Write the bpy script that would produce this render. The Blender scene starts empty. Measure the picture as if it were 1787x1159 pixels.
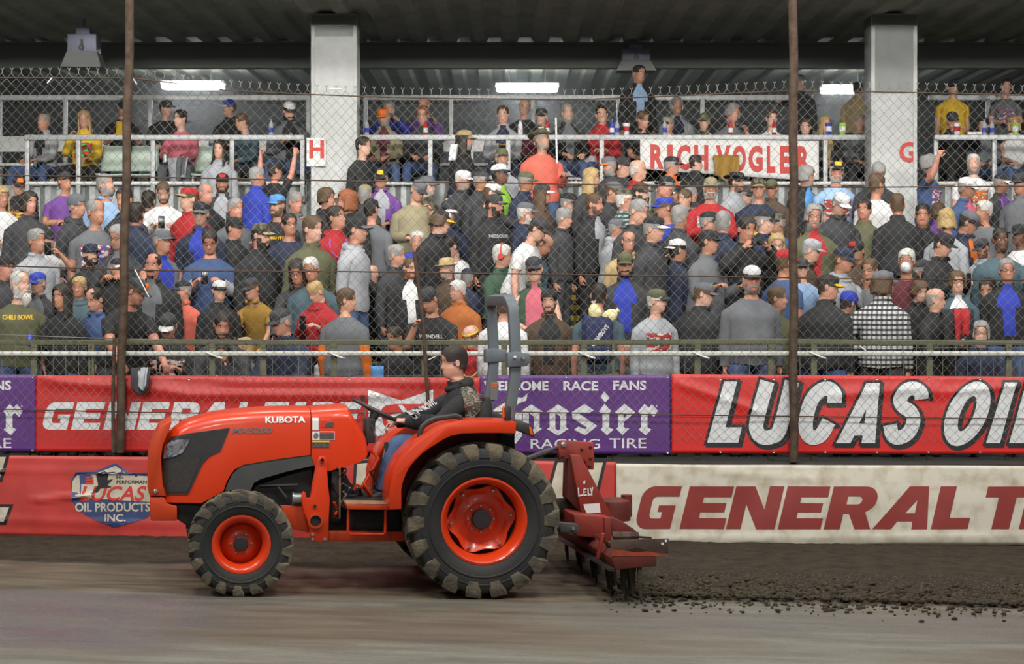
import bpy, bmesh, math, random
import numpy as np
from mathutils import Vector, Matrix, noise
from mathutils.geometry import tessellate_polygon

random.seed(7)
C = bpy.context.scene.collection
SC = bpy.context.scene

# ------------------------------------------------------------------ camera
FL = 3440.0          # focal length in pixels of the 1787 px wide frame
CX, CY = 893.5, 520.0
CAMH = 2.42          # lens height above the track
cam = bpy.data.cameras.new('camera')
cam.sensor_width = 36.0
cam.lens = 36.0 * FL / 1787.0
cam.shift_y = (CY - 579.5) / 1787.0
cam.clip_end = 200
camo = bpy.data.objects.new('camera', cam)
camo.location = (0, 0, CAMH)
camo.rotation_euler = (math.pi / 2, 0, 0)
C.objects.link(camo)
SC.camera = camo

# ------------------------------------------------------------------ world, lamps, exposure
SC.view_settings.view_transform = 'Standard'
SC.view_settings.look = 'None'
SC.view_settings.exposure = -0.08
SC.view_settings.gamma = 1.0
SC.view_settings.use_curve_mapping = False
world = bpy.data.worlds.new('arena_air')
SC.world = world
world.use_nodes = True
_bg = world.node_tree.nodes['Background']
_bg.inputs[0].default_value = (0.80, 0.86, 0.92, 1)
_bg.inputs[1].default_value = 0.20


def arena_lamp(x, y, z, sx, sy, power, target, spread=180):
    l = bpy.data.lights.new('arena_lamp', 'AREA')
    l.shape = 'RECTANGLE'
    l.size, l.size_y = sx, sy
    l.energy = power
    l.color = (1.0, 0.97, 0.92)
    l.spread = math.radians(spread)
    o = bpy.data.objects.new('arena_lamp', l)
    o.location = (x, y, z)
    d = Vector(target) - Vector((x, y, z))
    o.rotation_euler = d.to_track_quat('-Z', 'Y').to_euler()
    C.objects.link(o)
    return o


for lx in (-9.0, -3.0, 3.0, 9.0):          # high-bay row above the track, plus an added low row
    arena_lamp(lx, 0.5, 7.9, 1.6, 1.6, 118, (lx * 0.75, 29, 5.0), 42)   # unseen row, lowered and narrowed to brighten the upper boxes
    arena_lamp(lx, 11.0, 11.0, 2.0, 2.0, 620, (lx * 0.9, 17.0, 0))
for lx in (-7.5, -2.5, 2.5, 7.5):
    arena_lamp(lx, 20.5, 10.5, 1.6, 1.6, 250, (lx, 22.5, 1.5))


# ------------------------------------------------------------------ colours and materials
def lin(c):
    c = c / 255.0
    return c / 12.92 if c <= 0.04045 else ((c + 0.055) / 1.055) ** 2.4


def rgb(r, g, b):
    return (lin(r), lin(g), lin(b), 1.0)


_mats = {}


def mat(name, col, rough=0.6, metal=0.0, spec=0.5, mottle=0.0, mscale=8.0, col2=None, bump=0.0, bscale=60.0,
        coat=0.0, stretch=None, contrast=(0.35, 0.65), emit=0.0):
    """A Principled surface; col2 is mixed in by noise for dirt or fabric mottling."""
    if name in _mats:
        return _mats[name]
    m = bpy.data.materials.new(name)
    m.use_nodes = True
    nt = m.node_tree
    p = nt.nodes['Principled BSDF']
    p.inputs['Base Color'].default_value = col
    p.inputs['Roughness'].default_value = rough
    p.inputs['Metallic'].default_value = metal
    p.inputs['Specular IOR Level'].default_value = spec
    p.inputs['Coat Weight'].default_value = coat
    if emit:
        p.inputs['Emission Color'].default_value = col
        p.inputs['Emission Strength'].default_value = emit
    if mottle or bump:
        tc = nt.nodes.new('ShaderNodeTexCoord')
        mp = nt.nodes.new('ShaderNodeMapping')
        nt.links.new(tc.outputs['Object'], mp.inputs['Vector'])
        if stretch:
            mp.inputs['Scale'].default_value = stretch
    if mottle:
        n = nt.nodes.new('ShaderNodeTexNoise')
        n.inputs['Scale'].default_value = mscale
        n.inputs['Detail'].default_value = 6
        nt.links.new(mp.outputs[0], n.inputs['Vector'])
        r = nt.nodes.new('ShaderNodeMapRange')
        r.inputs['From Min'].default_value, r.inputs['From Max'].default_value = contrast
        r.inputs['To Max'].default_value = mottle
        nt.links.new(n.outputs['Fac'], r.inputs['Value'])
        mx = nt.nodes.new('ShaderNodeMix')
        mx.data_type = 'RGBA'
        mx.inputs['A'].default_value = col
        c2 = col2 or (col[0] * .6, col[1] * .6, col[2] * .6, 1)
        mx.inputs['B'].default_value = c2
        nt.links.new(r.outputs[0], mx.inputs['Factor'])
        nt.links.new(mx.outputs['Result'], p.inputs['Base Color'])
    if bump:
        n2 = nt.nodes.new('ShaderNodeTexNoise')
        n2.inputs['Scale'].default_value = bscale
        n2.inputs['Detail'].default_value = 4
        nt.links.new(mp.outputs[0], n2.inputs['Vector'])
        b = nt.nodes.new('ShaderNodeBump')
        b.inputs['Strength'].default_value = bump
        b.inputs['Distance'].default_value = 0.02
        nt.links.new(n2.outputs['Fac'], b.inputs['Height'])
        nt.links.new(b.outputs[0], p.inputs['Normal'])
    _mats[name] = m
    return m


# ------------------------------------------------------------------ mesh collecting
class MB:
    def __init__(s):
        s.v, s.f, s.m, s.cur = [], [], [], 0

    def add(s, vs, fs):
        b = len(s.v)
        s.v.extend([tuple(p) for p in vs])
        for f in fs:
            s.f.append([i + b for i in f])
            s.m.append(s.cur)

    def box(s, x0, x1, y0, y1, z0, z1, M=None):
        vs = [Vector((x, y, z)) for z in (z0, z1) for y in (y0, y1) for x in (x0, x1)]
        if M is not None:
            vs = [M @ p for p in vs]
        s.add(vs, [(0, 2, 3, 1), (4, 5, 7, 6), (0, 1, 5, 4), (2, 6, 7, 3), (0, 4, 6, 2), (1, 3, 7, 5)])

    def prism(s, poly, d0, d1, fn):
        """poly: 2-D outline; fn(a, b, d) -> point; extruded between d0 and d1 (numbers or functions of the outline point)."""
        n = len(poly)
        g = lambda d, p: d(p) if callable(d) else d
        vs = [fn(p[0], p[1], g(d0, p)) for p in poly] + [fn(p[0], p[1], g(d1, p)) for p in poly]
        fs = [tuple(range(n)), tuple(range(2 * n - 1, n - 1, -1))]
        fs += [(i, i + n, (i + 1) % n + n, (i + 1) % n) for i in range(n)]
        s.add(vs, fs)

    def tube(s, pts, r, n=8, cap=True, closed=False, flat=None):
        pts = [Vector(p) for p in pts]
        k = len(pts)
        rs = r if isinstance(r, (list, tuple)) else [r] * k
        vs = []
        up = None
        for i, p in enumerate(pts):
            a = pts[(i - 1) % k] if (i > 0 or closed) else p
            b = pts[(i + 1) % k] if (i < k - 1 or closed) else p
            t = (b - a).normalized()
            if up is None:
                up = Vector((0, 0, 1)) if abs(t.z) < .9 else Vector((1, 0, 0))
            x = t.cross(up)
            if x.length < 1e-4:
                x = t.orthogonal()
            x.normalize()
            y = x.cross(t)
            up = y
            for j in range(n):
                an = 2 * math.pi * j / n + (math.pi / n)
                vs.append(p + x * math.cos(an) * rs[i] + y * math.sin(an) * rs[i] * (flat or 1))
        fs = []
        for i in range(k if closed else k - 1):
            a, b = i * n, ((i + 1) % k) * n
            for j in range(n):
                fs.append((a + j, a + (j + 1) % n, b + (j + 1) % n, b + j))
        if cap and not closed:
            fs += [tuple(range(n - 1, -1, -1)), tuple(range((k - 1) * n, k * n))]
        s.add(vs, fs)

    def lathe(s, prof, n, fn, radf=None):
        """prof: (radius, along) pairs; fn(r*cos, r*sin, along) -> point."""
        vs = []
        for (r, a) in prof:
            for j in range(n):
                an = 2 * math.pi * j / n
                rr = r * (radf(an, r, a) if radf else 1)
                vs.append(fn(rr * math.cos(an), rr * math.sin(an), a))
        fs = []
        for i in range(len(prof) - 1):
            for j in range(n):
                fs.append((i * n + j, i * n + (j + 1) % n, (i + 1) * n + (j + 1) % n, (i + 1) * n + j))
        s.add(vs, fs)

    def grid(s, nx, ny, fn):
        vs = [fn(i, j) for j in range(ny + 1) for i in range(nx + 1)]
        w = nx + 1
        s.add(vs, [(j * w + i, j * w + i + 1, (j + 1) * w + i + 1, (j + 1) * w + i) for j in range(ny) for i in range(nx)])

    def blob(s, c, rx, ry, rz, n=10, m=6):
        c = Vector(c)
        vs = [c + Vector((0, 0, -rz))]
        for i in range(1, m):
            t = math.pi * i / m
            for j in range(n):
                a = 2 * math.pi * j / n
                vs.append(c + Vector((rx * math.sin(t) * math.cos(a), ry * math.sin(t) * math.sin(a), -rz * math.cos(t))))
        vs.append(c + Vector((0, 0, rz)))
        fs = [(0, 1 + (j + 1) % n, 1 + j) for j in range(n)]
        for i in range(m - 2):
            for j in range(n):
                fs.append((1 + i * n + j, 1 + i * n + (j + 1) % n, 1 + (i + 1) * n + (j + 1) % n, 1 + (i + 1) * n + j))
        t = len(vs) - 1
        fs += [(t, 1 + (m - 2) * n + j, 1 + (m - 2) * n + (j + 1) % n) for j in range(n)]
        s.add(vs, fs)

    def build(s, name, mats, parent=None, smooth=True, angle=35, bevel=0.0, fix=True):
        me = bpy.data.meshes.new(name)
        me.from_pydata(s.v, [], s.f)
        mats = mats if isinstance(mats, (list, tuple)) else [mats]
        for m in mats:
            me.materials.append(m)
        if len(mats) > 1:
            me.polygons.foreach_set('material_index', s.m)
        if fix or bevel:
            bm = bmesh.new()
            bm.from_mesh(me)
            bmesh.ops.recalc_face_normals(bm, faces=bm.faces)
            if bevel:
                es = [e for e in bm.edges if len(e.link_faces) == 2 and e.calc_face_angle(0) > .6]
                bmesh.ops.bevel(bm, geom=es, offset=bevel, segments=2, affect='EDGES', profile=.5, clamp_overlap=True)
            bm.to_mesh(me)
            bm.free()
        if smooth:
            me.shade_smooth()
            if angle:
                me.set_sharp_from_angle(angle=math.radians(angle))
        me.update()
        o = bpy.data.objects.new(name, me)
        C.objects.link(o)
        if parent is not None:
            o.parent = parent
        return o


def tag(o, label=None, cat=None, group=None, kind=None):
    if label:
        o['label'] = label
    if cat:
        o['category'] = cat
    if group:
        o['group'] = group
    if kind:
        o['kind'] = kind
    return o


def empty(name, loc, rz=0.0, label=None, cat=None, group=None):
    o = bpy.data.objects.new(name, None)
    o.location = loc
    o.rotation_euler = (0, 0, rz)
    o.empty_display_size = .1
    C.objects.link(o)
    return tag(o, label, cat, group)


def copy_tree(o, parent=None):
    c = o.copy()
    C.objects.link(c)
    c.parent = parent
    for ch in o.children:
        copy_tree(ch, c)
    return c


def at(px, py, y):
    """The point of the place at depth y that the photograph shows at (px, py)."""
    return Vector(((px - CX) * y / FL, y, CAMH - (py - CY) * y / FL))


# ------------------------------------------------------------------ lettering: outlines as meshes
def text_polys(body, bold=0.0, shear=0.0, spacing=1.0):
    cu = bpy.data.curves.new('lettering', 'FONT')
    cu.body = body
    cu.size = 1.0
    cu.offset = bold
    cu.shear = shear
    cu.space_character = spacing
    cu.resolution_u = 3
    o = bpy.data.objects.new('lettering', cu)
    C.objects.link(o)
    bpy.context.view_layer.update()
    me = o.to_mesh()
    vs = [(v.co.x, v.co.y) for v in me.vertices]
    fs = [tuple(p.vertices) for p in me.polygons]
    o.to_mesh_clear()
    bpy.data.objects.remove(o)
    bpy.data.curves.remove(cu)
    return vs, fs


def poly_curve(loops, offset=0.0):
    """loops: closed outlines (holes by even-odd); offset grows the outline."""
    cu = bpy.data.curves.new('lettering', 'CURVE')
    cu.dimensions = '2D'
    cu.fill_mode = 'BOTH'
    cu.offset = offset
    for lp in loops:
        sp = cu.splines.new('POLY')
        sp.points.add(len(lp) - 1)
        for i, p in enumerate(lp):
            sp.points[i].co = (p[0], p[1], 0, 1)
        sp.use_cyclic_u = True
    o = bpy.data.objects.new('lettering', cu)
    C.objects.link(o)
    bpy.context.view_layer.update()
    me = o.to_mesh()
    vs = [(v.co.x, v.co.y) for v in me.vertices]
    fs = [tuple(p.vertices) for p in me.polygons]
    o.to_mesh_clear()
    bpy.data.objects.remove(o)
    bpy.data.curves.remove(cu)
    return vs, fs


def fit(vf, x0, x1, y0, y1):
    vs, fs = vf
    a = min(p[0] for p in vs)
    b = max(p[0] for p in vs)
    c = min(p[1] for p in vs)
    d = max(p[1] for p in vs)
    return [(x0 + (p[0] - a) / (b - a) * (x1 - x0), y0 + (p[1] - c) / (d - c) * (y1 - y0)) for p in vs], fs


def stroke(pts, w, smooth=True, closed=False, sub=6):
    """Outline(s) of a letter stroke of width w along pts (w may be (horizontal, vertical))."""
    P = [Vector(p) for p in pts]
    if smooth:
        Q = []
        n = len(P)
        rng = range(n if closed else n - 1)
        for i in rng:
            p0 = P[(i - 1) % n] if (closed or i > 0) else P[i]
            p1, p2 = P[i], P[(i + 1) % n]
            p3 = P[(i + 2) % n] if (closed or i < n - 2) else p2
            for k in range(sub):
                t = k / sub
                Q.append(.5 * ((2 * p1) + (p2 - p0) * t + (2 * p0 - 5 * p1 + 4 * p2 - p3) * t * t + (3 * p1 - p0 - 3 * p2 + p3) * t ** 3))
        if not closed:
            Q.append(P[-1])
        P = Q
    wx, wy = w if isinstance(w, tuple) else (w, w)
    L, R = [], []
    n = len(P)
    for i in range(n):
        a = P[(i - 1) % n] if (closed or i > 0) else P[i]
        b = P[(i + 1) % n] if (closed or i < n - 1) else P[i]
        t = (b - a).normalized()
        nn = Vector((-t.y * wx / 2, t.x * wy / 2))
        L.append(tuple(P[i] + nn))
        R.append(tuple(P[i] - nn))
    return [L, R] if closed else [L + R[::-1]]


def put_letters(mb, vf, surf, off=0.004, cell=0.06):
    """Letter faces (in the sheet's own x, z metres) laid on the surface surf(x, z, off)."""
    bm = bmesh.new()
    bv = [bm.verts.new((p[0], p[1], 0)) for p in vf[0]]
    for f in vf[1]:
        try:
            bm.faces.new([bv[i] for i in f])
        except ValueError:
            pass
    bmesh.ops.triangulate(bm, faces=bm.faces)
    for _ in range(4):
        es = [e for e in bm.edges if e.calc_length() > cell]
        if not es:
            break
        bmesh.ops.subdivide_edges(bm, edges=es, cuts=1)
        bmesh.ops.triangulate(bm, faces=[f for f in bm.faces if len(f.verts) > 3])
    bm.verts.index_update()
    mb.add([surf(v.co.x, v.co.y, off) for v in bm.verts], [[v.index for v in f.verts] for f in bm.faces])
    bm.free()

# ================================================================== the setting
HAZE = .02
def sm(a, b, x):
    t = min(1.0, max(0.0, (x - a) / (b - a)))
    return t * t * (3 - 2 * t)


def lerp_tab(tab, x):
    if x <= tab[0][0]:
        return tab[0][1]
    for (a, va), (b, vb) in zip(tab, tab[1:]):
        if x <= b:
            return va + (vb - va) * (x - a) / (b - a)
    return tab[-1][1]


def ground_z(x, y):
    k = sm(16.2, 19.3, y)
    return -(0.026 * (1 - k) + 0.0106 * k) * (x + 0.26) * (1 if abs(x) < 7 else .9) + 0.05 * k


def loose_dirt(x, y):
    """1 where the track is loose dark dirt, 0 on the packed clay."""
    nb = noise.noise(Vector((x * 1.3, y * .6, 3))) * .16 + noise.noise(Vector((x * 5, y * 3, 9))) * .07
    edge = 17.35 - 1.32 * sm(.5, 1.3, x)
    return sm(edge - .12, edge + .12, y + nb)


def make_ground():
    xs = np.concatenate([np.linspace(-14, -6, 24)[:-1], np.linspace(-6, 6.2, 330)[:-1], np.linspace(6.2, 14, 24)])
    ys = np.concatenate([np.linspace(-2, 12.3, 24)[:-1], np.linspace(12.3, 19.8, 235)])
    nx, ny = len(xs), len(ys)
    V, dirt, tanb, damp, mudb, till = [], [], [], [], [], []
    for y in ys:
        for x in xs:
            d = loose_dirt(x, y)
            z = ground_z(x, y)
            ch = noise.noise(Vector((x * 9, y * 9, 1))) * .5 + noise.noise(Vector((x * 21, y * 21, 5))) * .5
            tilled = sm(.7, 1.4, x) * sm(15.9, 16.3, y) * (1 - sm(17.2, 17.9, y))
            z += d * ch * (.016 + .065 * tilled) + .025 * d * tilled
            z += (1 - d) * (noise.noise(Vector((x * .7, y * 7, 2))) * .007 + noise.noise(Vector((x * 3, y * 14, 7))) * .004)
            V.append((x, y, z))
            dirt.append(d)
            till.append(tilled * d)
            n1 = noise.noise(Vector((x * .9, y * 2.2, 31))) * .5 + noise.noise(Vector((x * 2.4, y * 7, 37))) * .3
            wl = sm(-1.7, -2.7, x + n1 * 1.2) * sm(15.75, 15.5, y) * sm(12.9, 13.5, y + n1 * .4)
            wr = sm(.1, 1.4, x + n1) * sm(15.9, 15.6, y) * sm(14.2, 14.9, y + n1 * .6) * .5
            damp.append(min(1, (wl + wr) * (.55 + .9 * max(0, n1 + .2))))
            mudb.append(sm(-2.7, -2.2, x + n1 * .5) * sm(1.0, -.4, x + n1) * sm(13.4, 13.9, y + n1 * .4) * sm(15.5, 15.1, y + n1 * .3))
            tanb.append(sm(15.62, 15.9, y + .12 * noise.noise(Vector((x * .8, y, 4)))) * (1 - sm(.2, 1.6, x) * .75))
    F = [(j * nx + i, j * nx + i + 1, (j + 1) * nx + i + 1, (j + 1) * nx + i) for j in range(ny - 1) for i in range(nx - 1)]
    me = bpy.data.meshes.new('floor')
    me.from_pydata(V, [], F)
    for nm, dat in (('loose', dirt), ('silt', tanb), ('damp', damp), ('mud', mudb), ('tilled', till)):
        at_ = me.attributes.new(nm, 'FLOAT', 'POINT')
        at_.data.foreach_set('value', dat)
    me.shade_smooth()
    m = bpy.data.materials.new('track_clay')
    m.use_nodes = True
    nt = m.node_tree
    L = nt.links
    p = nt.nodes['Principled BSDF']
    tc = nt.nodes.new('ShaderNodeTexCoord')

    def nz(scale, st, det=6):
        mp = nt.nodes.new('ShaderNodeMapping')
        mp.inputs['Scale'].default_value = st
        L.new(tc.outputs['Object'], mp.inputs[0])
        n = nt.nodes.new('ShaderNodeTexNoise')
        n.inputs['Scale'].default_value = scale
        n.inputs['Detail'].default_value = det
        L.new(mp.outputs[0], n.inputs['Vector'])
        return n.outputs['Fac']

    def rng(v, a, b, c=0.0, d=1.0):
        r = nt.nodes.new('ShaderNodeMapRange')
        r.inputs[1].default_value, r.inputs[2].default_value = a, b
        r.inputs[3].default_value, r.inputs[4].default_value = c, d
        L.new(v, r.inputs[0])
        return r.outputs[0]

    def mix(f, a, b):
        x = nt.nodes.new('ShaderNodeMix')
        x.data_type = 'RGBA'
        L.new(f, x.inputs['Factor'])
        for nm, v in (('A', a), ('B', b)):
            if isinstance(v, tuple):
                x.inputs[nm].default_value = v
            else:
                L.new(v, x.inputs[nm])
        return x.outputs['Result']

    def attr(n):
        a = nt.nodes.new('ShaderNodeAttribute')
        a.attribute_name = n
        return a.outputs['Fac']

    streak = nz(1.6, (.7, 3.4, 1), 8)
    fine = nz(9, (1.0, 3.6, 1), 6)
    patch = nz(.55, (.6, 1.2, 1), 3)
    clay = mix(rng(streak, .35, .65), rgb(122, 120, 109), rgb(99, 97, 88))
    clay = mix(rng(patch, .45, .62, 0, .75), clay, rgb(97, 85, 69))
    clay = mix(rng(fine, .55, .75, 0, .5), clay, rgb(84, 78, 68))
    mudc = mix(rng(streak, .4, .62), rgb(98, 86, 70), rgb(80, 69, 55))
    clay = mix(rng(attr('mud'), 0, 1, 0, .85), clay, mudc)
    clay = mix(attr('damp'), clay, rgb(92, 92, 94))
    tan_ = mix(rng(streak, .4, .6), rgb(104, 94, 76), rgb(76, 67, 52))
    surf_ = mix(attr('silt'), clay, tan_)
    loose_c = mix(rng(nz(6, (1, 1, 1), 8), .4, .65), rgb(52, 42, 25), rgb(31, 25, 15))
    loose_c = mix(rng(nz(38, (1, 1, 1), 3), .62, .72, 0, .4), loose_c, rgb(104, 92, 72))
    fresh = mix(rng(nz(55, (1, 1, 1), 4), .5, .68), rgb(40, 34, 25), rgb(84, 74, 56))
    loose_c = mix(rng(attr('tilled'), 0, 1, 0, .9), loose_c, fresh)
    col = mix(attr('loose'), surf_, loose_c)
    L.new(col, p.inputs['Base Color'])
    # damp smears shine, loose dirt does not
    rw0 = rng(patch, .38, .6, .46, .66)
    rwm = nt.nodes.new('ShaderNodeMix')
    L.new(attr('damp'), rwm.inputs['Factor'])
    L.new(rw0, rwm.inputs['A'])
    rwm.inputs['B'].default_value = .16
    rw = rwm.outputs[0]
    ro = nt.nodes.new('ShaderNodeMix')
    L.new(attr('loose'), ro.inputs['Factor'])
    L.new(rw, ro.inputs['A'])
    ro.inputs['B'].default_value = .95
    L.new(ro.outputs[0], p.inputs['Roughness'])
    p.inputs['Specular IOR Level'].default_value = .45
    b = nt.nodes.new('ShaderNodeBump')
    b.inputs['Strength'].default_value = .6
    b.inputs['Distance'].default_value = .03
    hn = nt.nodes.new('ShaderNodeMath')
    hn.operation = 'ADD'
    L.new(fine, hn.inputs[0])
    L.new(nz(46, (1, 1.3, 1), 6), hn.inputs[1])
    L.new(hn.outputs[0], b.inputs['Height'])
    L.new(b.outputs[0], p.inputs['Normal'])
    me.materials.append(m)
    o = bpy.data.objects.new('floor', me)
    C.objects.link(o)
    tag(o, kind='structure')


make_ground()

m_conc = mat('stand_concrete', rgb(92, 92, 88), .85, mottle=.6, mscale=5, bump=.3)
m_dark = mat('dark_concrete', rgb(58, 58, 55), .9, mottle=.5, mscale=3)
m_deck = mat('roof_deck', rgb(150, 156, 140), .8, 0, mottle=.6, mscale=2, col2=rgb(118, 124, 108))
m_beam = mat('girder_paint', rgb(104, 108, 98), .6)
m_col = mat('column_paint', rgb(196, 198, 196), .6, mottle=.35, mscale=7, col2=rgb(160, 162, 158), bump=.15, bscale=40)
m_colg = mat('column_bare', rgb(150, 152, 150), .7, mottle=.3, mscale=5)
m_alu = mat('rail_aluminium', rgb(176, 178, 178), .5, .35, mottle=.4, mscale=14)
m_silver = mat('galvanised_sheet', rgb(150, 154, 154), .5, .5, mottle=.4, mscale=9)
m_white = mat('white_enamel', rgb(225, 225, 222), .45, mottle=.25, mscale=10, col2=rgb(180, 180, 172))
m_grn = mat('rail_green_paint', rgb(80, 83, 62), .7, mottle=.6, mscale=20, col2=rgb(104, 100, 78))
m_rust = mat('rusty_pipe', rgb(88, 72, 58), .85, .2, mottle=.8, mscale=14, col2=rgb(58, 42, 32), bump=.3)
m_galv = mat('galvanised_wire', rgb(128, 128, 118), .55, .45, mottle=.7, mscale=2.2, col2=rgb(84, 76, 64))

b = MB()
b.box(-14, 14, 19.36, 19.80, -.4, .80)
tag(b.build('wall_front', mat('barrier_concrete', rgb(56, 55, 52), .9, mottle=.6, mscale=5, bump=.3), bevel=.015), kind='structure')

# seating terraces
ROW_Y, ROW_Z, ROW_D, ROW_R = 20.35, .80, .80, .25
NROW = 9


def row_y(k):
    return ROW_Y + ROW_D * k


def row_z(k):
    return ROW_Z + ROW_R * k


b = MB()
for k in range(NROW + 1):
    b.box(-14, 14, row_y(k) - .32 if k else 19.80, 28.0, row_z(k) - ROW_R if k else -.4, row_z(k) - .001)
tag(b.build('floor_terraces', m_dark), kind='structure')

# boxes above the terraces
b = MB()
b.box(-14, 14, 27.70, 29.1, 3.0, 3.74)
b.box(-14, 14, 29.1, 30.4, 3.0, 4.02)
b.box(-14, 14, 30.4, 44.2, 3.0, 4.22)
tag(b.build('floor_boxes', m_dark), kind='structure')
b = MB()
N = 360
b.grid(N, 1, lambda i, j: (-14 + 28 * i / N, 27.60 + .02 * (1 if (i // 2) % 2 else -1), 2.95 + 1.05 * j))
tag(b.build('wall_box_fascia', m_silver, smooth=False), kind='structure')
b = MB()
b.box(-14, 14, 44.0, 44.3, 4.2, 6.4)
tag(b.build('wall_rear', mat('rear_wall', rgb(74, 77, 72), .8, mottle=.4, mscale=1.5)), kind='structure')
b = MB()
zc = 6.3
N = 560


def deck(i, j):
    ph = i % 8
    return (-16 + 32 * i / N, (25.2, 44.2)[j], zc + (.05 if ph in (2, 3, 4, 5) else 0.0))


b.grid(N, 1, deck)
tag(b.build('ceiling', m_deck, smooth=False, fix=False), kind='structure')
b = MB()
b.box(-16, 16, 24.95, 25.2, 6.25, 10.0)
tag(b.build('wall_roof_front', m_beam), kind='structure')
for i, (yb, dz) in enumerate(((30.0, .36), (39.5, .3))):
    b = MB()
    b.box(-16, 16, yb - .1, yb + .1, zc - .03, zc)
    b.box(-16, 16, yb - .012, yb + .012, zc - dz, zc)
    b.box(-16, 16, yb - .1, yb + .1, zc - dz - .03, zc - dz)
    tag(b.build('trim_%d' % (i + 1), m_beam), kind='structure')


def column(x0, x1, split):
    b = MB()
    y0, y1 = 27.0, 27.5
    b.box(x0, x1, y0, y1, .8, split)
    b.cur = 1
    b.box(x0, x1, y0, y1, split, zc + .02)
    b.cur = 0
    b.box(x0 - .025, x0 + .03, y0 - .02, y1, .8, zc)     # edge angles
    b.box(x1 - .03, x1 + .025, y0 - .02, y1, .8, zc)
    b.cur = 2
    b.box(x0 - .03, x1 + .03, y0 - .03, y1 + .02, zc - .16, zc - .002)
    return tag(b.build('concrete_column', [m_col, m_colg, m_beam], bevel=.006), kind='structure')


colH = column(at(546, 0, 27).x, at(620, 0, 27).x, 6.0)
colG = column(at(1523, 0, 27).x, at(1597, 0, 27).x, at(0, 164, 27).z)
colF = column(at(-430, 0, 27).x, at(-356, 0, 27).x, 6.0)
colI = column(at(2500, 0, 27).x, at(2574, 0, 27).x, 6.0)

m_signred = mat('sign_red', rgb(200, 52, 44), .6, mottle=.3, mscale=25, col2=rgb(180, 70, 60))
m_signwht = mat('sign_white', rgb(228, 228, 226), .6, mottle=.3, mscale=12, col2=rgb(196, 196, 190))


def flat_surf(y):
    return lambda x, z, off: (x, y - off, z)


def px_letters(mb, vf, x0, x1, y0, y1, Y, surf, shear=0.0, off=.004, cell=.07):
    """Letters filling the photo box x0..x1, y0..y1 (y0 the top) of the sheet at depth Y; shear leans them."""
    a, c = at(x0, y1, Y), at(x1, y0, Y)
    vs, fs = fit(vf, a.x, c.x, a.z, c.z)
    if shear:
        vs = [(p[0] + (p[1] - a.z) * shear, p[1]) for p in vs]
    put_letters(mb, (vs, fs), surf, off, cell)


# painted letter on the right column, and the lettered board by the left one
b = MB()
px_letters(b, text_polys('G', .03), 1569, 1598, 248, 283, 27.0, flat_surf(26.985))
b.build('painted_letter', m_signred, colG, smooth=False)
b = MB()
p0, p1 = at(534, 290, 26.9), at(568, 240, 26.9)
b.box(p0.x, p1.x, 26.955, 26.985, p0.z, p1.z)
sg = b.build('letter_sign', m_signwht, bevel=.004)
tag(sg, 'small white board with one red capital letter beside the white column', 'sign')
b = MB()
px_letters(b, text_polys('H', .035), 539, 565, 244, 276, 26.9, flat_surf(26.955))
b.build('lettering', m_signred, sg, smooth=False)

# ------------------------------------------------------------------ yellow-edged stair through the terraces
m_step = mat('stair_tread', rgb(70, 70, 66), .85, mottle=.5, mscale=8)
m_yel = mat('safety_yellow', rgb(206, 172, 40), .6, mottle=.5, mscale=18, col2=rgb(150, 125, 40))
st = empty('stairway', (.64, 20.0, .8), 0, 'yellow-edged stairway climbing between the seating rows', 'stairs')
for i in range(17):
    z = .127 * (i + 1)
    y = .42 * i + .0
    b = MB()
    b.box(-.33, .33, y, y + .44, z - .127, z)
    o = b.build('step', m_step, st, bevel=.008)
    b = MB()
    b.box(-.335, .335, y - .006, y + .07, z - .055, z + .005)
    b.build('nosing', m_yel, o)

# benches
m_bench = mat('bench_board', rgb(120, 118, 110), .6, .3, mottle=.5, mscale=10)
for k in range(NROW - 1):
    for s, (xa, xb) in enumerate(((-7.6, .22), (1.06, 7.8))):
        r = empty('bleacher_bench', ((xa + xb) / 2, row_y(k) + .34, row_z(k)), 0,
                  'long backless bleacher bench hidden among the crowd on the terraces', 'bench', 'bleacher benches on the terraces')
        b = MB()
        h = (xb - xa) / 2
        b.box(-h, h, -.13, .13, .36, .40)
        b.build('plank', m_bench, r, bevel=.01)
        for q in (-.92, -.3, .3, .92):
            b = MB()
            b.box(q * h - .03, q * h + .03, -.1, .1, 0, .36)
            b.build('support', m_bench, r)

# ------------------------------------------------------------------ box railings
YB = 27.5


def railing(xs, y, ztop, zbot, name, label, group, ledge=True, posts=()):
    xa, xb = [at(px, 0, y).x for px in xs]
    r = empty(name, ((xa + xb) / 2, y, zbot), 0, label, 'railing', group)
    c = (xa + xb) / 2
    b = MB()
    if ledge:
        b.box(xa - c, xb - c, -.06, .06, ztop - zbot - .07, ztop - zbot)
    else:
        b.box(xa - c, xb - c, -.025, .025, ztop - zbot - .08, ztop - zbot)
    b.build('ledge' if ledge else 'top_rail', m_alu, r, bevel=.008)
    for p in posts:
        px = at(p, 0, y).x - c
        b = MB()
        b.box(px - .032, px + .032, -.03, .03, 0, ztop - zbot - .05)
        b.build('post', m_alu, r, bevel=.006)
    if ledge:
        b = MB()
        b.tube([(xa - c, -.02, at(0, 320, y).z - zbot), (xb - c, -.02, at(0, 320, y).z - zbot)], .028)
        b.build('kick_pipe', m_white, r)
    return r


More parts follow.
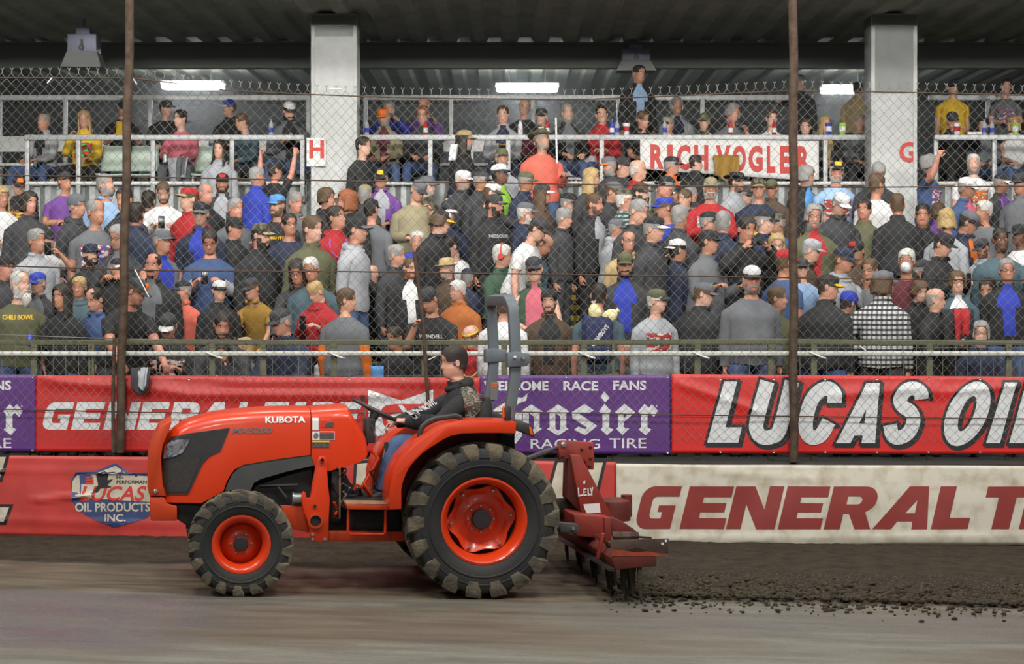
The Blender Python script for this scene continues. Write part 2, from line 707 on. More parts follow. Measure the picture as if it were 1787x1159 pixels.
zt = at(0, 236, YB).z
zb = 3.76
railing((44, 532), YB, zt, zb, 'box_railing', 'white ledge-topped railing in front of the boxes, between leaning post and H column', 'box front railings', True, (48, 137, 267, 405, 528))
railing((626, 1046), YB, zt, zb, 'box_railing', 'white ledge-topped railing in front of the boxes just past the H column', 'box front railings', True, (631, 751, 887))
railing((1047, 1534), YB, zt, zb, 'box_railing', 'white ledge-topped railing carrying the red lettered white banner', 'box front railings', True, (1050, 1290, 1440, 1530))
railing((1629, 2300), YB, zt, zb, 'box_railing', 'white ledge-topped railing in front of the boxes beyond the G column', 'box front railings', True, (1633, 1735, 1860, 2000, 2150, 2296))
railing((-700, -60), YB, zt, zb, 'box_railing', 'white ledge-topped railing in front of the boxes beyond the leaning post', 'box front railings', True, (-700, -560, -420, -250, -62))
zt2 = at(0, 166, 30.3).z
railing((-300, 541), 30.3, zt2, 4.02, 'rear_railing', 'plain white railing behind the boxes before the H column', 'box rear railings', False, (-300, -150, 0, 114, 262, 400, 538))
railing((634, 1392), 30.3, zt2, 4.02, 'rear_railing', 'plain white railing behind the boxes between the two columns', 'box rear railings', False, (638, 787, 930, 1080, 1226, 1388))
railing((1620, 2300), 30.3, zt2, 4.02, 'rear_railing', 'plain white railing behind the boxes beyond the G column', 'box rear railings', False, (1724, 1830, 2000, 2296))

# white bench at the back of the boxes
for (xa, xb, lb) in ((-160, 540, 'long white bench with a backboard in the boxes before the H column'),
                     (700, 1060, 'long white bench with a backboard in the boxes past the H column')):
    A, B = at(xa, 0, 29.5).x, at(xb, 0, 29.5).x
    r = empty('box_bench', ((A + B) / 2, 29.75, 4.02), 0, lb, 'bench', 'white benches in the boxes')
    h = (B - A) / 2
    b = MB()
    b.box(-h, h, -.2, .14, .38, .42)
    b.build('plank', m_white, r, bevel=.008)
    b = MB()
    b.box(-h, h, .2, .235, .62, .86)
    b.build('backboard', m_white, r, bevel=.008)
    for q in (-.95, -.32, .32, .95):
        b = MB()
        b.box(q * h - .025, q * h + .025, .16, .2, 0, .84)
        b.box(q * h - .025, q * h + .025, -.15, .16, .30, .38)
        b.build('bracket', m_alu, r)

# ------------------------------------------------------------------ lamps under the roof
m_tube = mat('lit_tube', rgb(246, 250, 255), .4, emit=105.0)
for px, py, w, lb in ((337, 149, 1.02, 'lit fluorescent strip light beside the leaning fence post'),
                      (920, 153, 1.02, 'lit fluorescent strip light above the seats between the columns'),
                      (1466, 156, .62, 'short lit fluorescent strip light beside the G column')):
    p = at(px, py, 33.0)
    r = empty('strip_light', p, 0, lb, 'light', 'lit fluorescent strip lights')
    b = MB()
    b.box(-w / 2, w / 2, -.14, .14, -.06, .02)
    b.build('diffuser', m_tube, r, bevel=.02)
    b = MB()
    b.box(-w / 2 - .02, w / 2 + .02, -.12, .12, .02, .07)
    for q in (-.3, .3):
        b.tube([(q, 0, .07), (q, 0, zc - p.z - .004)], .008)
    b.build('housing', m_white, r)
m_lampbody = mat('lamp_body', rgb(126, 128, 146), .5, .2, mottle=.3)
m_lampskirt = mat('lamp_skirt', rgb(150, 152, 150), .4, .4)
for px, py, yl, lb in ((147, 92, 27.4, 'unlit roof lamp with a pale box and flared skirt near the leaning post'),
                   (1109, 107, 29.6, 'unlit roof lamp hanging above the standing person between the columns')):
    p = at(px, py, yl)
    r = empty('bay_lamp', p, 0, lb, 'light', 'unlit lamps under the roof')
    if yl > 28:
        r.scale = (1.05, .9, .72)
    b = MB()
    b.box(-.2, .2, -.16, .16, 0, .24)
    b.box(-.1, .1, -.1, .1, .24, .34)
    if zc - p.z > .36:
        b.tube([(0, 0, .34), (0, 0, zc - p.z - .004)], .02)
    b.build('gear_box', m_lampbody, r, bevel=.01)
    b = MB()
    b.lathe([(.29, 0), (.40, -.22), (.39, -.22), (.28, -.005)], 4, lambda x, y, a: (x * .707 - y * .707, (x * .707 + y * .707) * .8, a))
    b.build('skirt', m_lampskirt, r, smooth=False)
    b = MB()
    b.tube([(.0, -.165, .06), (.0, -.2, .06), (.0, -.2, .16)], .018)
    b.blob((0, -.2, .05), .04, .03, .04)
    b.build('hook', m_beam, r)

# dusty air under the low roof
hz = bpy.data.materials.new('dusty_air')
hz.use_nodes = True
_n = hz.node_tree
_n.nodes.remove(_n.nodes['Principled BSDF'])
_v = _n.nodes.new('ShaderNodeVolumeScatter')
_v.inputs['Density'].default_value = HAZE
_v.inputs['Color'].default_value = (.95, .98, 1, 1)
_v.inputs['Anisotropy'].default_value = .3
_n.links.new(_v.outputs[0], _n.nodes['Material Output'].inputs['Volume'])
b = MB()
b.box(-13.5, 13.5, 27.8, 43.9, 4.25, 6.24)
if HAZE:
    o = b.build('air_haze', hz, smooth=False)
    tag(o, 'thin dusty haze glowing round the strip lights under the roof', 'haze', None, 'stuff')

# ------------------------------------------------------------------ front guard rail
YR = 19.62
gr = empty('guard_rail', (0, YR, .80), 0, 'green guard rail with one white pipe and wire panels before the crowd', 'railing')
zz = lambda py: at(0, py, YR).z - .80
b = MB()
b.box(-13, 13, -.025, .025, zz(602), zz(593))
b.build('top_rail', m_grn, gr, bevel=.006)
b = MB()
b.tube([(-13 + i, -.05, zz(617.5)) for i in range(27)], .026, 10)
b.build('white_pipe', mat('pipe_white', rgb(196, 198, 190), .5, mottle=.4, mscale=12, col2=rgb(150, 150, 140)), gr)
for px in (-210, -60, 60, 157, 163, 371, 460, 583, 741, 880, 1019, 1070, 1217, 1345, 1420, 1622, 1760, 1900, 2050):
    w = .013 if px in (157, 163, 1070) else .03
    x = at(px, 0, YR).x
    b = MB()
    b.box(x - w, x + w, -.028, .028, 0, zz(600))
    b.build('post', m_grn, gr, bevel=.004)
    if w > .02 and px in (163, 403, 583, 1019, 1217, 1420, 371):
        b = MB()
        b.tube([(x - .06, -.085, zz(614)), (x + .05, -.085, zz(622)), (x + .11, -.07, zz(625))], .009, 6)
        b.build('clip', m_white, gr)
b = MB()
x = -7.5
while x < 7.5:
    b.tube([(x, -.03, .03), (x + random.uniform(-.01, .01), -.03, zz(601))], .0028, 4, cap=False)
    x += .128
for py in (605, 655, 700, 770, 802):
    b.tube([(-7.5, -.033, zz(py)), (7.5, -.033, zz(py + 2))], .0028, 4, cap=False)
b.build('wire_mesh', m_galv, gr)

# ------------------------------------------------------------------ catch fence
YF = 19.44
top_tab = [(-500, 128), (0, 128), (230, 128), (400, 150), (540, 157), (700, 163), (1000, 166), (1150, 161), (1385, 150), (1600, 154), (1787, 158), (2300, 150)]
cf = empty('chain_link_fence', (0, YF, .82), 0, 'sagging wire chain-link catch fence between the track and the crowd', 'fence')
b = MB()
half, dz = .047, .051
x = -7.0
i = 0
while x < 7.0:
    px = CX + x * FL / YF
    zt_ = at(0, lerp_tab(top_tab, px), YF).z
    n = int((zt_ - .92) / dz)
    pts = []
    z = zt_ + .05 * (1 if i % 2 else .4)
    for j in range(n):
        k = (j + i) % 2
        zz_ = zt_ - j * dz
        wob = .012 * noise.noise(Vector((x * .8, zz_ * 1.2, 0)))
        low = sm(2.05, 1.2, zz_)
        sgx = low * .05 * noise.noise(Vector((x * 1.7, zz_ * 2.2, 8)))
        sgz = low * .06 * noise.noise(Vector((x * 1.3, zz_ * 1.1, 18)))
        pts.append((x + half * k + wob + sgx, .006 * (1 if (j % 2) else -1) - .02 * noise.noise(Vector((x * .5, zz_ * .7, 5))), zz_ - .82 + sgz))
    b.tube(pts, .0025, 4, cap=False)
    if i % 2 == 0:                      # twisted barbs along the top edge
        bx = x + half * (i % 2)
        b.tube([(bx, 0, zt_ - .82), (bx, 0, zt_ - .82 + .035), (bx - .016, 0, zt_ - .82 + .055)], .0035, 4)
        b.tube([(bx, 0, zt_ - .82 + .03), (bx + .016, 0, zt_ - .82 + .055)], .0035, 4)
    x += half
    i += 1
b.build('wire_net', m_galv, cf)
for tab, r in (([(p, y + 8) for p, y in top_tab], .006),
               ([(-400, 300), (0, 306), (300, 310), (600, 316), (900, 320), (1200, 325), (1500, 327), (2200, 322)], .0065),
               ([(-400, 456), (0, 464), (300, 473), (600, 474), (900, 478), (1200, 482), (1500, 487), (2200, 492)], .0065),
               ([(-400, 580), (0, 584), (220, 592), (700, 596), (1385, 592), (2200, 604)], .005),
               ([(-400, 712), (0, 714), (205, 719), (440, 722), (900, 719), (1170, 724), (1787, 731), (2200, 731)], .006)):
    b = MB()
    pts = []
    for k in range(0, 61):
        px = -350 + 2500 * k / 60
        p = at(px, lerp_tab(tab, px), YF)
        pts.append((p.x, -.012, p.z - .82))
    b.tube(pts, r, 6)
    b.build('tension_wire', m_galv if r < .006 else m_rust, cf)
b = MB()
for (px, py, dx, dy) in ((92, 136, -8, 10), (228, 130, -5, 22), (228, 130, 12, 18), (575, 155, 22, 1), (1062, 612, -12, 4), (1500, 604, 10, 8), (748, 628, 12, -6), (236, 470, 25, 48)):
    p = at(px, py, YF)
    q = at(px + dx, py + dy, YF)
    b.tube([(p.x, -.03, p.z - .82), (q.x, -.035, q.z - .82)], .006, 5)
b.build('tie_wire', m_white, cf)
for (xt, xb, yb_, r, lb) in ((233, 209, 790, .042, 'leaning rusty steel fence post in front of the red banner'),
                             (1384, 1385, 806, .043, 'upright rusty steel fence post in front of the red banner with black-edged letters')):
    b = MB()
    A, B = at(xt, -260, YF - .085), at(xb, yb_, YF - .085)
    b.tube([B + (A - B) * (i / 24) + Vector((.006 * math.sin(i * 1.3), 0, 0)) for i in range(25)], r, 12)
    tag(b.build('fence_post', m_rust), lb, 'fence post', 'rusty catch fence posts')
b = MB()
b.tube([at(723, 440, YF - .05), at(738, 560, YF - .05), at(753, 800, YF - .05)], .020, 8)
tag(b.build('fence_stake', m_rust), 'thin dark stake leaning on the fence just behind the driver', 'stake')
b = MB()
b.tube([at(200, 590, YF - .09), at(197, 690, YF - .09), at(198, 790, YF - .09)], .018, 8)
tag(b.build('fence_stake', m_rust), 'thin dark stake tied beside the leaning fence post', 'stake')

# ================================================================== banners
m_vred = mat('vinyl_red', rgb(190, 40, 36), .42, mottle=.35, mscale=2.5, col2=rgb(166, 34, 32), bump=.05, bscale=5)
m_vred2 = mat('vinyl_red_bright', rgb(206, 38, 34), .42, mottle=.3, mscale=2.5, col2=rgb(190, 34, 32))
m_vfade = mat('vinyl_red_faded', rgb(196, 62, 56), .5, mottle=.6, mscale=3, col2=rgb(150, 46, 40))
m_vpur = mat('vinyl_purple', rgb(92, 48, 122), .4, mottle=.35, mscale=4, col2=rgb(80, 42, 108))
m_vcream = mat('vinyl_dirty_white', rgb(206, 200, 184), .55, mottle=.8, mscale=7, col2=rgb(160, 146, 116), contrast=(.45, .75))
m_lwht = mat('letter_white', rgb(216, 218, 220), .45, mottle=.25, mscale=14, col2=rgb(190, 190, 188))
m_lblk = mat('letter_black', rgb(34, 32, 34), .5)
m_lred = mat('letter_faded_red', rgb(142, 54, 48), .55, mottle=.4, mscale=6, col2=rgb(124, 44, 40))
m_lcream = mat('letter_cream', rgb(204, 196, 178), .55, mottle=.6, mscale=6, col2=rgb(150, 136, 112))
m_lblue = mat('shield_blue', rgb(58, 72, 118), .55, mottle=.5, mscale=6, col2=rgb(40, 52, 92))
m_eye = mat('eyelet', rgb(190, 190, 185), .3, .8)

YU, YL = 19.50, 19.325


def ripple(seed, amp, folds=()):
    """Depth of a hanging sheet at (x, z): slow billows plus creases (x0, z0, x1, z1, height, width)."""
    def f(x, z):
        d = amp * (noise.noise(Vector((x * .9, z * 1.4, seed))) + .4 * noise.noise(Vector((x * 3.1, z * 2.2, seed + 9))))
        for (x0, z0, x1, z1, hgt, w) in folds:
            t = min(1, max(0, (x - x0) / (x1 - x0)))
            if x0 - .05 <= x <= x1 + .05:
                zc_ = z0 + (z1 - z0) * t
                d += hgt * math.exp(-((z - zc_) / w) ** 2) * min(1, 8 * min(t + .05, 1.05 - t))
        return d
    return f


def banner(name, x0, x1, ytop, ybot, Y, m, label, rip, group=None, nx=160, ny=22, holes=()):
    """x0, x1: photo columns of its ends; ytop, ybot: (px, py) tables of its edges."""
    A, B = at(x0, 0, Y).x, at(x1, 0, Y).x
    def surf(x, z, off):
        return (x, Y - rip(x, z) - off, z)
    b = MB()
    def gp(i, j):
        x = A + (B - A) * i / nx
        px = CX + x * FL / Y
        zt_, zb_ = at(0, lerp_tab(ytop, px), Y).z, at(0, lerp_tab(ybot, px), Y).z
        return surf(x, zt_ + (zb_ - zt_) * j / ny, 0)
    b.grid(nx, ny, gp)
    o = b.build(name, m, fix=False, angle=0)
    md = o.modifiers.new('thick', 'SOLIDIFY')
    md.thickness = .003
    md.offset = 1
    tag(o, label, 'banner', group)
    return o, surf


def eyelets(o, surf, xs, ys, Y):
    for px in xs:
        for py in ys:
            p = at(px, py, Y)
            b = MB()
            b.lathe([(.006, 0), (.012, .003), (.014, 0)], 10, lambda c, s, a: surf(p.x + c, p.z + s, .004 + a))
            b.build('eyelet', m_eye, o)


# block letters (unit boxes, lean added later)
def arc(cx, cy, rx, ry, a0, a1, n=10):
    return [(cx + rx * math.cos(math.radians(a0 + (a1 - a0) * i / n)), cy + ry * math.sin(math.radians(a0 + (a1 - a0) * i / n))) for i in range(n + 1)]


GLY = {
    'E': [[(0, 0), (1, 0), (1, .25), (.38, .25), (.38, .39), (.92, .39), (.92, .61), (.38, .61), (.38, .75), (1, .75), (1, 1), (0, 1)]],
    'N': [[(0, 0), (.30, 0), (.30, .58), (.62, 0), (1, 0), (1, 1), (.70, 1), (.70, .45), (.40, 1), (0, 1)]],
    'L': [[(0, 0), (1, 0), (1, .26), (.44, .26), (.44, 1), (0, 1)]],
    'T': [[(.30, 0), (.70, 0), (.70, .75), (1, .75), (1, 1), (0, 1), (0, .75), (.30, .75)]],
    'I': [[(0, 0), (1, 0), (1, 1), (0, 1)]],
    'A': [[(0, 0), (.34, 0), (.42, .18), (.70, .18), (.71, 0), (1, 0), (.86, 1), (.50, 1)], [(.53, .37), (.71, .37), (.70, .68)]],
    'R': [[(0, 0), (.34, 0), (.34, .36), (.46, .36), (.66, 0), (1, 0), (.80, .40)] + arc(.72, .70, .28, .30, -60, 90, 8) + [(0, 1)],
          [(.36, .58)] + arc(.60, .675, .08, .095, -90, 90, 6) + [(.36, .77)]],
    'G': [arc(.30, .30, .30, .30, 180, 270, 6) + [(.96, 0), (.96, .55), (.52, .55), (.52, .40), (.64, .40), (.64, .24), (.38, .24)] + arc(.42, .36, .10, .12, 270, 180, 5)
          + arc(.42, .64, .10, .12, 180, 90, 5) + [(1, .76), (1, 1)] + arc(.30, .70, .30, .30, 90, 180, 6)],
}


def general(o, surf, m, boxes, y0, y1, Y, lean):
    b = MB()
    for ch, x0, x1 in boxes:
        h = y1 - y0
        px_letters(b, poly_curve(GLY[ch]), x0, x1 - lean * h, y0, y1, Y, surf, lean)
    b.build('lettering', m, o, smooth=False)


# ---- upper row
zU = lambda py: at(0, py, YU).z
xU = lambda px: at(px, 0, YU).x
rg = ripple(2, .022, ((xU(80), zU(664), xU(320), zU(684), .03, .05), (xU(300), zU(688), xU(690), zU(690), .032, .045), (xU(380), zU(668), xU(840), zU(668), .018, .03)))
o, s = banner('advertising_banner', 62, 838, [(62, 655), (250, 656), (838, 659)], [(62, 788), (500, 790), (838, 791)], YU, m_vred,
              'red upper banner with white slanted block letters behind the tractor hood', rg, 'banners on the fence', 180)
general(o, s, m_lwht, [('G', 72, 130), ('E', 124, 184), ('N', 180, 246), ('E', 239, 297), ('R', 293, 352), ('A', 338, 400), ('L', 408, 450),
                       ('T', 452, 505), ('I', 505, 535), ('R', 535, 590), ('E', 583, 632)], 702, 750, YU, .24)
# bow-tie emblem behind the steering wheel
b = MB()
b2 = MB()
def pxp(lst):
    return [tuple((at(px, py, YU).x, at(px, py, YU).z)) for px, py in lst]
put_letters(b, poly_curve([pxp([(643, 680), (700, 699), (756, 680), (756, 766), (700, 750), (643, 766)])]), s, .004)
o2 = b.build('emblem', m_lwht, o, smooth=False)
put_letters(b2, poly_curve([pxp([(664, 720)] + [(680 + 18 * math.cos(a), 728 - 22 * math.sin(a)) for a in [math.pi * (1 - i / 8) for i in range(1, 4)]] + [(690, 705), (756, 705), (756, 718), (712, 718), (702, 706), (694, 706), (704, 720), (676, 724), (676, 736), (756, 736), (756, 752), (690, 752), (670, 742)])]), s, .007)
b2.build('emblem_inset', m_vred2, o2, smooth=False)
eyelets(o, s, (155, 330, 424, 516, 610, 705), (661,), YU)


def hoosier(dx, label):
    rp = ripple(5 + dx * .01, .012)
    x0, x1 = 838 + dx, 1170 + dx
    o, s = banner('advertising_banner', x0, x1, [(x0, 655 - (2 if dx else 0)), (x1, 654)], [(x0, 791 - (4 if dx else 0)), (x1, 793 - (5 if dx else 0))], YU, m_vpur, label, rp, 'banners on the fence', 90)
    def q(lst):
        return [(at(800 + x / 3.971 + dx, 630 + y / 3.971, YU).x, at(0, 630 + y / 3.971, YU).z) for x, y in lst]
    b = MB()
    for loops in (
        [[(300, 300), (392, 250), (445, 255), (482, 222), (470, 275), (425, 292), (390, 312), (390, 350), (440, 352), (440, 520), (395, 575), (360, 540), (385, 520), (350, 360), (310, 350), (310, 500), (250, 540), (215, 500), (240, 480), (240, 340)]],
        [[(505, 300), (585, 352), (562, 364), (562, 462), (580, 470), (505, 518), (428, 470), (447, 462), (447, 366), (430, 352)], [(488, 362), (522, 385), (522, 470), (506, 485), (488, 470)]],
        [[(690, 300), (770, 352), (747, 364), (747, 462), (764, 470), (690, 518), (612, 470), (631, 462), (631, 366), (614, 352)], [(672, 362), (706, 385), (706, 470), (690, 485), (672, 470)]],
        [[(785, 355), (875, 298), (938, 342), (905, 360), (850, 356), (838, 366), (962, 450), (880, 515), (800, 478), (830, 455), (880, 472), (892, 462), (790, 398)]],
        [[(1010, 210), (1048, 255), (1018, 288), (985, 250)]],
        [[(1012, 297), (1060, 345), (1045, 362), (1045, 462), (1075, 475), (1030, 515), (985, 475), (998, 462), (998, 365), (972, 350)]],
        [[(1150, 297), (1225, 355), (1145, 425), (1145, 455), (1162, 468), (1185, 468), (1135, 515), (1090, 470), (1106, 460), (1106, 370), (1085, 355)], [(1145, 362), (1176, 366), (1145, 400)]],
        [[(1290, 297), (1318, 325), (1340, 300), (1382, 345), (1355, 390), (1330, 362), (1310, 370), (1310, 462), (1338, 475), (1298, 515), (1248, 475), (1264, 462), (1264, 370), (1245, 350)]],
    ):
        put_letters(b, poly_curve([q(l) for l in loops]), s)
    for body, a, c, y0, y1, bold in (('WELCOME', 844, 957, 665, 682, .03), ('RACE', 983, 1044, 665, 682, .03), ('FANS', 1070, 1128, 664, 681, .03),
                                     ('RACING', 926, 1047, 766, 783, .006), ('TIRE', 1063, 1128, 765, 782, .006), ('R', 1145, 1148, 707, 711, .0)):
        px_letters(b, text_polys(body, bold), a + dx, c + dx, y0, y1, YU, s)
    b.build('lettering', m_lwht, o, smooth=False)
    eyelets(o, s, (845 + dx, 988 + dx, 1165 + dx), (657, 789 - (4 if dx else 0)), YU)


hoosier(0, 'purple banner with white blackletter writing behind the tractor roll bar')
hoosier(-1108, 'purple banner end with white blackletter writing at the edge beyond the leaning post')

rl = ripple(8, .018, ((xU(1180), zU(668), xU(1330), zU(720), .022, .04), (xU(1450), zU(690), xU(1640), zU(676), .02, .05), (xU(1600), zU(690), xU(1787), zU(672), .02, .04)))
o, s = banner('advertising_banner', 1172, 2120, [(1172, 653), (1787, 658), (2120, 658)], [(1172, 791), (2120, 794)], YU, m_vred2,
              'bright red upper banner with large white black-edged letters beside the upright post', rl, 'banners on the fence', 200)
sc = 2.805
def lq(lst):
    return [(at(1150 + x / sc, 630 + y / sc, YU).x, at(0, 630 + y / sc, YU).z) for x, y in lst]
ell = lambda cx, cy, rx, ry, sh, n=36: [(cx + rx * math.cos(t) - sh * ry * math.sin(t), cy + ry * math.sin(t)) for t in [2 * math.pi * i / n for i in range(n)]]


def ext(pts, g):
    a, c = Vector(pts[0]), Vector(pts[-1])
    return [tuple(a + (a - Vector(pts[1])).normalized() * g)] + pts[1:-1] + [tuple(c + (c - Vector(pts[-2])).normalized() * g)]


def lucas(g):
    """The slanted letters; g widens the strokes (crop pixels)."""
    st = lambda pts, w: stroke(ext(pts, g), w + 2 * g, sub=8)
    return [(st([(530, 100), (478, 290), (482, 350), (510, 374), (550, 370), (590, 330), (650, 100)], 70), 0),
            (st([(858, 205), (856, 158), (828, 135), (785, 148), (742, 200), (718, 290), (722, 352), (750, 375), (792, 360), (830, 295)], 70), 0),
            (st([(1285, 188), (1278, 152), (1245, 134), (1205, 147), (1180, 190), (1197, 225), (1232, 250), (1245, 292), (1222, 348), (1180, 374), (1143, 366), (1130, 312)], 68), 0),
            ([ell(1507, 258, 102 + g, 158 + g, .32), ell(1507, 258, max(4, 34 - g), 86 - g, .36)], 0),
            ([[(235, 400), (318, 100), (382, 100), (325, 325), (405, 325), (387, 400)]], g),
            ([[(865, 402), (1015, 108), (1080, 108), (1057, 402), (990, 402), (996, 365), (955, 365), (935, 402)], [(978, 305), (1005, 305), (1014, 235)]], g),
            ([[(1600, 402), (1690, 105), (1748, 105), (1668, 402)]], g),
            ([[(1712, 402), (1795, 105), (1860, 105), (1802, 330), (1880, 330), (1862, 402)]], g)]


bb, bw = MB(), MB()
px1 = 19.5 / FL / sc
for loops, off in lucas(13):
    for sx in (0, .02):
        vs, fs = poly_curve([lq(l) for l in loops], off * px1)
        put_letters(bb, ([(p[0] + sx, p[1] - sx) for p in vs], fs), s, .004 + sx * .02)
for loops, off in lucas(0):
    put_letters(bw, poly_curve([lq(l) for l in loops]), s, .010)
lo = bb.build('lettering', m_lblk, o, smooth=False)
bw.build('lettering_face', m_lwht, lo, smooth=False)
eyelets(o, s, (1257, 1350, 1440, 1530, 1620, 1710), (788, 661), YU)

# ---- lower row, on the wall
zL = lambda py: at(0, py, YL).z
xL = lambda px: at(px, 0, YL).x
rp = ripple(12, .028, ((xL(-60), zL(822), xL(250), zL(826), .022, .014), (xL(60), zL(872), xL(160), zL(864), .03, .02), (xL(-60), zL(905), xL(330), zL(915), .012, .03)))
o, s = banner('wall_banner', -260, 1075, [(-260, 793), (260, 797), (500, 800), (1075, 806)], [(-260, 934), (0, 934), (120, 937), (300, 943), (700, 950), (1075, 952)], YL, m_vfade,
              'faded red wall banner with a torn shield emblem below the leaning post', rp, 'banners on the wall', 240)
shield = [(202, 808), (226, 824), (255, 826), (290, 824), (292, 860), (285, 880), (255, 905), (200, 921), (150, 900), (127, 876), (124, 838), (134, 824), (170, 821)]
def lp(lst, grow=0.0):
    cx_, cy_ = 207, 862
    return [(at(cx_ + (x - cx_) * (1 + grow), 0, YL).x, at(0, cy_ + (y - cy_) * (1 + grow), YL).z) for x, y in lst]
b = MB()
put_letters(b, poly_curve([lp(shield)]), s, .004)
sh = b.build('shield', m_lblue, o, smooth=False)
b = MB()
put_letters(b, poly_curve([lp([(202, 813), (226, 829), (255, 831), (285, 829), (287, 872), (262, 876), (126, 868), (127, 840), (136, 828), (171, 825)])]), s, .007)
px_letters(b, text_polys('OIL PRODUCTS', .025), 132, 262, 877, 893, YL, s, 0, .008)
px_letters(b, text_polys('INC.', .025), 183, 220, 897, 910, YL, s, 0, .008)
b.build('shield_face', m_lcream, sh, smooth=False)
b = MB()
px_letters(b, text_polys('LUCAS', .02, .0), 140, 250, 848, 874, YL, s, .3, .010)
b.build('shield_word', m_signred, sh, smooth=False)
b = MB()
px_letters(b, text_polys('HI-', .02), 204, 216, 829, 836, YL, s, 0, .010)
px_letters(b, text_polys('PERFORMANCE', .02), 204, 268, 838, 844, YL, s, 0, .010)
b.build('shield_small_words', m_lblk, sh, smooth=False)
b = MB()
put_letters(b, poly_curve([lp([(139, 829), (160, 828), (163, 845), (140, 844)])]), s, .010)
put_letters(b, poly_curve([lp([(140, 830), (142, 830), (142, 862), (140, 862)])]), s, .0105)
b.build('shield_flag', m_lblue, sh, smooth=False)
b = MB()
for yy in (832, 837, 842):
    put_letters(b, poly_curve([lp([(150, yy), (164, yy - 1), (164, yy + 2), (150, yy + 3)])]), s, .012)
b.build('flag_stripe', m_signred, sh, smooth=False)
b = MB()                                       # torn hole edge in the shield
put_letters(b, poly_curve([lp([(168, 828), (184, 822), (190, 826), (188, 838), (198, 836), (188, 846), (196, 850), (176, 852), (170, 860), (160, 862), (172, 846)])]), s, .012)
b.build('tear', m_lblk, sh, smooth=False)
bk, bw = MB(), MB()
for loops in ([[(-60, 796), (12, 796), (0, 838), (-60, 842)]], [[(-60, 884), (18, 884), (8, 912), (-60, 914)]],
              [[(622, 808), (650, 806), (652, 870), (618, 872)]],
              [[(972, 806), (1054, 806), (1030, 905), (945, 905)]]):
    g = [lp(l) for l in loops]
    put_letters(bk, poly_curve(g, .022), s, .004)
    put_letters(bw, poly_curve(g, -.008), s, .007)
lo = bk.build('lettering', m_lblk, o, smooth=False)
bw.build('lettering_face', m_lcream, lo, smooth=False)

rp = ripple(20, .030, ((xL(1240), zL(822), xL(1440), zL(838), .012, .03), (xL(1150), zL(940), xL(1787), zL(936), .02, .03)))
o, s = banner('wall_banner', 1075, 2200, [(1075, 809), (1200, 811), (1787, 813), (2200, 812)],
              [(1075, 944), (1200, 948), (1250, 954), (1310, 949), (1400, 955), (1560, 951), (1787, 951), (2200, 951)], YL - .012, m_vcream,
              'dirty white wall banner with dull red slanted block letters', rp, 'banners on the wall', 220)
general(o, s, m_lred, [('G', 1106, 1190), ('E', 1186, 1281), ('N', 1267, 1369), ('E', 1357, 1449), ('R', 1437, 1536), ('A', 1522, 1635), ('L', 1624, 1706), ('T', 1706, 1802),
                       ('I', 1778, 1835), ('R', 1825, 1930), ('E', 1920, 2010)], 849, 923, YL - .012, .24)

# ---- lettered banner on the box railing
YV = 27.40
rp = ripple(31, .01)
o, s = banner('railing_banner', 1117, 1429, [(1117, 243), (1429, 246)], [(1117, 294), (1180, 300), (1380, 313), (1429, 314)], YV, m_signwht,
              'white railing banner with tall red capitals in front of the upper boxes', rp, None, 60, 8)
b = MB()
for i, (ch, a, c) in enumerate((('R', 1135, 1159), ('I', 1164, 1174), ('C', 1181, 1205), ('H', 1211, 1236), ('V', 1249, 1275), ('O', 1278, 1302), ('G', 1306, 1331), ('L', 1338, 1353), ('E', 1361, 1379), ('R', 1392, 1413))):
    px_letters(b, text_polys(ch, .05), a, c, 252 + i * .35, 295 + i * 1.0, YV, s)
b.build('lettering', m_signred, o, smooth=False)

# ================================================================== the tractor
TX, TY, TA = -0.388, 16.74, math.radians(10)
tc_, ts_ = math.cos(TA), math.sin(TA)


def P(px, py, v):
    """(u, z) in the tractor's own frame (u forward, v towards the near side) of the point at (px, py) on its plane v."""
    t = (px - CX) / FL
    u = (t * (TY - v * tc_) - TX - v * ts_) / (-tc_ + t * ts_)
    y = TY - u * ts_ - v * tc_
    return (u, CAMH - (py - CY) * y / FL)


def PL(lst, v):
    return [P(x, y, v) for x, y in lst]


def P3(px, py, v):
    u, z = P(px, py, v)
    return Vector((u, v, z))


uvz = lambda a, b_, d: (a, d, b_)

o_col = rgb(208, 54, 6)
m_or = mat('tractor_orange', o_col, .34, coat=.2, mottle=.25, mscale=5, col2=rgb(190, 54, 12))
m_ord = mat('frame_orange', rgb(196, 62, 18), .42, mottle=.4, mscale=7, col2=rgb(160, 56, 24))
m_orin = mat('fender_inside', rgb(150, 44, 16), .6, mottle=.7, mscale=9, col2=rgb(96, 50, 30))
m_blkp = mat('black_plastic', rgb(44, 45, 46), .5, mottle=.3, mscale=12, col2=rgb(62, 62, 60))
m_gryp = mat('side_panel_grey', rgb(66, 68, 68), .55, mottle=.35, mscale=9, col2=rgb(84, 82, 78))
m_eng = mat('engine_black', rgb(26, 26, 27), .6, mottle=.5, mscale=10, col2=rgb(44, 40, 36))
m_steel = mat('bright_steel', rgb(176, 176, 172), .3, .8)
m_tyre = mat('tyre_rubber', rgb(31, 33, 36), .68, mottle=.6, mscale=3.0, col2=rgb(54, 52, 46), bump=.1, bscale=30)
m_mud = mat('muddy_tread', rgb(74, 70, 60), .9, mottle=.9, mscale=7, col2=rgb(112, 102, 82), bump=.5, bscale=25, contrast=(.4, .62))
m_rim = mat('rim_orange', rgb(214, 58, 14), .32, coat=.3, mottle=.25, mscale=7, col2=rgb(188, 60, 24))
m_hub = mat('hub_black', rgb(52, 50, 52), .5, .3)
m_rops = mat('roll_bar_grey', rgb(92, 100, 106), .5, mottle=.25, mscale=8, col2=rgb(76, 82, 88))
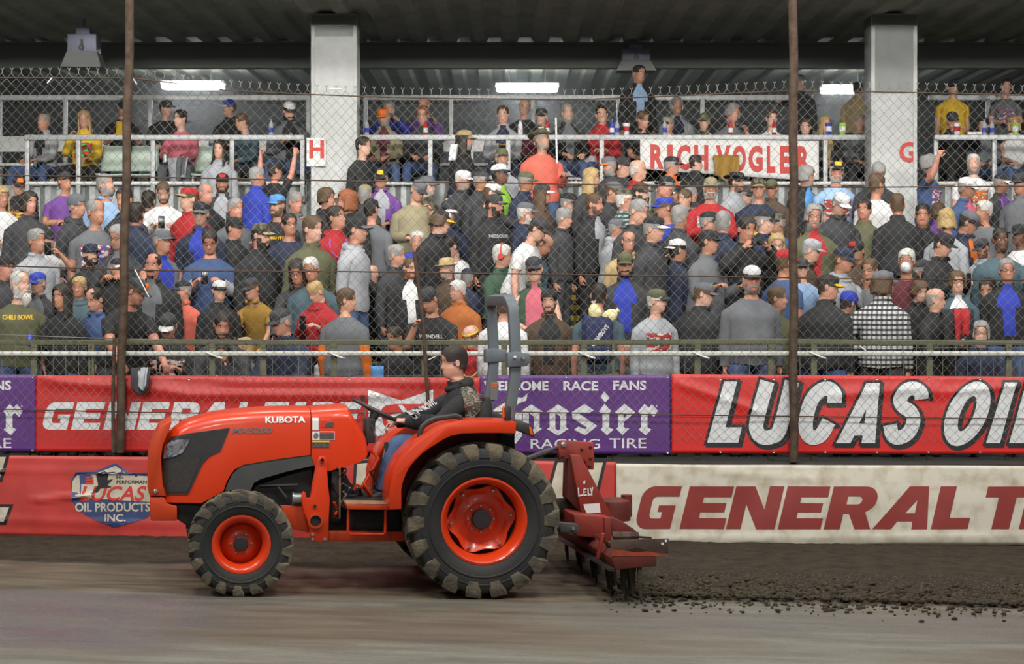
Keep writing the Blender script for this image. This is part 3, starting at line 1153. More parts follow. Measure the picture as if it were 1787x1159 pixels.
m_seat = mat('seat_vinyl', rgb(48, 47, 46), .6, bump=.15, bscale=40)
m_amber = mat('amber_lens', rgb(232, 96, 20), .2, coat=.6)
m_lens = mat('lamp_glass', rgb(190, 192, 205), .12, .55, mottle=.9, mscale=22, col2=rgb(96, 96, 108), contrast=(.42, .6))
m_dust = mat('dusty_plate', rgb(150, 118, 90), .9, mottle=.7, mscale=10, col2=rgb(120, 84, 58))
m_decw = mat('decal_white', rgb(226, 226, 224), .5)
m_decg = mat('decal_grey', rgb(128, 122, 118), .4, .3)
m_decd = mat('decal_dark', rgb(60, 60, 58), .5, mottle=.6, mscale=90, col2=rgb(110, 110, 105))
m_decy = mat('decal_yellow', rgb(226, 196, 40), .5)

tr = empty('tractor', (TX, TY, 0), math.radians(190), 'orange compact tractor with a grey roll bar driving on the dirt track', 'tractor')


def wheel(name, u, v, z, R, W, rim_r, lugs, side):
    """side: +1 near, -1 far; the dished face looks outward."""
    fn = lambda c, s_, a: (c, a * side, s_)
    loc = (u, v, z)
    w = W / 2
    b = MB()
    b.lathe([(rim_r, -w * .8), (rim_r + .02, -w * .92), (R * .74, -w * 1.0), (R * .87, -w * 1.0), (R * .925, -w * .92), (R * .94, -w * .45), (R * .945, 0), (R * .94, w * .45), (R * .925, w * .92),
             (R * .88, w * 1.0), (R * .74, w * 1.0), (rim_r + .02, w * .92), (rim_r, w * .8), (rim_r, -w * .8)], 72, fn)
    for q in (.70, .80):                                # raised rings on the sidewall
        b.lathe([(R * q, w * .98), (R * q + .006, w * 1.02), (R * q + .014, w * 1.02), (R * q + .02, w * .98)], 72, fn)
    tyre = b.build(name, m_tyre, tr, angle=50)
    tyre.location = loc
    b = MB()
    for sd in (-1, 1):
        for k in range(lugs):
            a0 = 2 * math.pi * (k + (.5 if sd > 0 else 0)) / lugs
            st_ = [(0.0, -.02, 1.0, .945, .060), (.35, .045, 1.0, .945, .062), (.75, .10, .998, .94, .074), (.98, .13, .985, .91, .084), (1.04, .145, .925, .85, .084), (1.03, .155, .80, .76, .060)]
            vs = []
            for (al, da, ro, ri, hw) in st_:
                jit = random.uniform(-.006, .006)
                for (aa, rr) in ((-hw, ro), (hw, ro), (hw * 1.15, ri), (-hw * 1.15, ri)):
                    an = a0 + (da + aa + jit) * 22 / lugs * (.95 if R > .5 else .9)
                    al2 = al if rr is ro or al < .99 else al - .06
                    vs.append(fn(R * rr * math.cos(an), R * rr * math.sin(an), sd * w * al2))
            n = len(st_)
            fs = []
            for i in range(n - 1):
                for j in range(4):
                    fs.append((i * 4 + j, i * 4 + (j + 1) % 4, (i + 1) * 4 + (j + 1) % 4, (i + 1) * 4 + j))
            fs += [(0, 1, 2, 3), (4 * n - 1, 4 * n - 2, 4 * n - 3, 4 * n - 4)]
            b.add(vs, fs)
    b.build('tread_lugs', m_mud, tyre, angle=30)
    b = MB()
    b.lathe([(rim_r - .012, w * .78), (rim_r + .012, w * .90), (rim_r + .018, w * .93), (rim_r + .002, w * .94), (rim_r - .02, w * .86), (rim_r - .045, w * .55), (rim_r - .05, w * .2), (rim_r - .05, -w * .8), (rim_r + .01, -w * .92)], 64, fn)
    b.build('rim', m_rim, tyre)
    return tyre, fn


def bolts(par, fn, n, r, a, size, ph=0.0):
    for k in range(n):
        an = 2 * math.pi * k / n + ph
        c, s_ = r * math.cos(an), r * math.sin(an)
        b = MB()
        b.lathe([(size, 0), (size, .012), (size * .7, .02), (.0005, .022)], 8, lambda x, y, z_: fn(c + x, s_ + y, a + z_))
        b.build('wheel_bolt', m_steel, par)


for sd in (1, -1):
    u, z = P(838, 905, .72)
    ty, fn = wheel('rear_tyre', u, .72 * sd, z, .628, .44, .335, 18, sd)
    b = MB()
    prof = [(.06, .02), (.12, .02), (.14, .005), (.20, .0), (.235, .03), (.262, .045), (.268, .03), (.262, .02)]
    b.lathe(prof, 72, fn, lambda an, r, a: 1 + (.075 * math.cos(6 * an + .75) if r > .22 else 0))
    b.build('wheel_disc', m_rim, ty)
    b = MB()
    b.lathe([(.285, -.03), (.05, -.03)], 48, fn)  # flat black sheet painted for the shade behind the disc openings
    b.build('wheel_shade_disc', m_eng, ty)
    b = MB()
    b.lathe([(.078, .0), (.078, .075), (.07, .085), (.001, .087)], 32, fn)
    b.build('hub', m_hub, ty)
    if sd > 0:
        bolts(ty, fn, 8, .106, .02, .012)
        bolts(ty, fn, 6, .247, .045, .015, -.125)
    u, z = P(420, 947, .68)
    ty, fn = wheel('front_tyre', u, .68 * sd, z, .418, .29, .215, 17, sd)
    b = MB()
    b.lathe([(.05, .05), (.085, .05), (.12, .03), (.15, .0), (.168, -.01), (.170, -.03)], 48, fn, lambda an, r, a: 1 + (.03 * math.cos(4 * an) if r > .16 else 0))
    b.build('wheel_disc', m_rim, ty)
    b = MB()
    b.lathe([(.17, -.035), (.05, -.035)], 48, fn)  # black ring standing in for the shade inside the front rim
    b.build('wheel_shade_disc', m_eng, ty)
    b = MB()
    b.lathe([(.058, .0), (.058, .085), (.05, .095), (.001, .096)], 32, fn)
    b.build('hub', m_hub, ty)
    if sd > 0:
        bolts(ty, fn, 6, .082, .05, .010)

# ---- bonnet, lofted along its length
TOPP = [(282, 778), (285, 770), (290, 764), (296, 757), (305, 748), (318, 739), (331, 733), (352, 727), (375, 722), (402, 718.5), (431, 716), (465, 714), (498, 713), (542, 713)]
BOTP = [(282, 852), (285, 872), (290, 877), (352, 878), (390, 857), (395, 842), (402, 829), (410, 819), (426, 811), (487, 801), (542, 794)]
HWP = [(282, .245), (285, .268), (290, .285), (296, .30), (305, .313), (331, .33), (375, .345), (431, .36), (542, .37)]


def hw_at(px):
    return lerp_tab(HWP, px)


def section(zt_, zb_, hw):
    pr = [(hw, zb_), (hw, zt_ - .10), (hw - .012, zt_ - .06), (hw - .045, zt_ - .025), (hw - .10, zt_ - .006), (hw - .2, zt_)]
    return pr + [(-v, z) for v, z in reversed(pr)]


HST = []
for px in sorted(set([p[0] for p in TOPP] + [p[0] for p in BOTP])):
    hw = hw_at(px)
    ut, ztop = P(px, lerp_tab(TOPP, px), hw * .8)
    _, zbot = P(px, lerp_tab(BOTP, px), hw)
    HST.append((P(px, 800, hw)[0], ztop, zbot, hw))
HST.sort(reverse=True)


def loft(stations, name, m, parent):
    b = MB()
    n = 12
    vs = []
    for (u, a, c, hw) in stations:
        vs += [(u, v, z) for v, z in section(a, c, hw)]
    fs = []
    for i in range(len(stations) - 1):
        for j in range(n):
            fs.append((i * n + j, i * n + (j + 1) % n, (i + 1) * n + (j + 1) % n, (i + 1) * n + j))
    fs += [tuple(range(n)), tuple(range(len(vs) - 1, len(vs) - n - 1, -1))]
    b.add(vs, fs)
    return b.build(name, m, parent, angle=40)


hood = loft(HST, 'hood', m_or, tr)
UT = [(-u, (a, c, hw)) for u, a, c, hw in HST]


def skin(stations):
    """Surface of a lofted body: surf(u, z, off) on its near side."""
    tab_t = sorted((u, a) for u, a, c, hw in stations)
    tab_h = sorted((u, hw) for u, a, c, hw in stations)

    def surf(u, z, off):
        zt_, hw = lerp_tab(tab_t, u), lerp_tab(tab_h, u)
        d = zt_ - z
        v = lerp_tab([(.0, hw - .2), (.006, hw - .10), (.025, hw - .045), (.06, hw - .012), (.10, hw), (9, hw)], d)
        return (u, v + off, z)
    return surf


hsurf = skin(HST)


def panel(name, lst, surf, m, parent, off=.006, v=.34, both=True, cell=.04):
    poly = PL(lst, v)
    b = MB()
    put_letters(b, poly_curve([poly]), surf, off, cell)
    o = b.build(name, m, parent, smooth=False)
    if both:
        b = MB()
        put_letters(b, poly_curve([poly]), lambda u, z, o_: tuple(Vector(surf(u, z, o_)) * Vector((1, -1, 1))), off, cell)
        b.build(name, m, parent, smooth=False)
    return o


gp = panel('grille_panel', [(283, 779), (286, 771), (292, 764), (330, 756), (401, 746), (396, 758), (384, 787), (366, 795), (354, 808), (344, 828), (334, 850), (329, 861), (290, 863), (286, 845), (283, 820)], hsurf, m_blkp, tr, .008, .30)
panel('panel_vent', [(289, 808), (338, 800), (352, 795), (340, 825), (330, 850), (326, 857), (292, 859), (288, 838)], hsurf, mat('vent_dark', rgb(58, 54, 50), .7, mottle=.6, mscale=60, col2=rgb(34, 33, 32)), gp, .012, .30)
hl = panel('headlight', [(285, 801), (288, 777), (299, 769), (315, 766), (332, 765), (326, 777), (318, 790), (302, 797)], hsurf, m_lens, tr, .016, .30)
panel('headlight_reflector', [(300, 793), (304, 775), (312, 770), (318, 770), (314, 782), (308, 791)], hsurf, m_steel, hl, .019, .30)
b = MB()
b.box(HST[0][0] - .01, HST[0][0] + .012, -.22, .22, HST[0][2] + .02, HST[0][1] - .05)
b.build('front_grille', m_blkp, tr, bevel=.008)
lp_ = panel('side_panel', [(393, 856), (399, 840), (406, 827), (419, 814), (437, 809), (498, 800), (548, 794), (553, 799), (549, 812), (500, 823), (455, 836), (443, 843), (436, 858)], lambda u, z, o_: (u, lerp_tab(sorted((s[0], s[3]) for s in HST), u) - .012 + o_, z), m_gryp, tr, .006, .35)

CST = []
for px, a, c, hw in ((543.5, 713, 795, .37), (552, 712.5, 823, .37), (576, 711, 822, .37), (608, 709, 813, .365), (616, 722, 810, .36), (628, 742, 807, .355), (638, 757, 800, .35), (642, 772, 792, .345)):
    CST.append((P(px, 800, hw)[0], P(px, a, hw * .8)[1], P(px, c, hw)[1], hw))
cowl = loft(CST, 'dash_cowl', m_or, tr)
csurf = skin(CST)


def side_text(body, x0, x1, y0, y1, surf, m, bold=0.0, lean=0.0, name='lettering', par=None, v=.36):
    vs, fs = text_polys(body, bold)
    a, c = P(x0, y1, v), P(x1, y0, v)
    vs, fs = fit((vs, fs), 0, 1, 0, 1)
    vs = [(a[0] + (p[0]) * (c[0] - a[0]) - lean * p[1] * (c[1] - a[1]), a[1] + p[1] * (c[1] - a[1])) for p in vs]
    b = MB()
    put_letters(b, (vs, fs), surf, .005, .05)
    return b.build(name, m, par or hood, smooth=False)


side_text('KUBOTA', 463, 533, 726, 738.5, hsurf, m_decw, .035)
side_text('MX5200', 404, 473, 746, 757, hsurf, m_decg, .03, .35)
panel('decal', [(545, 729), (556, 729), (556, 751), (545, 751)], csurf, m_decw, cowl, .004, .37, False)
panel('decal', [(559, 741), (562, 736), (568, 735), (570, 740), (567, 746), (561, 746)], csurf, m_signred, cowl, .004, .37, False)
panel('decal', [(567, 745), (569, 738), (582, 737), (582, 745)], csurf, m_decd, cowl, .005, .37, False)
d = panel('decal', [(545, 753), (584, 753), (584, 768), (545, 768)], csurf, m_decw, cowl, .004, .37, False)
panel('decal_field', [(557.5, 756.5), (583, 756.5), (583, 767), (557.5, 767)], csurf, m_decd, d, .006, .37, False)
panel('decal_field', [(557.5, 754), (583, 754), (583, 756.5), (557.5, 756.5)], csurf, m_signred, d, .006, .37, False)
panel('decal_sign', [(547, 760), (549, 756), (553, 755), (556, 759), (555, 764), (551, 766), (547, 764)], csurf, m_decg, d, .006, .37, False)
d = panel('decal', [(545, 769), (575, 769), (575, 781), (545, 781)], csurf, m_decd, cowl, .004, .37, False)
panel('decal_field', [(545, 769), (575, 769), (575, 772), (545, 772)], csurf, m_decy, d, .006, .37, False)

# ---- nose guard, loader brackets, frame
b = MB()
b.prism(PL([(300, 737), (296, 735), (277, 745), (265, 769), (258, 792), (257, 850), (261, 866), (290, 866), (284, 845), (281, 800), (284, 778), (291, 762)], .34), -.34, .34, uvz)
b.prism(PL([(261, 868), (263, 909), (309, 909), (309, 884), (292, 880), (286, 868)], .34), -.30, .34, uvz)
ng = b.build('nose_guard', m_ord, tr, bevel=.008)
b = MB()
q = P3(271.5, 858, .342)
b.lathe([(.02, 0), (.02, .012), (.012, .02), (.001, .021)], 10, lambda x, y, a: (q.x + x, q.y + a, q.z + y))
b.build('guard_bolt', m_steel, ng)
for sd in (1, -1):
    b = MB()
    b.prism(PL([(553, 803), (558, 796), (567, 796), (572, 803), (571, 818), (573, 850), (576, 872), (574, 905), (573, 946), (543, 946), (541, 930), (536, 908), (531, 896), (527, 880), (526, 862), (530, 857), (534, 861), (535, 869), (541, 869), (543, 858), (545, 842), (550, 818)], .50), .46 * sd, .50 * sd, uvz)
    br = b.build('loader_bracket', m_or, tr, bevel=.006)
    if sd > 0:
        for px, py, r, m in ((562, 803, .022, m_rim), (550.5, 909, .062, m_ord)):
            q = P3(px, py, .50)
            b = MB()
            b.lathe([(r, 0), (r, .02), (r * .72, .022), (r * .70, -.03)], 20, lambda x, y, a: (q.x + x, q.y + a, q.z + y))
            bo = b.build('boss', m, br)
            b = MB()
            b.lathe([(r * .70, .006), (.001, .006)], 20, lambda x, y, a: (q.x + x, q.y + a, q.z + y))
            b.build('bore', m_eng, bo) if r < .05 else b.build('bracket_bore', m_eng, br)  # black disc stands in for the shade inside the hole
        for px, py in ((545.5, 933), (545.5, 941), (567, 941), (549.5, 883)):
            q = P3(px, py, .50)
            b = MB()
            b.lathe([(.013, 0), (.013, .014), (.001, .016)], 8, lambda x, y, a: (q.x + x, q.y + a, q.z + y))
            b.build('bracket_bolt', m_steel if py > 900 else m_eng, br)
    b = MB()
    b.prism(PL([(489, 882), (532, 884), (540, 930), (512, 924), (500, 905)], .42), .38 * sd, .42 * sd, uvz)
    b.build('frame_plate', m_ord, tr, bevel=.005)
    b = MB()
    b.prism(PL([(543, 927), (706, 928), (706, 945), (543, 944)], .46), .40 * sd, .46 * sd, uvz)
    b.build('frame_rail', m_ord, tr, bevel=.005)
    # step with its hanging loop
    b = MB()
    b.prism(PL([(604, 880), (690, 881), (690, 890), (606, 889)], .70), .42 * sd, .72 * sd, uvz)
    sp = b.build('step', m_ord, tr, bevel=.005)
    b = MB()
    b.prism(PL([(604, 878.6), (690, 879.6), (690, 880), (604, 880)], .70), .43 * sd, .715 * sd, uvz)
    b.build('step_tread', m_dust, sp)
    b = MB()
    b.tube([Vector((P3(px, py, .66).x, .66 * sd, P3(px, py, .66).z)) for px, py in ((608, 889), (607, 930), (610, 932), (668, 933), (672, 930), (673, 889))], .012, 8)
    b.build('step_loop', m_or, sp)
b = MB()
b.tube([P3(512, 870, .40), P3(527, 870, .40)], .045, 16)
b.tube([P3(510, 870, .40), P3(513, 870, .40)], .052, 16)
b.build('coupling', m_steel, tr)

# ---- engine, gearbox, axles
b = MB()
b.prism(PL([(395, 872), (430, 830), (552, 806), (598, 815), (612, 845), (640, 866), (700, 870), (880, 868), (880, 915), (700, 928), (540, 926), (480, 910), (395, 905)], .20), -.20, .20, uvz)
b.prism(PL([(440, 850), (545, 815), (545, 905), (500, 900), (450, 880)], .28), -.28, .28, uvz)
b.prism(PL([(305, 880), (395, 876), (395, 905), (330, 920), (308, 906)], .26), -.26, .26, uvz)
b.prism(PL([(578, 822), (596, 818), (596, 910), (578, 912)], .34), -.1, .34, uvz)
b.prism(PL([(606, 892), (700, 892), (700, 928), (606, 928)], .38), .2, .38, uvz)
b.build('engine', m_eng, tr, bevel=.01)
b = MB()
u0, z0 = P(838, 905, .72)
b.tube([(u0, -.55, z0), (u0, .55, z0)], .13, 16)
b.build('rear_axle', m_eng, tr)
b = MB()
u1, z1 = P(420, 947, .68)
b.tube([(u1, -.56, z1), (u1, .56, z1)], .06, 12)
b.box(u1 - .09, u1 + .09, -.12, .12, z1 - .02, z1 + .25)
b.build('front_axle', m_eng, tr)
for k in range(14):                                 # hoses, rods and wires in the open engine bay
    rr = random.Random(k + 3)
    x0 = rr.uniform(575, 650)
    y0 = rr.uniform(822, 900)
    pts = [P3(x0, y0, .36)]
    for _ in range(4):
        x0 += rr.uniform(-10, 14)
        y0 += rr.uniform(-16, 16)
        pts.append(P3(min(690, max(570, x0)), min(905, max(818, y0)), rr.uniform(.30, .40)))
    b = MB()
    b.tube(pts, rr.uniform(.006, .013), 6)
    b.build('hose', [m_eng, m_blkp, m_steel, m_or][k % 4 if k > 3 else 0], tr)
b = MB()
b.tube([P3(593, 815, .37), P3(593, 905, .37)], .007, 6)
b.build('dipstick', m_dust, tr)
b = MB()
b.tube([P3(648, 865, .25), P3(632, 850, .30), P3(660, 800, .28), P3(648, 786, .28)], .016, 6)
b.build('pedal_linkage', m_or, tr)
for px, py, qx, qy in ((452, 848, 520, 846), (485, 850, 500, 868)):
    b = MB()
    b.tube([P3(px, py, .31), P3(qx, qy, .31)], .009, 6)
    b.build('engine_pipe', m_gryp, tr)

# ---- fenders
FPX = [(679, 889), (679, 852), (683, 834), (690, 816), (698, 802), (708, 790), (722, 776), (737, 765), (750, 757), (764, 748), (780, 741), (804, 736), (838, 735), (872, 735), (900, 736)]
FO = PL(FPX, .90)


def inset(pts, d):
    out = []
    for i, p in enumerate(pts):
        a, c = pts[max(0, i - 1)], pts[min(len(pts) - 1, i + 1)]
        t = Vector((c[0] - a[0], c[1] - a[1])).normalized()
        out.append((p[0] + t.y * d, p[1] - t.x * d))
    return out


sgn = 1
_t = inset(FO, .05)
if _t[-1][1] > FO[-1][1]:
    sgn = -1
for sd in (1, -1):
    b = MB()
    b.prism(FO + inset(FO, .022 * sgn)[::-1], .40 * sd, .93 * sd, uvz)
    b.prism(FO + inset(FO, .095 * sgn)[::-1], .90 * sd, .935 * sd, uvz)
    fd = b.build('fender', m_or, tr, bevel=.008)
    b = MB()
    b.prism(inset(FO, .02 * sgn) + [P(900, 800, .41), P(880, 860, .41), P(700, 889, .41)], .39 * sd, .41 * sd, uvz)
    b.build('fender_wall', m_orin, fd)
    b = MB()
    b.prism(PL([(899, 735), (923, 739), (929, 750), (933, 764), (921, 759), (910, 753), (900, 752)], .90), .42 * sd, .93 * sd, uvz)
    tl = b.build('fender_tail', m_blkp, fd, bevel=.008)
    b = MB()
    b.prism(PL([(923.5, 744), (927, 746), (931, 760), (925, 758)], .94), .91 * sd, .945 * sd, uvz)
    b.build('tail_reflector', m_amber, fd, bevel=.004)
    b = MB()
    b.prism(PL([(880, 734), (879, 712), (882, 707), (889, 708), (892, 713), (891, 734)], .86), .84 * sd, .89 * sd, uvz)
    fl = b.build('hazard_lamp', m_blkp, tr, bevel=.006)
    b = MB()
    b.prism(PL([(876, 728), (876, 712), (879, 708), (884, 708), (885, 730)], .86), .845 * sd, .885 * sd, uvz)
    b.prism(PL([(889, 728), (889, 712), (891, 711), (893, 714), (892.5, 729)], .86), .845 * sd, .885 * sd, uvz)
    b.build('hazard_lens', m_amber, fl, bevel=.006)
    b = MB()
    b.prism(PL([(872, 752), (898, 752), (898, 800), (872, 800)], .45), .36 * sd, .45 * sd, uvz)
    b.build('fender_bracket', m_eng, tr)
    b = MB()
    pts = [P3(px, py, .66) for px, py in ((732, 768), (732, 756), (738, 744), (748, 736), (760, 731), (780, 728), (796, 726), (803, 728), (804, 737))]
    b.tube([Vector((p.x, p.y * sd, p.z)) for p in pts], .023, 8)
    b.build('grab_rail', m_blkp, tr)

# ---- seat, wheel, controls
b = MB()
b.prism(PL([(828, 745), (836, 712), (847, 692), (853, 692), (858, 706), (857, 738), (850, 752)], .20), -.24, .24, uvz)
b.prism(PL([(775, 764), (772, 772), (778, 786), (850, 790), (858, 772), (836, 766)], .20), -.25, .25, uvz)
seat = b.build('seat', m_seat, tr, bevel=.03)
b = MB()
b.prism(PL([(735, 872), (740, 800), (870, 800), (870, 872)], .38), -.38, .38, uvz)
b.prism(PL([(600, 890), (600, 870), (700, 870), (700, 890)], .40), -.42, .42, uvz)
b.prism(PL([(780, 805), (780, 786), (850, 788), (850, 805)], .2), -.2, .2, uvz)
b.build('operator_platform', m_eng, tr, bevel=.01)
hub_c = P3(657, 717, 0)
e1 = (P3(697, 736, 0) - P3(619, 698, 0)).normalized()
SWR = (P3(697, 736, 0) - P3(619, 698, 0)).length / 2 + .005
e2 = Vector((0, 1, 0))
b = MB()
b.tube([hub_c + e1 * SWR * math.cos(t) + e2 * SWR * math.sin(t) for t in [2 * math.pi * i / 40 for i in range(40)]], .016, 8, closed=True)
nrm = e1.cross(e2)
if nrm.z < 0:
    nrm = -nrm
for t in (.3, 2.4, 4.5):
    b.tube([hub_c - nrm * .03, hub_c + e1 * SWR * math.cos(t) + e2 * SWR * math.sin(t)], .011, 6)
b.tube([hub_c - nrm * .06, hub_c + nrm * .005], .04, 12)
sw = b.build('steering_wheel', m_blkp, tr)
b = MB()
b.tube([hub_c - nrm * .05, P3(643, 750, 0), P3(628, 800, 0)], .035, 10)
b.box(*sorted((P3(636, 0, 0).x, P3(652, 0, 0).x)), -.14, .14, hub_c.z - .26, hub_c.z - .06)
b.build('steering_column', m_blkp, tr, bevel=.008)
for v, x0, y0, x1, y1, m in ((.30, 700, 790, 713, 775, m_rim), (.33, 660, 770, 652, 752, m_blkp), (-.3, 640, 745, 634, 700, m_blkp), (.2, 668, 800, 672, 782, m_blkp)):
    b = MB()
    A, B = P3(x0, y0, v), P3(x1, y1, v)
    b.tube([A, B], .008, 6)
    lv = b.build('lever', m_steel, tr)
    b = MB()
    b.tube([B, B + (B - A).normalized() * .05], .017, 8)
    b.build('lever_grip', m, lv)

# ---- folding roll bar
for sd in (1,):
    path = [P3(884, 760, .55), P3(887, 735, .55), P3(898, 662, .55), P3(900, 628, .55), P3(896, 548, .55), P3(894, 536, .54), P3(890, 527, .50)]
    far = [Vector((p.x, -p.y, p.z)) for p in reversed(path)]
    zt_ = P3(890, 524, .4).z
    top = [Vector((path[-1].x, .46, zt_ - .006)), Vector((path[-1].x, .40, zt_)), Vector((path[-1].x, -.40, zt_)), Vector((path[-1].x, -.46, zt_ - .006))]
    b = MB()
    b.tube(path + top + far, .062, 4)
    rb = b.build('roll_bar', m_rops, tr, bevel=.01)
for sd in (1, -1):
    b = MB()
    q = PL([(884, 616), (900, 613), (914, 616), (923, 617), (925, 630), (918, 639), (884, 641)], .58)
    b.prism(q, .49 * sd, .625 * sd, uvz)
    kb = b.build('fold_bracket', m_rops, rb, bevel=.01)
    b = MB()
    q = P3(908, 624, .625)
    b.tube([(q.x - .02, .62 * sd, q.z), (q.x - .02, .66 * sd, q.z)], .016, 8)
    b.tube([(q.x + .05, .62 * sd, q.z), (q.x + .05, .655 * sd, q.z + .006)], .012, 8)
    b.build('fold_pin', m_steel, rb)
    b = MB()
    A, B = P3(881, 760, .55), P3(895, 690, .55)
b = MB()
for (x0, x1, y0, y1, m) in ((856, 868, 666, 698, 0), (857, 867, 668, 671, 1), (857, 867, 674, 676, 1)):
    A, B = P(x0, y1, -.5), P(x1, y0, -.5)
    b.cur = m
    dd = .004 + .002 * m
    b.box(min(A[0], B[0]), max(A[0], B[0]), -.5 - .002, -.5 + dd, A[1], B[1])
b.build('roll_bar_decal', [m_decg, m_amber], rb)

# ---- linkage to the implement
for sd in (1, -1):
    b = MB()
    b.tube([P3(850, 930, .3) * Vector((1, sd, 1)), P3(930, 925, .40) * Vector((1, sd, 1)), P3(985, 921, .45) * Vector((1, sd, 1))], .028, 8)
    b.build('lower_link', m_gryp, tr)
b = MB()
b.tube([P3(895, 812, 0), P3(982, 777, 0)], .018, 8)
b.tube([P3(915, 803, 0), P3(960, 786, 0)], .026, 8)
b.build('top_link', m_gryp, tr)

# ================================================================== the red power harrow behind it
m_ir = mat('implement_red', rgb(150, 46, 32), .55, mottle=.7, mscale=7, col2=rgb(104, 44, 34))
m_ird = mat('implement_dark_red', rgb(110, 36, 28), .6, mottle=.7, mscale=9, col2=rgb(70, 40, 32))
m_irr = mat('worn_steel', rgb(96, 78, 68), .6, .4, mottle=.8, mscale=10, col2=rgb(60, 44, 38))
m_soil = mat('soil_crust', rgb(50, 42, 30), .95, mottle=.8, mscale=14, col2=rgb(74, 62, 44), bump=.5)
ph = empty('power_harrow', (TX, TY, 0), math.radians(190), 'dull red tine harrow hitched behind the orange tractor', 'harrow')
b = MB()
b.prism(PL([(978, 771), (983, 769), (1035, 772), (1034, 819), (1023, 819), (1019, 804), (993, 794), (975, 803), (972, 780)], 0), -.05, .05, uvz)
mp_ = b.build('mast_plate', m_ir, ph, bevel=.006)
for px, py in ((983, 776), (1015, 784), (1030, 780), (1030, 800), (1029, 813), (981, 797)):
    q = P3(px, py, .05)
    b = MB()
    r = .024 if px == 983 else .012
    b.lathe([(r, 0), (r, .012), (r * .6, .016), (.001, .017)], 10, lambda x, y, a: (q.x + x, q.y + a, q.z + y))
    b.build('mast_bolt', m_steel if px == 983 else m_eng, mp_)
b = MB()
b.prism(PL([(993, 793), (1011, 794), (1066, 900), (1013, 900)], .10), .06, .16, uvz)
arm = b.build('mast_arm', m_ir, ph, bevel=.006)
b = MB()
b.prism(PL([(987, 800), (996, 796), (1016, 900), (985, 868)], -.06), -.16, .05, uvz)
b.build('mast_arm', m_ird, ph, bevel=.006)


def flat_uv(v):
    return lambda u, z, off: (u, v + off, z)


b = MB()
for lst in ([(1008, 851), (1010, 851), (1011, 864), (1017, 862), (1017, 865), (1009, 867)], [(1018, 853), (1023, 852), (1023, 854), (1020, 855), (1020, 858), (1023, 857.5), (1023, 859), (1020, 860), (1020, 863), (1024, 862), (1024, 865), (1018, 866)],
            [(1025, 852), (1027, 852), (1027.5, 862), (1031, 861), (1031, 864), (1025.5, 865)], [(1029, 851), (1031, 851), (1032, 856), (1033.5, 850), (1035, 850), (1033.5, 859), (1033.5, 865), (1031.5, 865), (1031.5, 859)]):
    put_letters(b, poly_curve([PL(lst, .16)]), flat_uv(.16), .004)
put_letters(b, poly_curve([PL([(1018, 880), (1046, 878), (1048, 895), (1024, 896), (1020, 888)], .16)]), flat_uv(.16), .004)
put_letters(b, poly_curve([PL([(1018, 840), (1021, 838), (1021, 844), (1018, 845)], .16)]), flat_uv(.16), .004)
b.build('paint_marks', m_decw, arm, smooth=False)
b = MB()
b.prism(PL([(1001, 899), (1006, 897), (1066, 903), (1066, 942), (1006, 936)], .35), -.35, .35, uvz)
b.build('gear_case', m_ir, ph, bevel=.012)
b = MB()
b.prism(PL([(1064, 902), (1086, 910), (1106, 923), (1115, 932), (1066, 943)], .30), -.30, .30, uvz)
b.build('rear_cowl', m_ird, ph, bevel=.01)
q = P3(1072, 896, -.25)
b = MB()
b.lathe([(.14, -.06), (.15, .06), (.14, .11), (.08, .135), (.001, .14)], 24, lambda x, y, a: (q.x + x, q.y + y, q.z + a))
b.lathe([(.05, .0), (.05, .19), (.001, .19)], 14, lambda x, y, a: (q.x - .11 + x, q.y + y, q.z + a - .03))
b.build('gear_dome', m_ird, ph)
b = MB()
q = P3(992, 885, -.2)
b.tube([q + Vector((.22, 0, -.02)), q + Vector((-.1, 0, 0))], .09, 14)
b.build('drive_shaft', m_soil, ph)
# housing across the full width with its rotor tines
sec = [(-1.02, .25), (-.99, .34), (-1.05, .40), (-1.20, .43), (-1.36, .38), (-1.36, .27)]
b = MB()
b.prism(sec, -1.2, 1.2, uvz)
hs = b.build('rotor_housing', m_ird, ph, bevel=.008)
b = MB()
b.prism([(-1.01, .235), (-.96, .245), (-.97, .262), (-1.01, .265)], -1.22, 1.22, uvz)
b.build('front_bar', m_eng, hs)
for i in range(9):
    v = -1.1 + i * .27
    b = MB()
    b.box(-1.2, -1.03, v, v + .13, .395, .435)
    b.build('cover_plate', [m_ir, m_irr, m_ird][i % 3], hs, bevel=.006)
for k in range(12):
    v = -1.1 + .2 * k
    for e in (-1, 1):
        a = k * 1.05
        cu, cv = -1.18 + .085 * math.cos(a) * e, v + .085 * math.sin(a) * e
        b = MB()
        b.tube([(cu, cv, .27), (cu, cv, .12), (cu - .02, cv, -.05)], [.02, .018, .008], 6)
        b.build('tine', m_soil, ph)
b = MB()
b.prism(PL([(1066, 943), (1167, 940), (1166, 971), (1066, 971)], 1.2), 1.185, 1.2, uvz)
bl = b.build('side_blade', m_irr, ph, bevel=.003)
b = MB()
put_letters(b, poly_curve([PL([(1066, 971), (1066, 958), (1090, 961), (1110, 964), (1130, 962), (1150, 966), (1166, 966), (1166, 971)], 1.2)]), flat_uv(1.2), .002)
b.build('blade_edge', mat('worn_orange', rgb(168, 66, 34), .6, mottle=.7, mscale=12, col2=rgb(110, 60, 40)), bl, smooth=False)
for px, py in ((1162, 944), (1156, 949)):
    q = P3(px, py, 1.2)
    b = MB()
    b.lathe([(.011, .0), (.011, .004), (.001, .004)], 10, lambda x, y, a: (q.x + x, q.y + a, q.z + y))
    b.build('blade_bolt', m_decw, bl)
b = MB()
A, B = P3(1069, 936, 1.0), P3(1114, 937, 1.0)
n = 140
b.tube([A.lerp(B, i / n) + Vector((0, .032 * math.cos(i * .7), .032 * math.sin(i * .7))) for i in range(n + 1)], .009, 5)
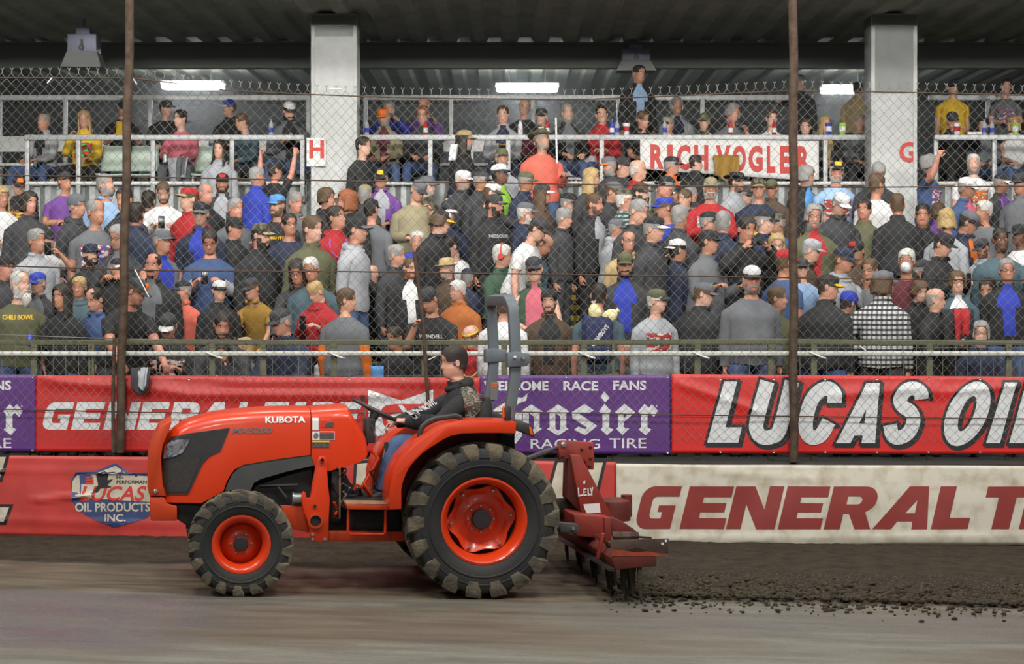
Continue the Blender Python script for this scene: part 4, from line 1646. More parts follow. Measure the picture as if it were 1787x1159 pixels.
b.tube([B, P3(1137, 939, 1.0)], .010, 6)
b.build('spring', m_irr, ph)
b = MB()
b.prism(PL([(1054, 903), (1066, 904), (1066, 950), (1056, 950)], .8), .74, .82, uvz)
b.prism(PL([(1050, 932), (1055, 930), (1046, 975), (1041, 975)], .9), .86, .92, uvz)
b.build('strut', m_ir, ph, bevel=.005)
for sd in (1, -1):
    b = MB()
    b.prism(PL([(975, 911), (1007, 914), (1008, 930), (976, 928)], .45), .40 * sd, .50 * sd, uvz)
    hb = b.build('hitch_bracket', m_gryp, ph, bevel=.006)
    q = P3(1000, 922, .5)
    b = MB()
    b.tube([(q.x, .5 * sd, q.z), (q.x, .52 * sd, q.z)], .016, 8)
    b.build('hitch_pin', m_steel, hb)
b = MB()
b.prism(PL([(1095, 972), (1112, 970), (1108, 1000), (1106, 1040), (1102, 1040), (1098, 1000)], 1.1), 1.09, 1.13, uvz)
b.prism(PL([(1080, 972), (1092, 972), (1092, 1036), (1086, 1036)], .9), .88, .93, uvz)
b.build('tine_guard', m_soil, ph, bevel=.004)

# clods thrown out over the clay behind the harrow
b = MB()
rr = random.Random(5)
for k in range(900):
    x = rr.uniform(.75, 6.2)
    e = 16.03 + .10 * noise.noise(Vector((x * 1.5, 0, 2)))
    y = e - abs(rr.gauss(0, .28)) + rr.uniform(-.03, .7) * (rr.random() < .5)
    r = min(.035, abs(rr.gauss(0, .010)) + .004)
    c = Vector((x, y, ground_z(x, y) + r * .45))
    n0 = len(b.v)
    b.blob(c, r * rr.uniform(.8, 1.5), r * rr.uniform(.8, 1.3), r * rr.uniform(.6, .95), 6, 4)
    for i in range(n0, len(b.v)):
        p = Vector(b.v[i])
        b.v[i] = tuple(c + (p - c) * rr.uniform(.7, 1.2))
for k in range(2600):                               # crumbled soil left standing in the tilled strip
    x = rr.uniform(.9, 6.2)
    y = 16.05 + abs(rr.gauss(0, .42))
    if y > 17.3:
        continue
    r = min(.034, abs(rr.gauss(0, .012)) + .006)
    c = Vector((x, y, ground_z(x, y) + .03 + r * .3))
    n0 = len(b.v)
    b.blob(c, r * rr.uniform(.8, 1.6), r * rr.uniform(.8, 1.3), r * rr.uniform(.6, 1.0), 5, 3)
    for i in range(n0, len(b.v)):
        p = Vector(b.v[i])
        b.v[i] = tuple(c + (p - c) * rr.uniform(.7, 1.2))
o = b.build('loose_clods', m_soil, fix=False, angle=0)
tag(o, 'dark dirt clods scattered along the tilled strip behind the harrow', 'dirt', None, 'stuff')

# ================================================================== people
NT = 24                                  # points round a torso or head ring


def rot(axis, a):
    return np.array(Matrix.Rotation(a, 3, axis))


def unit(v):
    v = np.asarray(v, float)
    n = np.linalg.norm(v)
    return v / n if n > 1e-9 else v


def ring_pts(c, R, rx, rf, rb, n=NT, sq=1.0):
    a = 2 * np.pi * np.arange(n) / n
    ca, sa = np.cos(a), np.sin(a)
    if sq != 1.0:
        ca = np.sign(ca) * np.abs(ca) ** sq
        sa = np.sign(sa) * np.abs(sa) ** sq
    loc = np.stack([rx * ca, np.where(sa < 0, rf, rb) * sa, np.zeros(n)], 1)
    return c + loc @ R.T


# (height over the pelvis, half width, front, back)
TORSO = [(-.075, .168, .105, .125), (-.03, .176, .112, .130), (.03, .174, .112, .120), (.09, .163, .108, .106), (.15, .156, .104, .098), (.21, .158, .106, .100),
         (.27, .166, .112, .106), (.33, .174, .117, .112), (.38, .180, .115, .114), (.425, .178, .106, .108), (.47, .156, .090, .096), (.505, .105, .068, .080), (.53, .070, .058, .066), (.565, .058, .056, .060)]
HOLE0, HOLE1 = 8, 10                     # torso rings the arms grow between
# head rings: height over the head centre, half width, front, back, lift of nose
HEAD = [(-.135, .056, .038, .070, 0), (-.118, .046, .082, .066, 0), (-.100, .054, .092, .070, 0), (-.082, .060, .094, .076, 0), (-.068, .063, .094, .080, .002), (-.052, .066, .093, .086, .006),
        (-.040, .068, .092, .090, .026), (-.026, .070, .091, .094, .021), (-.010, .0715, .089, .098, .013), (.010, .073, .087, .102, .006), (.030, .0745, .094, .104, .003), (.052, .0755, .095, .105, 0),
        (.075, .074, .090, .102, 0), (.095, .067, .078, .092, 0), (.110, .054, .060, .073, 0), (.121, .034, .038, .046, 0), (.126, .012, .012, .016, 0)]

ARM = {  # (upper arm direction, forearm direction) for the +x side: x outward, y backward, z up
    'down': ((.16, .05, -1), (.06, -.18, -1)), 'fold': ((.28, -.25, -1), (-1, -.42, .12)), 'phone': ((.24, -.34, -.9), (-.55, -.75, .50)),
    'lap': ((.20, -.45, -.85), (-.42, -.85, -.18)), 'face': ((.22, -.62, -.70), (-.42, -.22, 1)), 'up': ((.38, -.15, 1), (.08, -.12, 1)), 'wave': ((.5, -.5, .35), (.1, -.35, 1)),
    'cam': ((.40, -.80, -.25), (-.62, -.12, .70)), 'rail': ((.16, -.55, -.80), (-.05, -.80, -.60)), 'hold': ((.18, -.28, -.92), (-.15, -.90, .38)), 'hip': ((.55, .15, -.85), (-.65, -.30, -.65)),
    'point': ((.20, -.9, -.15), (.0, -1, .1)), 'cross': ((.26, -.3, -1), (-.95, -.5, .25)), 'belly': ((.22, -.12, -1), (-.60, -.78, -.05)), 'drink': ((.24, -.72, -.55), (-.40, -.30, .95)),
    'wheel': None}


def newell(p):
    return np.cross(p - p.mean(0), np.roll(p, -1, 0) - p.mean(0)).sum(0)


def align(base, pts, out_b, out_p):
    """Order of the new ring's points that continues the old loop without a twist."""
    n = len(pts)
    d = 1 if (np.dot(newell(base), out_b) > 0) == (np.dot(newell(pts), out_p) > 0) else -1
    o_ = np.arange(n)[::d]
    best = None
    bc, pc = base - base.mean(0), pts - pts.mean(0)
    for sh in range(n):
        idx = np.roll(o_, sh)
        e = ((pc[idx] - bc) ** 2).sum()
        if best is None or e < best[0]:
            best = (e, idx)
    return best[1]


def build_body(pose):
    """One continuous body surface for a pose. Returns points, faces and, per face, (region, a, b) tags."""
    g = pose.get('girth', 1.0)
    lean, side, twist = [math.radians(pose.get(k, 0)) for k in ('lean', 'side', 'twist')]
    sit = pose.get('sit', False)
    hy, hp, ht = [math.radians(pose.get(k, 0)) for k in ('hyaw', 'hpitch', 'htilt')]
    V, F, T = [], [], []

    def addv(p):
        V.extend(np.asarray(p).tolist())
        return list(range(len(V) - len(p), len(V)))

    def bridge(A, B, tag_, t0=None):
        n = len(A)
        for j in range(n):
            F.append((A[j], A[(j + 1) % n], B[(j + 1) % n], B[j]))
            T.append(tag_(j))

    pel = np.array([0, 0, .56 if sit else .955])
    rings, frames = [], []
    p = pel.copy()
    prev = None
    for (s, rx, rf, rb) in TORSO:
        k = min(1, max(0, (s + .05) / .40))
        k = k * k * (3 - 2 * k) if not pose.get('hinge') else min(1, k * 2.2)
        base = .35 if sit else .15
        f = base + (1 - base) * k
        R = rot('Z', twist * k) @ rot('X', lean * f) @ rot('Y', side * f)
        ds = s - (prev if prev is not None else 0)
        p = p + R[:, 2] * ds
        prev = s
        gg = g if s < .40 else 1 + (g - 1) * .4
        belly = pose.get('belly', 0) * math.exp(-((s - .13) / .11) ** 2)
        pts = ring_pts(p, R, rx * gg, rf * gg + belly, rb * gg, sq=.88 if s < .46 else 1)
        rings.append(addv(pts))
        frames.append((p.copy(), R))
    # neck to head
    Rt = frames[-1][1]
    Rh = rot('Z', hy) @ rot('X', hp + lean * .25) @ rot('Y', ht)
    ptop = frames[-1][0]
    hc = ptop + (Rt[:, 2] * .5 + Rh[:, 2] * .5) * .165 - Rh[:, 1] * .012
    R0 = rot('Z', hy * .5) @ rot('X', (lean + hp) * .5)
    mid = ptop * .5 + (hc - Rh[:, 2] * .135) * .5
    rings.append(addv(ring_pts(mid, R0, .056, .055, .058)))
    torso_n = len(rings)
    a = 2 * np.pi * np.arange(NT) / NT
    jw = pose.get('jaw', 1.0)
    for (z, rx, rf, rb, nose) in HEAD:
        w = jw if z < -.03 else 1
        pts = ring_pts(hc + Rh[:, 2] * z, Rh, rx * w, rf, rb)
        fwd = -Rh[:, 1]
        if nose:
            pts[18] += fwd * nose
            pts[17] += fwd * nose * .30
            pts[19] += fwd * nose * .30
        if abs(z - .010) < .012 or abs(z + .010) < .004:      # eye sockets
            for j in (16, 20):
                pts[j] -= fwd * .007
        if abs(z + .082) < .004:
            for j in (17, 18, 19):
                pts[j] += fwd * .003
        rings.append(addv(pts))
    top = addv([hc + Rh[:, 2] * .128])[0]
    zs = [t[0] for t in TORSO] + [.60] + [h[0] for h in HEAD]
    for i in range(len(rings) - 1):
        A, B = rings[i], rings[i + 1]
        head = i >= torso_n - 1
        for j in range(NT):
            if HOLE0 <= i < HOLE1 and (j in (22, 23, 0, 1) or j in (10, 11, 12, 13)):
                continue
            F.append((A[j], A[(j + 1) % NT], B[(j + 1) % NT], B[j]))
            ang = (j + .5) * 15 - 270           # 0 = front, + towards the person's left
            ang = (ang + 180) % 360 - 180
            T.append(('neck' if i == torso_n - 1 else 'head' if head else 'torso', (zs[i] + zs[i + 1]) / 2, ang))
    for j in range(NT):
        F.append((rings[-1][j], rings[-1][(j + 1) % NT], top))
        T.append(('head', .127, 0))

    joints = {'head': hc, 'Rh': Rh}

    def limb(loop, path, radii, region, sd, ref, out):
        """Grow a tube from an open loop of points along path; radii are (a, b) half widths."""
        n = len(loop)
        cur = loop
        k = len(path)
        path = [np.asarray(q, float) for q in path]
        for i in range(k):
            t = unit(path[min(i + 1, k - 1)] - path[max(i - 1, 0)])
            x = unit(np.cross(t, ref)) if i == 0 else unit(x - t * np.dot(x, t))
            y = np.cross(x, t)
            ra, rb_ = radii[i]
            an = 2 * np.pi * np.arange(n) / n
            pts = path[i] + np.outer(np.cos(an) * ra, x) + np.outer(np.sin(an) * rb_, y)
            if i == 0:
                order = align(np.array([V[q] for q in loop]), pts, out, t)
            new = addv(pts[order])
            bridge(cur, new, lambda j, i=i: (region, sd, (i + .0) / (k - 1)))
            cur = new
        return cur

    # arms
    for sd, cj in ((1, 0), (-1, 12)):
        js = [(cj + q) % NT for q in (-2, -1, 0, 1, 2)]
        lo = [rings[HOLE0][j] for j in js]
        hi = [rings[HOLE1][j] for j in js]
        m = rings[HOLE0 + 1]
        loop = lo + [m[js[-1]]] + hi[::-1] + [m[js[0]]]
        pc, Rc = frames[9]
        S = pc + Rc @ np.array([sd * .176 * (1 + (g - 1) * .5), .005, .004])
        spec = pose.get('armL' if sd > 0 else 'armR', 'down')
        la, lf = .285, .255
        if isinstance(spec, str):
            up_, fo = ARM[spec]
            M = rot('Z', twist) @ (rot('X', lean * (.25 if spec in ('rail', 'lap', 'down') else .8)))
            up_ = M @ unit(np.array(up_) * [sd, 1, 1])
            fo = M @ unit(np.array(fo) * [sd, 1, 1])
            E = S + up_ * la
            W = E + fo * lf
        else:                                             # reach for a point
            W = np.asarray(spec[0], float)
            hint = np.asarray(spec[1], float) if len(spec) > 1 else np.array([sd * .4, .4, -1])
            d_ = W - S
            D = min(np.linalg.norm(d_), (la + lf) * .995)
            W = S + unit(d_) * D
            ca = (la * la + D * D - lf * lf) / (2 * la * D)
            ax = unit(d_)
            hp_ = unit(hint - ax * np.dot(hint, ax))
            E = S + ax * la * ca + hp_ * la * math.sqrt(max(0, 1 - ca * ca))
        joints['elbow%d' % sd], joints['wrist%d' % sd] = E, W
        u1, u2 = unit(E - S), unit(W - E)
        path = [S + u1 * .035, S + u1 * .10, S + u1 * .19, E - u1 * .045, E - u1 * .005 + u2 * .005, E + u2 * .045, E + u2 * .11, W - u2 * .05, W]
        ag = 1 + (g - 1) * .7
        rad = [(.052, .052), (.049, .050), (.044, .045), (.039, .041), (.039, .040), (.040, .041), (.038, .040), (.030, .031), (.027, .023)]
        rad = [(x_ * ag, y_ * ag) for x_, y_ in rad]
        end = limb(loop, path, rad, 'arm', sd, np.array([.02, 1.0, .15]) if abs(u1[1]) < .85 else np.array([.02, .1, 1.0]), Rc @ np.array([sd, 0.0, 0]))
        # hand: palm, four fingers and a thumb
        pn = pose.get('palmL' if sd > 0 else 'palmR')
        pn = unit(pn) if pn is not None else unit(np.array([0, .35, -1.0]) if abs(u2[2]) < .75 else np.array([-sd * 1.0, 0, 0]) + np.array([0, -.4, 0]))
        pn = unit(pn - u2 * np.dot(pn, u2))
        ws = unit(np.cross(u2, pn))
        K = len(end)
        cur = end
        tow = 1 if np.dot(ws, np.array([-sd, -.6, .3])) > 0 else -1     # thumb side points inward
        thumb = ws * tow
        for dl, hw, ht_ in ((.025, .030, .019), (.055, .040, .017), (.090, .041, .014)):
            an = 2 * np.pi * np.arange(K) / K
            ctr = W + u2 * dl
            pts = ctr + np.outer(np.cos(an) * hw, ws) + np.outer(np.sin(an) * ht_, pn)
            if dl < .03:
                order = align(np.array([V[q] for q in cur]), pts, u2, u2)
            new = addv(pts[order])
            bridge(cur, new, lambda j: ('hand', sd, 0))
            cur = new
        F.append(tuple(cur))
        T.append(('hand', sd, 0))
        curl = pose.get('curl', .55)
        for q, (off, ln) in enumerate(((.030, .068), (.010, .078), (-.010, .072), (-.029, .056))):
            a0 = W + u2 * .082 + thumb * off
            d0 = u2
            segs = [a0]
            cc = 0
            for fr in (.45, .30, .25):
                cc += curl * (1 + .12 * q)
                d0 = u2 * math.cos(cc) + pn * math.sin(cc)
                segs.append(segs[-1] + d0 * ln * fr)
            finger(V, F, T, segs, (.0092, .0088, .0078, .0055), ('hand', sd, 1), thumb)
        tb = W + u2 * .03 + thumb * .026
        d1 = unit(thumb * .75 + u2 * .6 + pn * .25)
        d2 = unit(thumb * .25 + u2 * .85 + pn * .45)
        finger(V, F, T, [tb, tb + d1 * .034, tb + d1 * .034 + d2 * .028, tb + d1 * .034 + d2 * .05], (.0125, .0108, .0098, .0065), ('hand', sd, 1), pn)

    # legs
    bot = rings[0]
    pc, Rc = frames[0]
    f_, b_ = np.array(V[bot[18]]), np.array(V[bot[6]])
    dn = -Rc[:, 2]
    cr = addv([b_ * .75 + f_ * .25 + dn * .035, (b_ + f_) / 2 + dn * .05, b_ * .25 + f_ * .75 + dn * .035])
    for sd in (1, -1):
        if sd > 0:
            loop = [bot[j % NT] for j in range(18, 31)] + [cr[0], cr[1], cr[2]]
        else:
            loop = [bot[j] for j in range(6, 19)] + [cr[2], cr[1], cr[0]]
        H = pel + np.array([sd * .092 * g, 0, -.05])
        spec = pose.get('legL' if sd > 0 else 'legR')
        if spec is not None:
            Kn, A = np.asarray(spec[0], float), np.asarray(spec[1], float)
        elif sit:
            sp = pose.get('spread', .10)
            Kn = H + np.array([sd * sp, -.43, .02])
            A = Kn + np.array([sd * .0, -.02, -.42])
        else:
            st_ = pose.get('stride', 0) * sd
            Kn = H + np.array([sd * .02, -.02 - st_ * .12, -.43])
            A = Kn + np.array([sd * .01, .03 - st_ * .02, -.40])
        u1, u2 = unit(Kn - H), unit(A - Kn)
        path = [H + u1 * .07, H + u1 * .17, H + u1 * .29, Kn - u1 * .06, Kn - u1 * .01 + u2 * .01, Kn + u2 * .06, Kn + u2 * .15, Kn + u2 * .28, A]
        rad = [(.092, .098), (.086, .090), (.073, .076), (.060, .062), (.056, .058), (.054, .056), (.055, .060), (.042, .045), (.034, .040)]
        lg = 1 + (g - 1) * .8
        rad = [(x_ * lg, y_ * lg) for x_, y_ in rad]
        end = limb(loop, path, rad, 'leg', sd, np.array([0, 1.0, .25]) if not sit else np.array([0.0, .6, .8]), np.array([0, 0, -1.0]))
        toe = pose.get('toe', np.array([sd * .15, -1, 0]))
        ft = unit(np.asarray(toe, float))
        base_up = np.array([0, 0, 1.0])
        bz = A[2]
        sole = A - np.array([0, 0, .085])
        cur = end
        K = len(end)
        for (fw, zz_, hw, hh) in ((-.01, .055, .042, .055), (.03, .045, .046, .046), (.10, .032, .048, .032), (.165, .022, .040, .022), (.19, .018, .018, .012)):
            ctr = sole + ft * fw + base_up * zz_
            up_ = base_up if fw > 0 else unit(base_up * .5 + ft * .6)
            xs = unit(np.cross(ft, base_up))
            an = 2 * np.pi * np.arange(K) / K
            pts = ctr + np.outer(np.cos(an) * hw, xs) + np.outer(np.sin(an) * hh, up_)
            if fw < 0:
                order = align(np.array([V[q] for q in cur]), pts, u2, ft)
            new = addv(pts[order])
            bridge(cur, new, lambda j: ('foot', sd, 0))
            cur = new
        F.append(tuple(cur))
        T.append(('foot', sd, 1))
    V = np.array(V)
    # face features as slight relief islands of the same mesh
    def feat(px_, pz, w, h, d, region, sub=0.0, ang=0.0):
        fwd, rt, up_ = -Rh[:, 1], Rh[:, 0], Rh[:, 2]
        c = hc + rt * px_ + up_ * pz + fwd * sub
        n = 8
        ps = [c + fwd * d]
        for rr_, dd in ((.6, .8), (1.0, 0)):
            for q in range(n):
                t = 2 * math.pi * q / n
                x_, z_ = math.cos(t) * w * rr_, math.sin(t) * h * rr_
                ps.append(c + rt * (x_ * math.cos(ang) - z_ * math.sin(ang)) + up_ * (z_ * math.cos(ang) + x_ * math.sin(ang)) + fwd * d * dd * (1 if rr_ < 1 else 0))
        return ps, [(0, 1 + q, 1 + (q + 1) % n) for q in range(n)] + [(1 + q, 1 + n + q, 1 + n + (q + 1) % n, 1 + (q + 1) % n) for q in range(n)], region

    extra = []
    for sd in (1, -1):
        extra.append(feat(sd * .030, .006, .0135, .0065, .007, 'white', .075))
        extra.append(feat(sd * .030, .006, .0062, .0062, .0085, 'iris', .075))
        extra.append(feat(sd * .032, .026, .021, .0045, .010, 'brow', .080, sd * -.10))
        fwd, rt, up_ = -Rh[:, 1], Rh[:, 0], Rh[:, 2]
        c = hc + rt * sd * .071 - fwd * .008 - up_ * .008
        ps = []
        n = 10
        for lay, (out, sc_) in enumerate(((0, .8), (.010, 1.0), (.017, .85), (.013, .4))):
            for q in range(n):
                t = 2 * math.pi * q / n
                ps.append(c + rt * sd * out - fwd * (math.cos(t) * .019 * sc_ + out * .5) + up_ * (math.sin(t) * .032 * sc_))
        fs = [(l * n + q, l * n + (q + 1) % n, (l + 1) * n + (q + 1) % n, (l + 1) * n + q) for l in range(3) for q in range(n)] + [tuple(range(3 * n, 4 * n))]
        extra.append((ps, fs, 'ear'))
    extra.append(feat(0, -.076, .023, .0062, .010, 'lip', .088))
    for ps, fs, rg_ in extra:
        b0 = len(V)
        V = np.vstack([V, np.array(ps)])
        for f in fs:
            F.append(tuple(i + b0 for i in f))
            T.append((rg_, 0, 0))
    return V, F, T, joints


def finger(V, F, T, pts, rad, tg, ref):
    n = 6
    b0 = len(V)
    k = len(pts)
    for i, p in enumerate(pts):
        t = unit(pts[min(i + 1, k - 1)] - pts[max(i - 1, 0)])
        x = unit(np.cross(t, ref))
        y = np.cross(x, t)
        for q in range(n):
            a = 2 * math.pi * q / n
            V.append((p + x * math.cos(a) * rad[i] + y * math.sin(a) * rad[i]).tolist())
    for i in range(k - 1):
        for q in range(n):
            F.append((b0 + i * n + q, b0 + i * n + (q + 1) % n, b0 + (i + 1) * n + (q + 1) % n, b0 + (i + 1) * n + q))
            T.append(tg)
    F.append(tuple(range(b0, b0 + n)))
    T.append(tg)
    F.append(tuple(range(b0 + (k - 1) * n, b0 + k * n)))
    T.append(tg)


def vertex_normals(V, F):
    N = np.zeros_like(V)
    for f in F:
        a, b_, c = V[f[0]], V[f[1]], V[f[2]]
        nn = np.cross(b_ - a, c - a)
        for i in f:
            N[i] += nn
    ln = np.linalg.norm(N, axis=1)
    ln[ln < 1e-12] = 1
    return N / ln[:, None]


def orient(V, F):
    """Consistent outward faces."""
    me = bpy.data.meshes.new('t')
    me.from_pydata(V.tolist(), [], F)
    bm = bmesh.new()
    bm.from_mesh(me)
    bmesh.ops.recalc_face_normals(bm, faces=bm.faces)
    bm.faces.ensure_lookup_table()
    out = [tuple(v.index for v in f.verts) for f in bm.faces]
    bm.free()
    bpy.data.meshes.remove(me)
    return out


def mesh_obj(name, V, F, mats, idx, parent, smooth=True, levels=0):
    me = bpy.data.meshes.new(name)
    me.from_pydata(V.tolist() if hasattr(V, 'tolist') else V, [], F)
    for m in mats:
        me.materials.append(m)
    if idx is not None and len(mats) > 1:
        me.polygons.foreach_set('material_index', idx)
    if smooth:
        me.shade_smooth()
    me.update()
    o = bpy.data.objects.new(name, me)
    C.objects.link(o)
    o.parent = parent
    if levels:
        md = o.modifiers.new('smooth', 'SUBSURF')
        md.levels = md.render_levels = levels
    return o


def shell(name, V, F, T, N, keep, off, mats, pick, parent, levels=0, wrinkle=0.0, seed=0):
    """A garment or hair: the chosen faces of the body lifted off it by off(point index, region tag)."""
    sel = [i for i, t in enumerate(T) if keep(t)]
    if not sel:
        return None
    used = {}
    vs, fs, idx = [], [], []
    reg = {}
    for i in sel:
        for q in F[i]:
            reg.setdefault(q, T[i])
    for i in sel:
        f = []
        for q in F[i]:
            if q not in used:
                used[q] = len(vs)
                d = off(T[i])
                p = V[q] + N[q] * d
                if wrinkle:
                    p = p + N[q] * wrinkle * noise.noise(Vector((p[0] * 13 + seed, p[1] * 13, p[2] * 17)))
                vs.append(p)
            f.append(used[q])
        fs.append(tuple(f))
        idx.append(pick(T[i]) if pick else 0)
    return mesh_obj(name, np.array(vs), fs, mats, idx, parent, levels=levels)


# ---- colours of clothes, hair and skin
COL = dict(blk=(38, 38, 41), dk=(57, 58, 62), gry=(104, 107, 112), lgr=(164, 167, 172), wht=(222, 222, 222), nvy=(38, 46, 68), blu=(62, 84, 126), dnm=(72, 92, 128), lbl=(150, 180, 216), roy=(44, 62, 168),
           red=(172, 34, 40), mar=(92, 34, 44), pnk=(204, 104, 120), yel=(232, 186, 34), org=(232, 116, 30), rst=(178, 100, 44), mus=(160, 122, 46), tan=(184, 160, 116), khk=(150, 141, 112), olv=(94, 95, 68),
           grn=(58, 84, 66), tea=(74, 98, 108), brn=(84, 66, 52), pur=(112, 66, 146), crl=(222, 106, 88), sky=(84, 150, 214), gra=(150, 148, 146), whi=(206, 204, 198), dkb=(44, 36, 30), bro=(92, 70, 48),
           blo=(184, 156, 104), ora=(150, 86, 48), lim=(150, 200, 60), cam=(104, 98, 78))


def cmat(c, kind='cloth'):
    key = '%s_%s' % (kind, c)
    if key in _mats:
        return _mats[key]
    if c == 'plaid':
        return plaid_mat()
    base = rgb(*COL[c])
    if kind == 'hair':
        return mat(key, base, .6, mottle=.5, mscale=60, col2=tuple(x * .55 for x in base[:3]) + (1,), bump=.3, bscale=120)
    if c == 'cam':
        return mat(key, base, .85, mottle=1, mscale=16, col2=rgb(56, 52, 42), contrast=(.47, .53))
    return mat(key, base, .85, mottle=.35, mscale=9, col2=tuple(x * .62 for x in base[:3]) + (1,), bump=.25, bscale=26)


def plaid_mat(name='plaid_shirt', a=(196, 196, 196), c=(44, 46, 50)):
    if name in _mats:
        return _mats[name]
    m = mat(name, rgb(*a), .85)
    nt = m.node_tree
    tc = nt.nodes.new('ShaderNodeTexCoord')
    p = nt.nodes['Principled BSDF']
    prev = None
    for ax in (0, 2):
        w = nt.nodes.new('ShaderNodeTexWave')
        w.bands_direction = 'XYZ'[ax]
        w.inputs['Scale'].default_value = 6.5
        r = nt.nodes.new('ShaderNodeMapRange')
        r.inputs[1].default_value, r.inputs[2].default_value = .55, .7
        nt.links.new(tc.outputs['Object'], w.inputs['Vector'])
        nt.links.new(w.outputs['Fac'], r.inputs[0])
        if prev is not None:
            ad = nt.nodes.new('ShaderNodeMath')
            ad.operation = 'ADD'
            ad.use_clamp = True
            nt.links.new(prev, ad.inputs[0])
            nt.links.new(r.outputs[0], ad.inputs[1])
            prev = ad.outputs[0]
        else:
            ml = nt.nodes.new('ShaderNodeMath')
            ml.operation = 'MULTIPLY'
            ml.inputs[1].default_value = .7
            nt.links.new(r.outputs[0], ml.inputs[0])
            prev = ml.outputs[0]
    mx = nt.nodes.new('ShaderNodeMix')
    mx.data_type = 'RGBA'
    mx.inputs['A'].default_value = rgb(*a)
    mx.inputs['B'].default_value = rgb(*c)
    nt.links.new(prev, mx.inputs['Factor'])
    nt.links.new(mx.outputs['Result'], p.inputs['Base Color'])
    return m


def print_mat(key, cols):
    """A printed chest motif: blotches of the given colours."""
    nm = 'print_' + key
    if nm in _mats:
        return _mats[nm]
    m = mat(nm, rgb(*cols[0]), .8)
    nt = m.node_tree
    p = nt.nodes['Principled BSDF']
    tc = nt.nodes.new('ShaderNodeTexCoord')
    mp = nt.nodes.new('ShaderNodeMapping')
    mp.inputs['Scale'].default_value = (1, 1, 2.2)
    n = nt.nodes.new('ShaderNodeTexNoise')
    n.inputs['Scale'].default_value = 15
    cr = nt.nodes.new('ShaderNodeValToRGB')
    cr.color_ramp.interpolation = 'CONSTANT'
    e = cr.color_ramp.elements
    e[0].position, e[0].color = 0, rgb(*cols[0])
    e[1].position, e[1].color = .46, rgb(*cols[1])
    for i, c in enumerate(cols[2:]):
        k = e.new(.53 + .07 * i)
        k.color = rgb(*c)
    nt.links.new(tc.outputs['Object'], mp.inputs[0])
    nt.links.new(mp.outputs[0], n.inputs['Vector'])
    nt.links.new(n.outputs['Fac'], cr.inputs[0])
    nt.links.new(cr.outputs[0], p.inputs['Base Color'])
    return m


PRINTS = dict(red=[(170, 40, 40), (60, 60, 64), (210, 190, 180)], yel=[(222, 190, 60), (60, 52, 40), (190, 60, 40)], wht=[(214, 214, 214), (50, 50, 54), (190, 190, 194)], blu=[(60, 80, 150), (190, 60, 50), (206, 206, 206)],
              mix=[(190, 60, 60), (222, 200, 90), (60, 80, 140), (220, 220, 220)], grn=[(110, 210, 90), (40, 40, 44), (200, 60, 50)], org=[(222, 110, 40), (60, 60, 70), (210, 190, 160)], bad=[(92, 110, 170), (170, 60, 60), (60, 50, 46), (214, 200, 180)])
SKINS = [(206, 158, 134), (196, 144, 120), (214, 168, 146), (188, 134, 108), (200, 140, 118)]
for i, c in enumerate(SKINS):
    mat('skin_%d' % i, rgb(*c), .5, mottle=.3, mscale=14, col2=rgb(int(c[0] * .94), int(c[1] * .84), int(c[2] * .82)))
mat('skin_dark', rgb(112, 76, 58), .5, mottle=.3, mscale=14)
mat('skin_tan', rgb(168, 118, 90), .5, mottle=.3, mscale=14)
m_eyew = mat('eye_white', rgb(226, 222, 216), .3)
m_eyed = mat('eye_iris', rgb(44, 36, 30), .3)
m_lip = mat('lips', rgb(168, 96, 86), .5)
m_shoe = mat('shoe_leather', rgb(52, 46, 42), .6, mottle=.3)
m_glass = mat('spectacle_frame', rgb(40, 38, 38), .4)


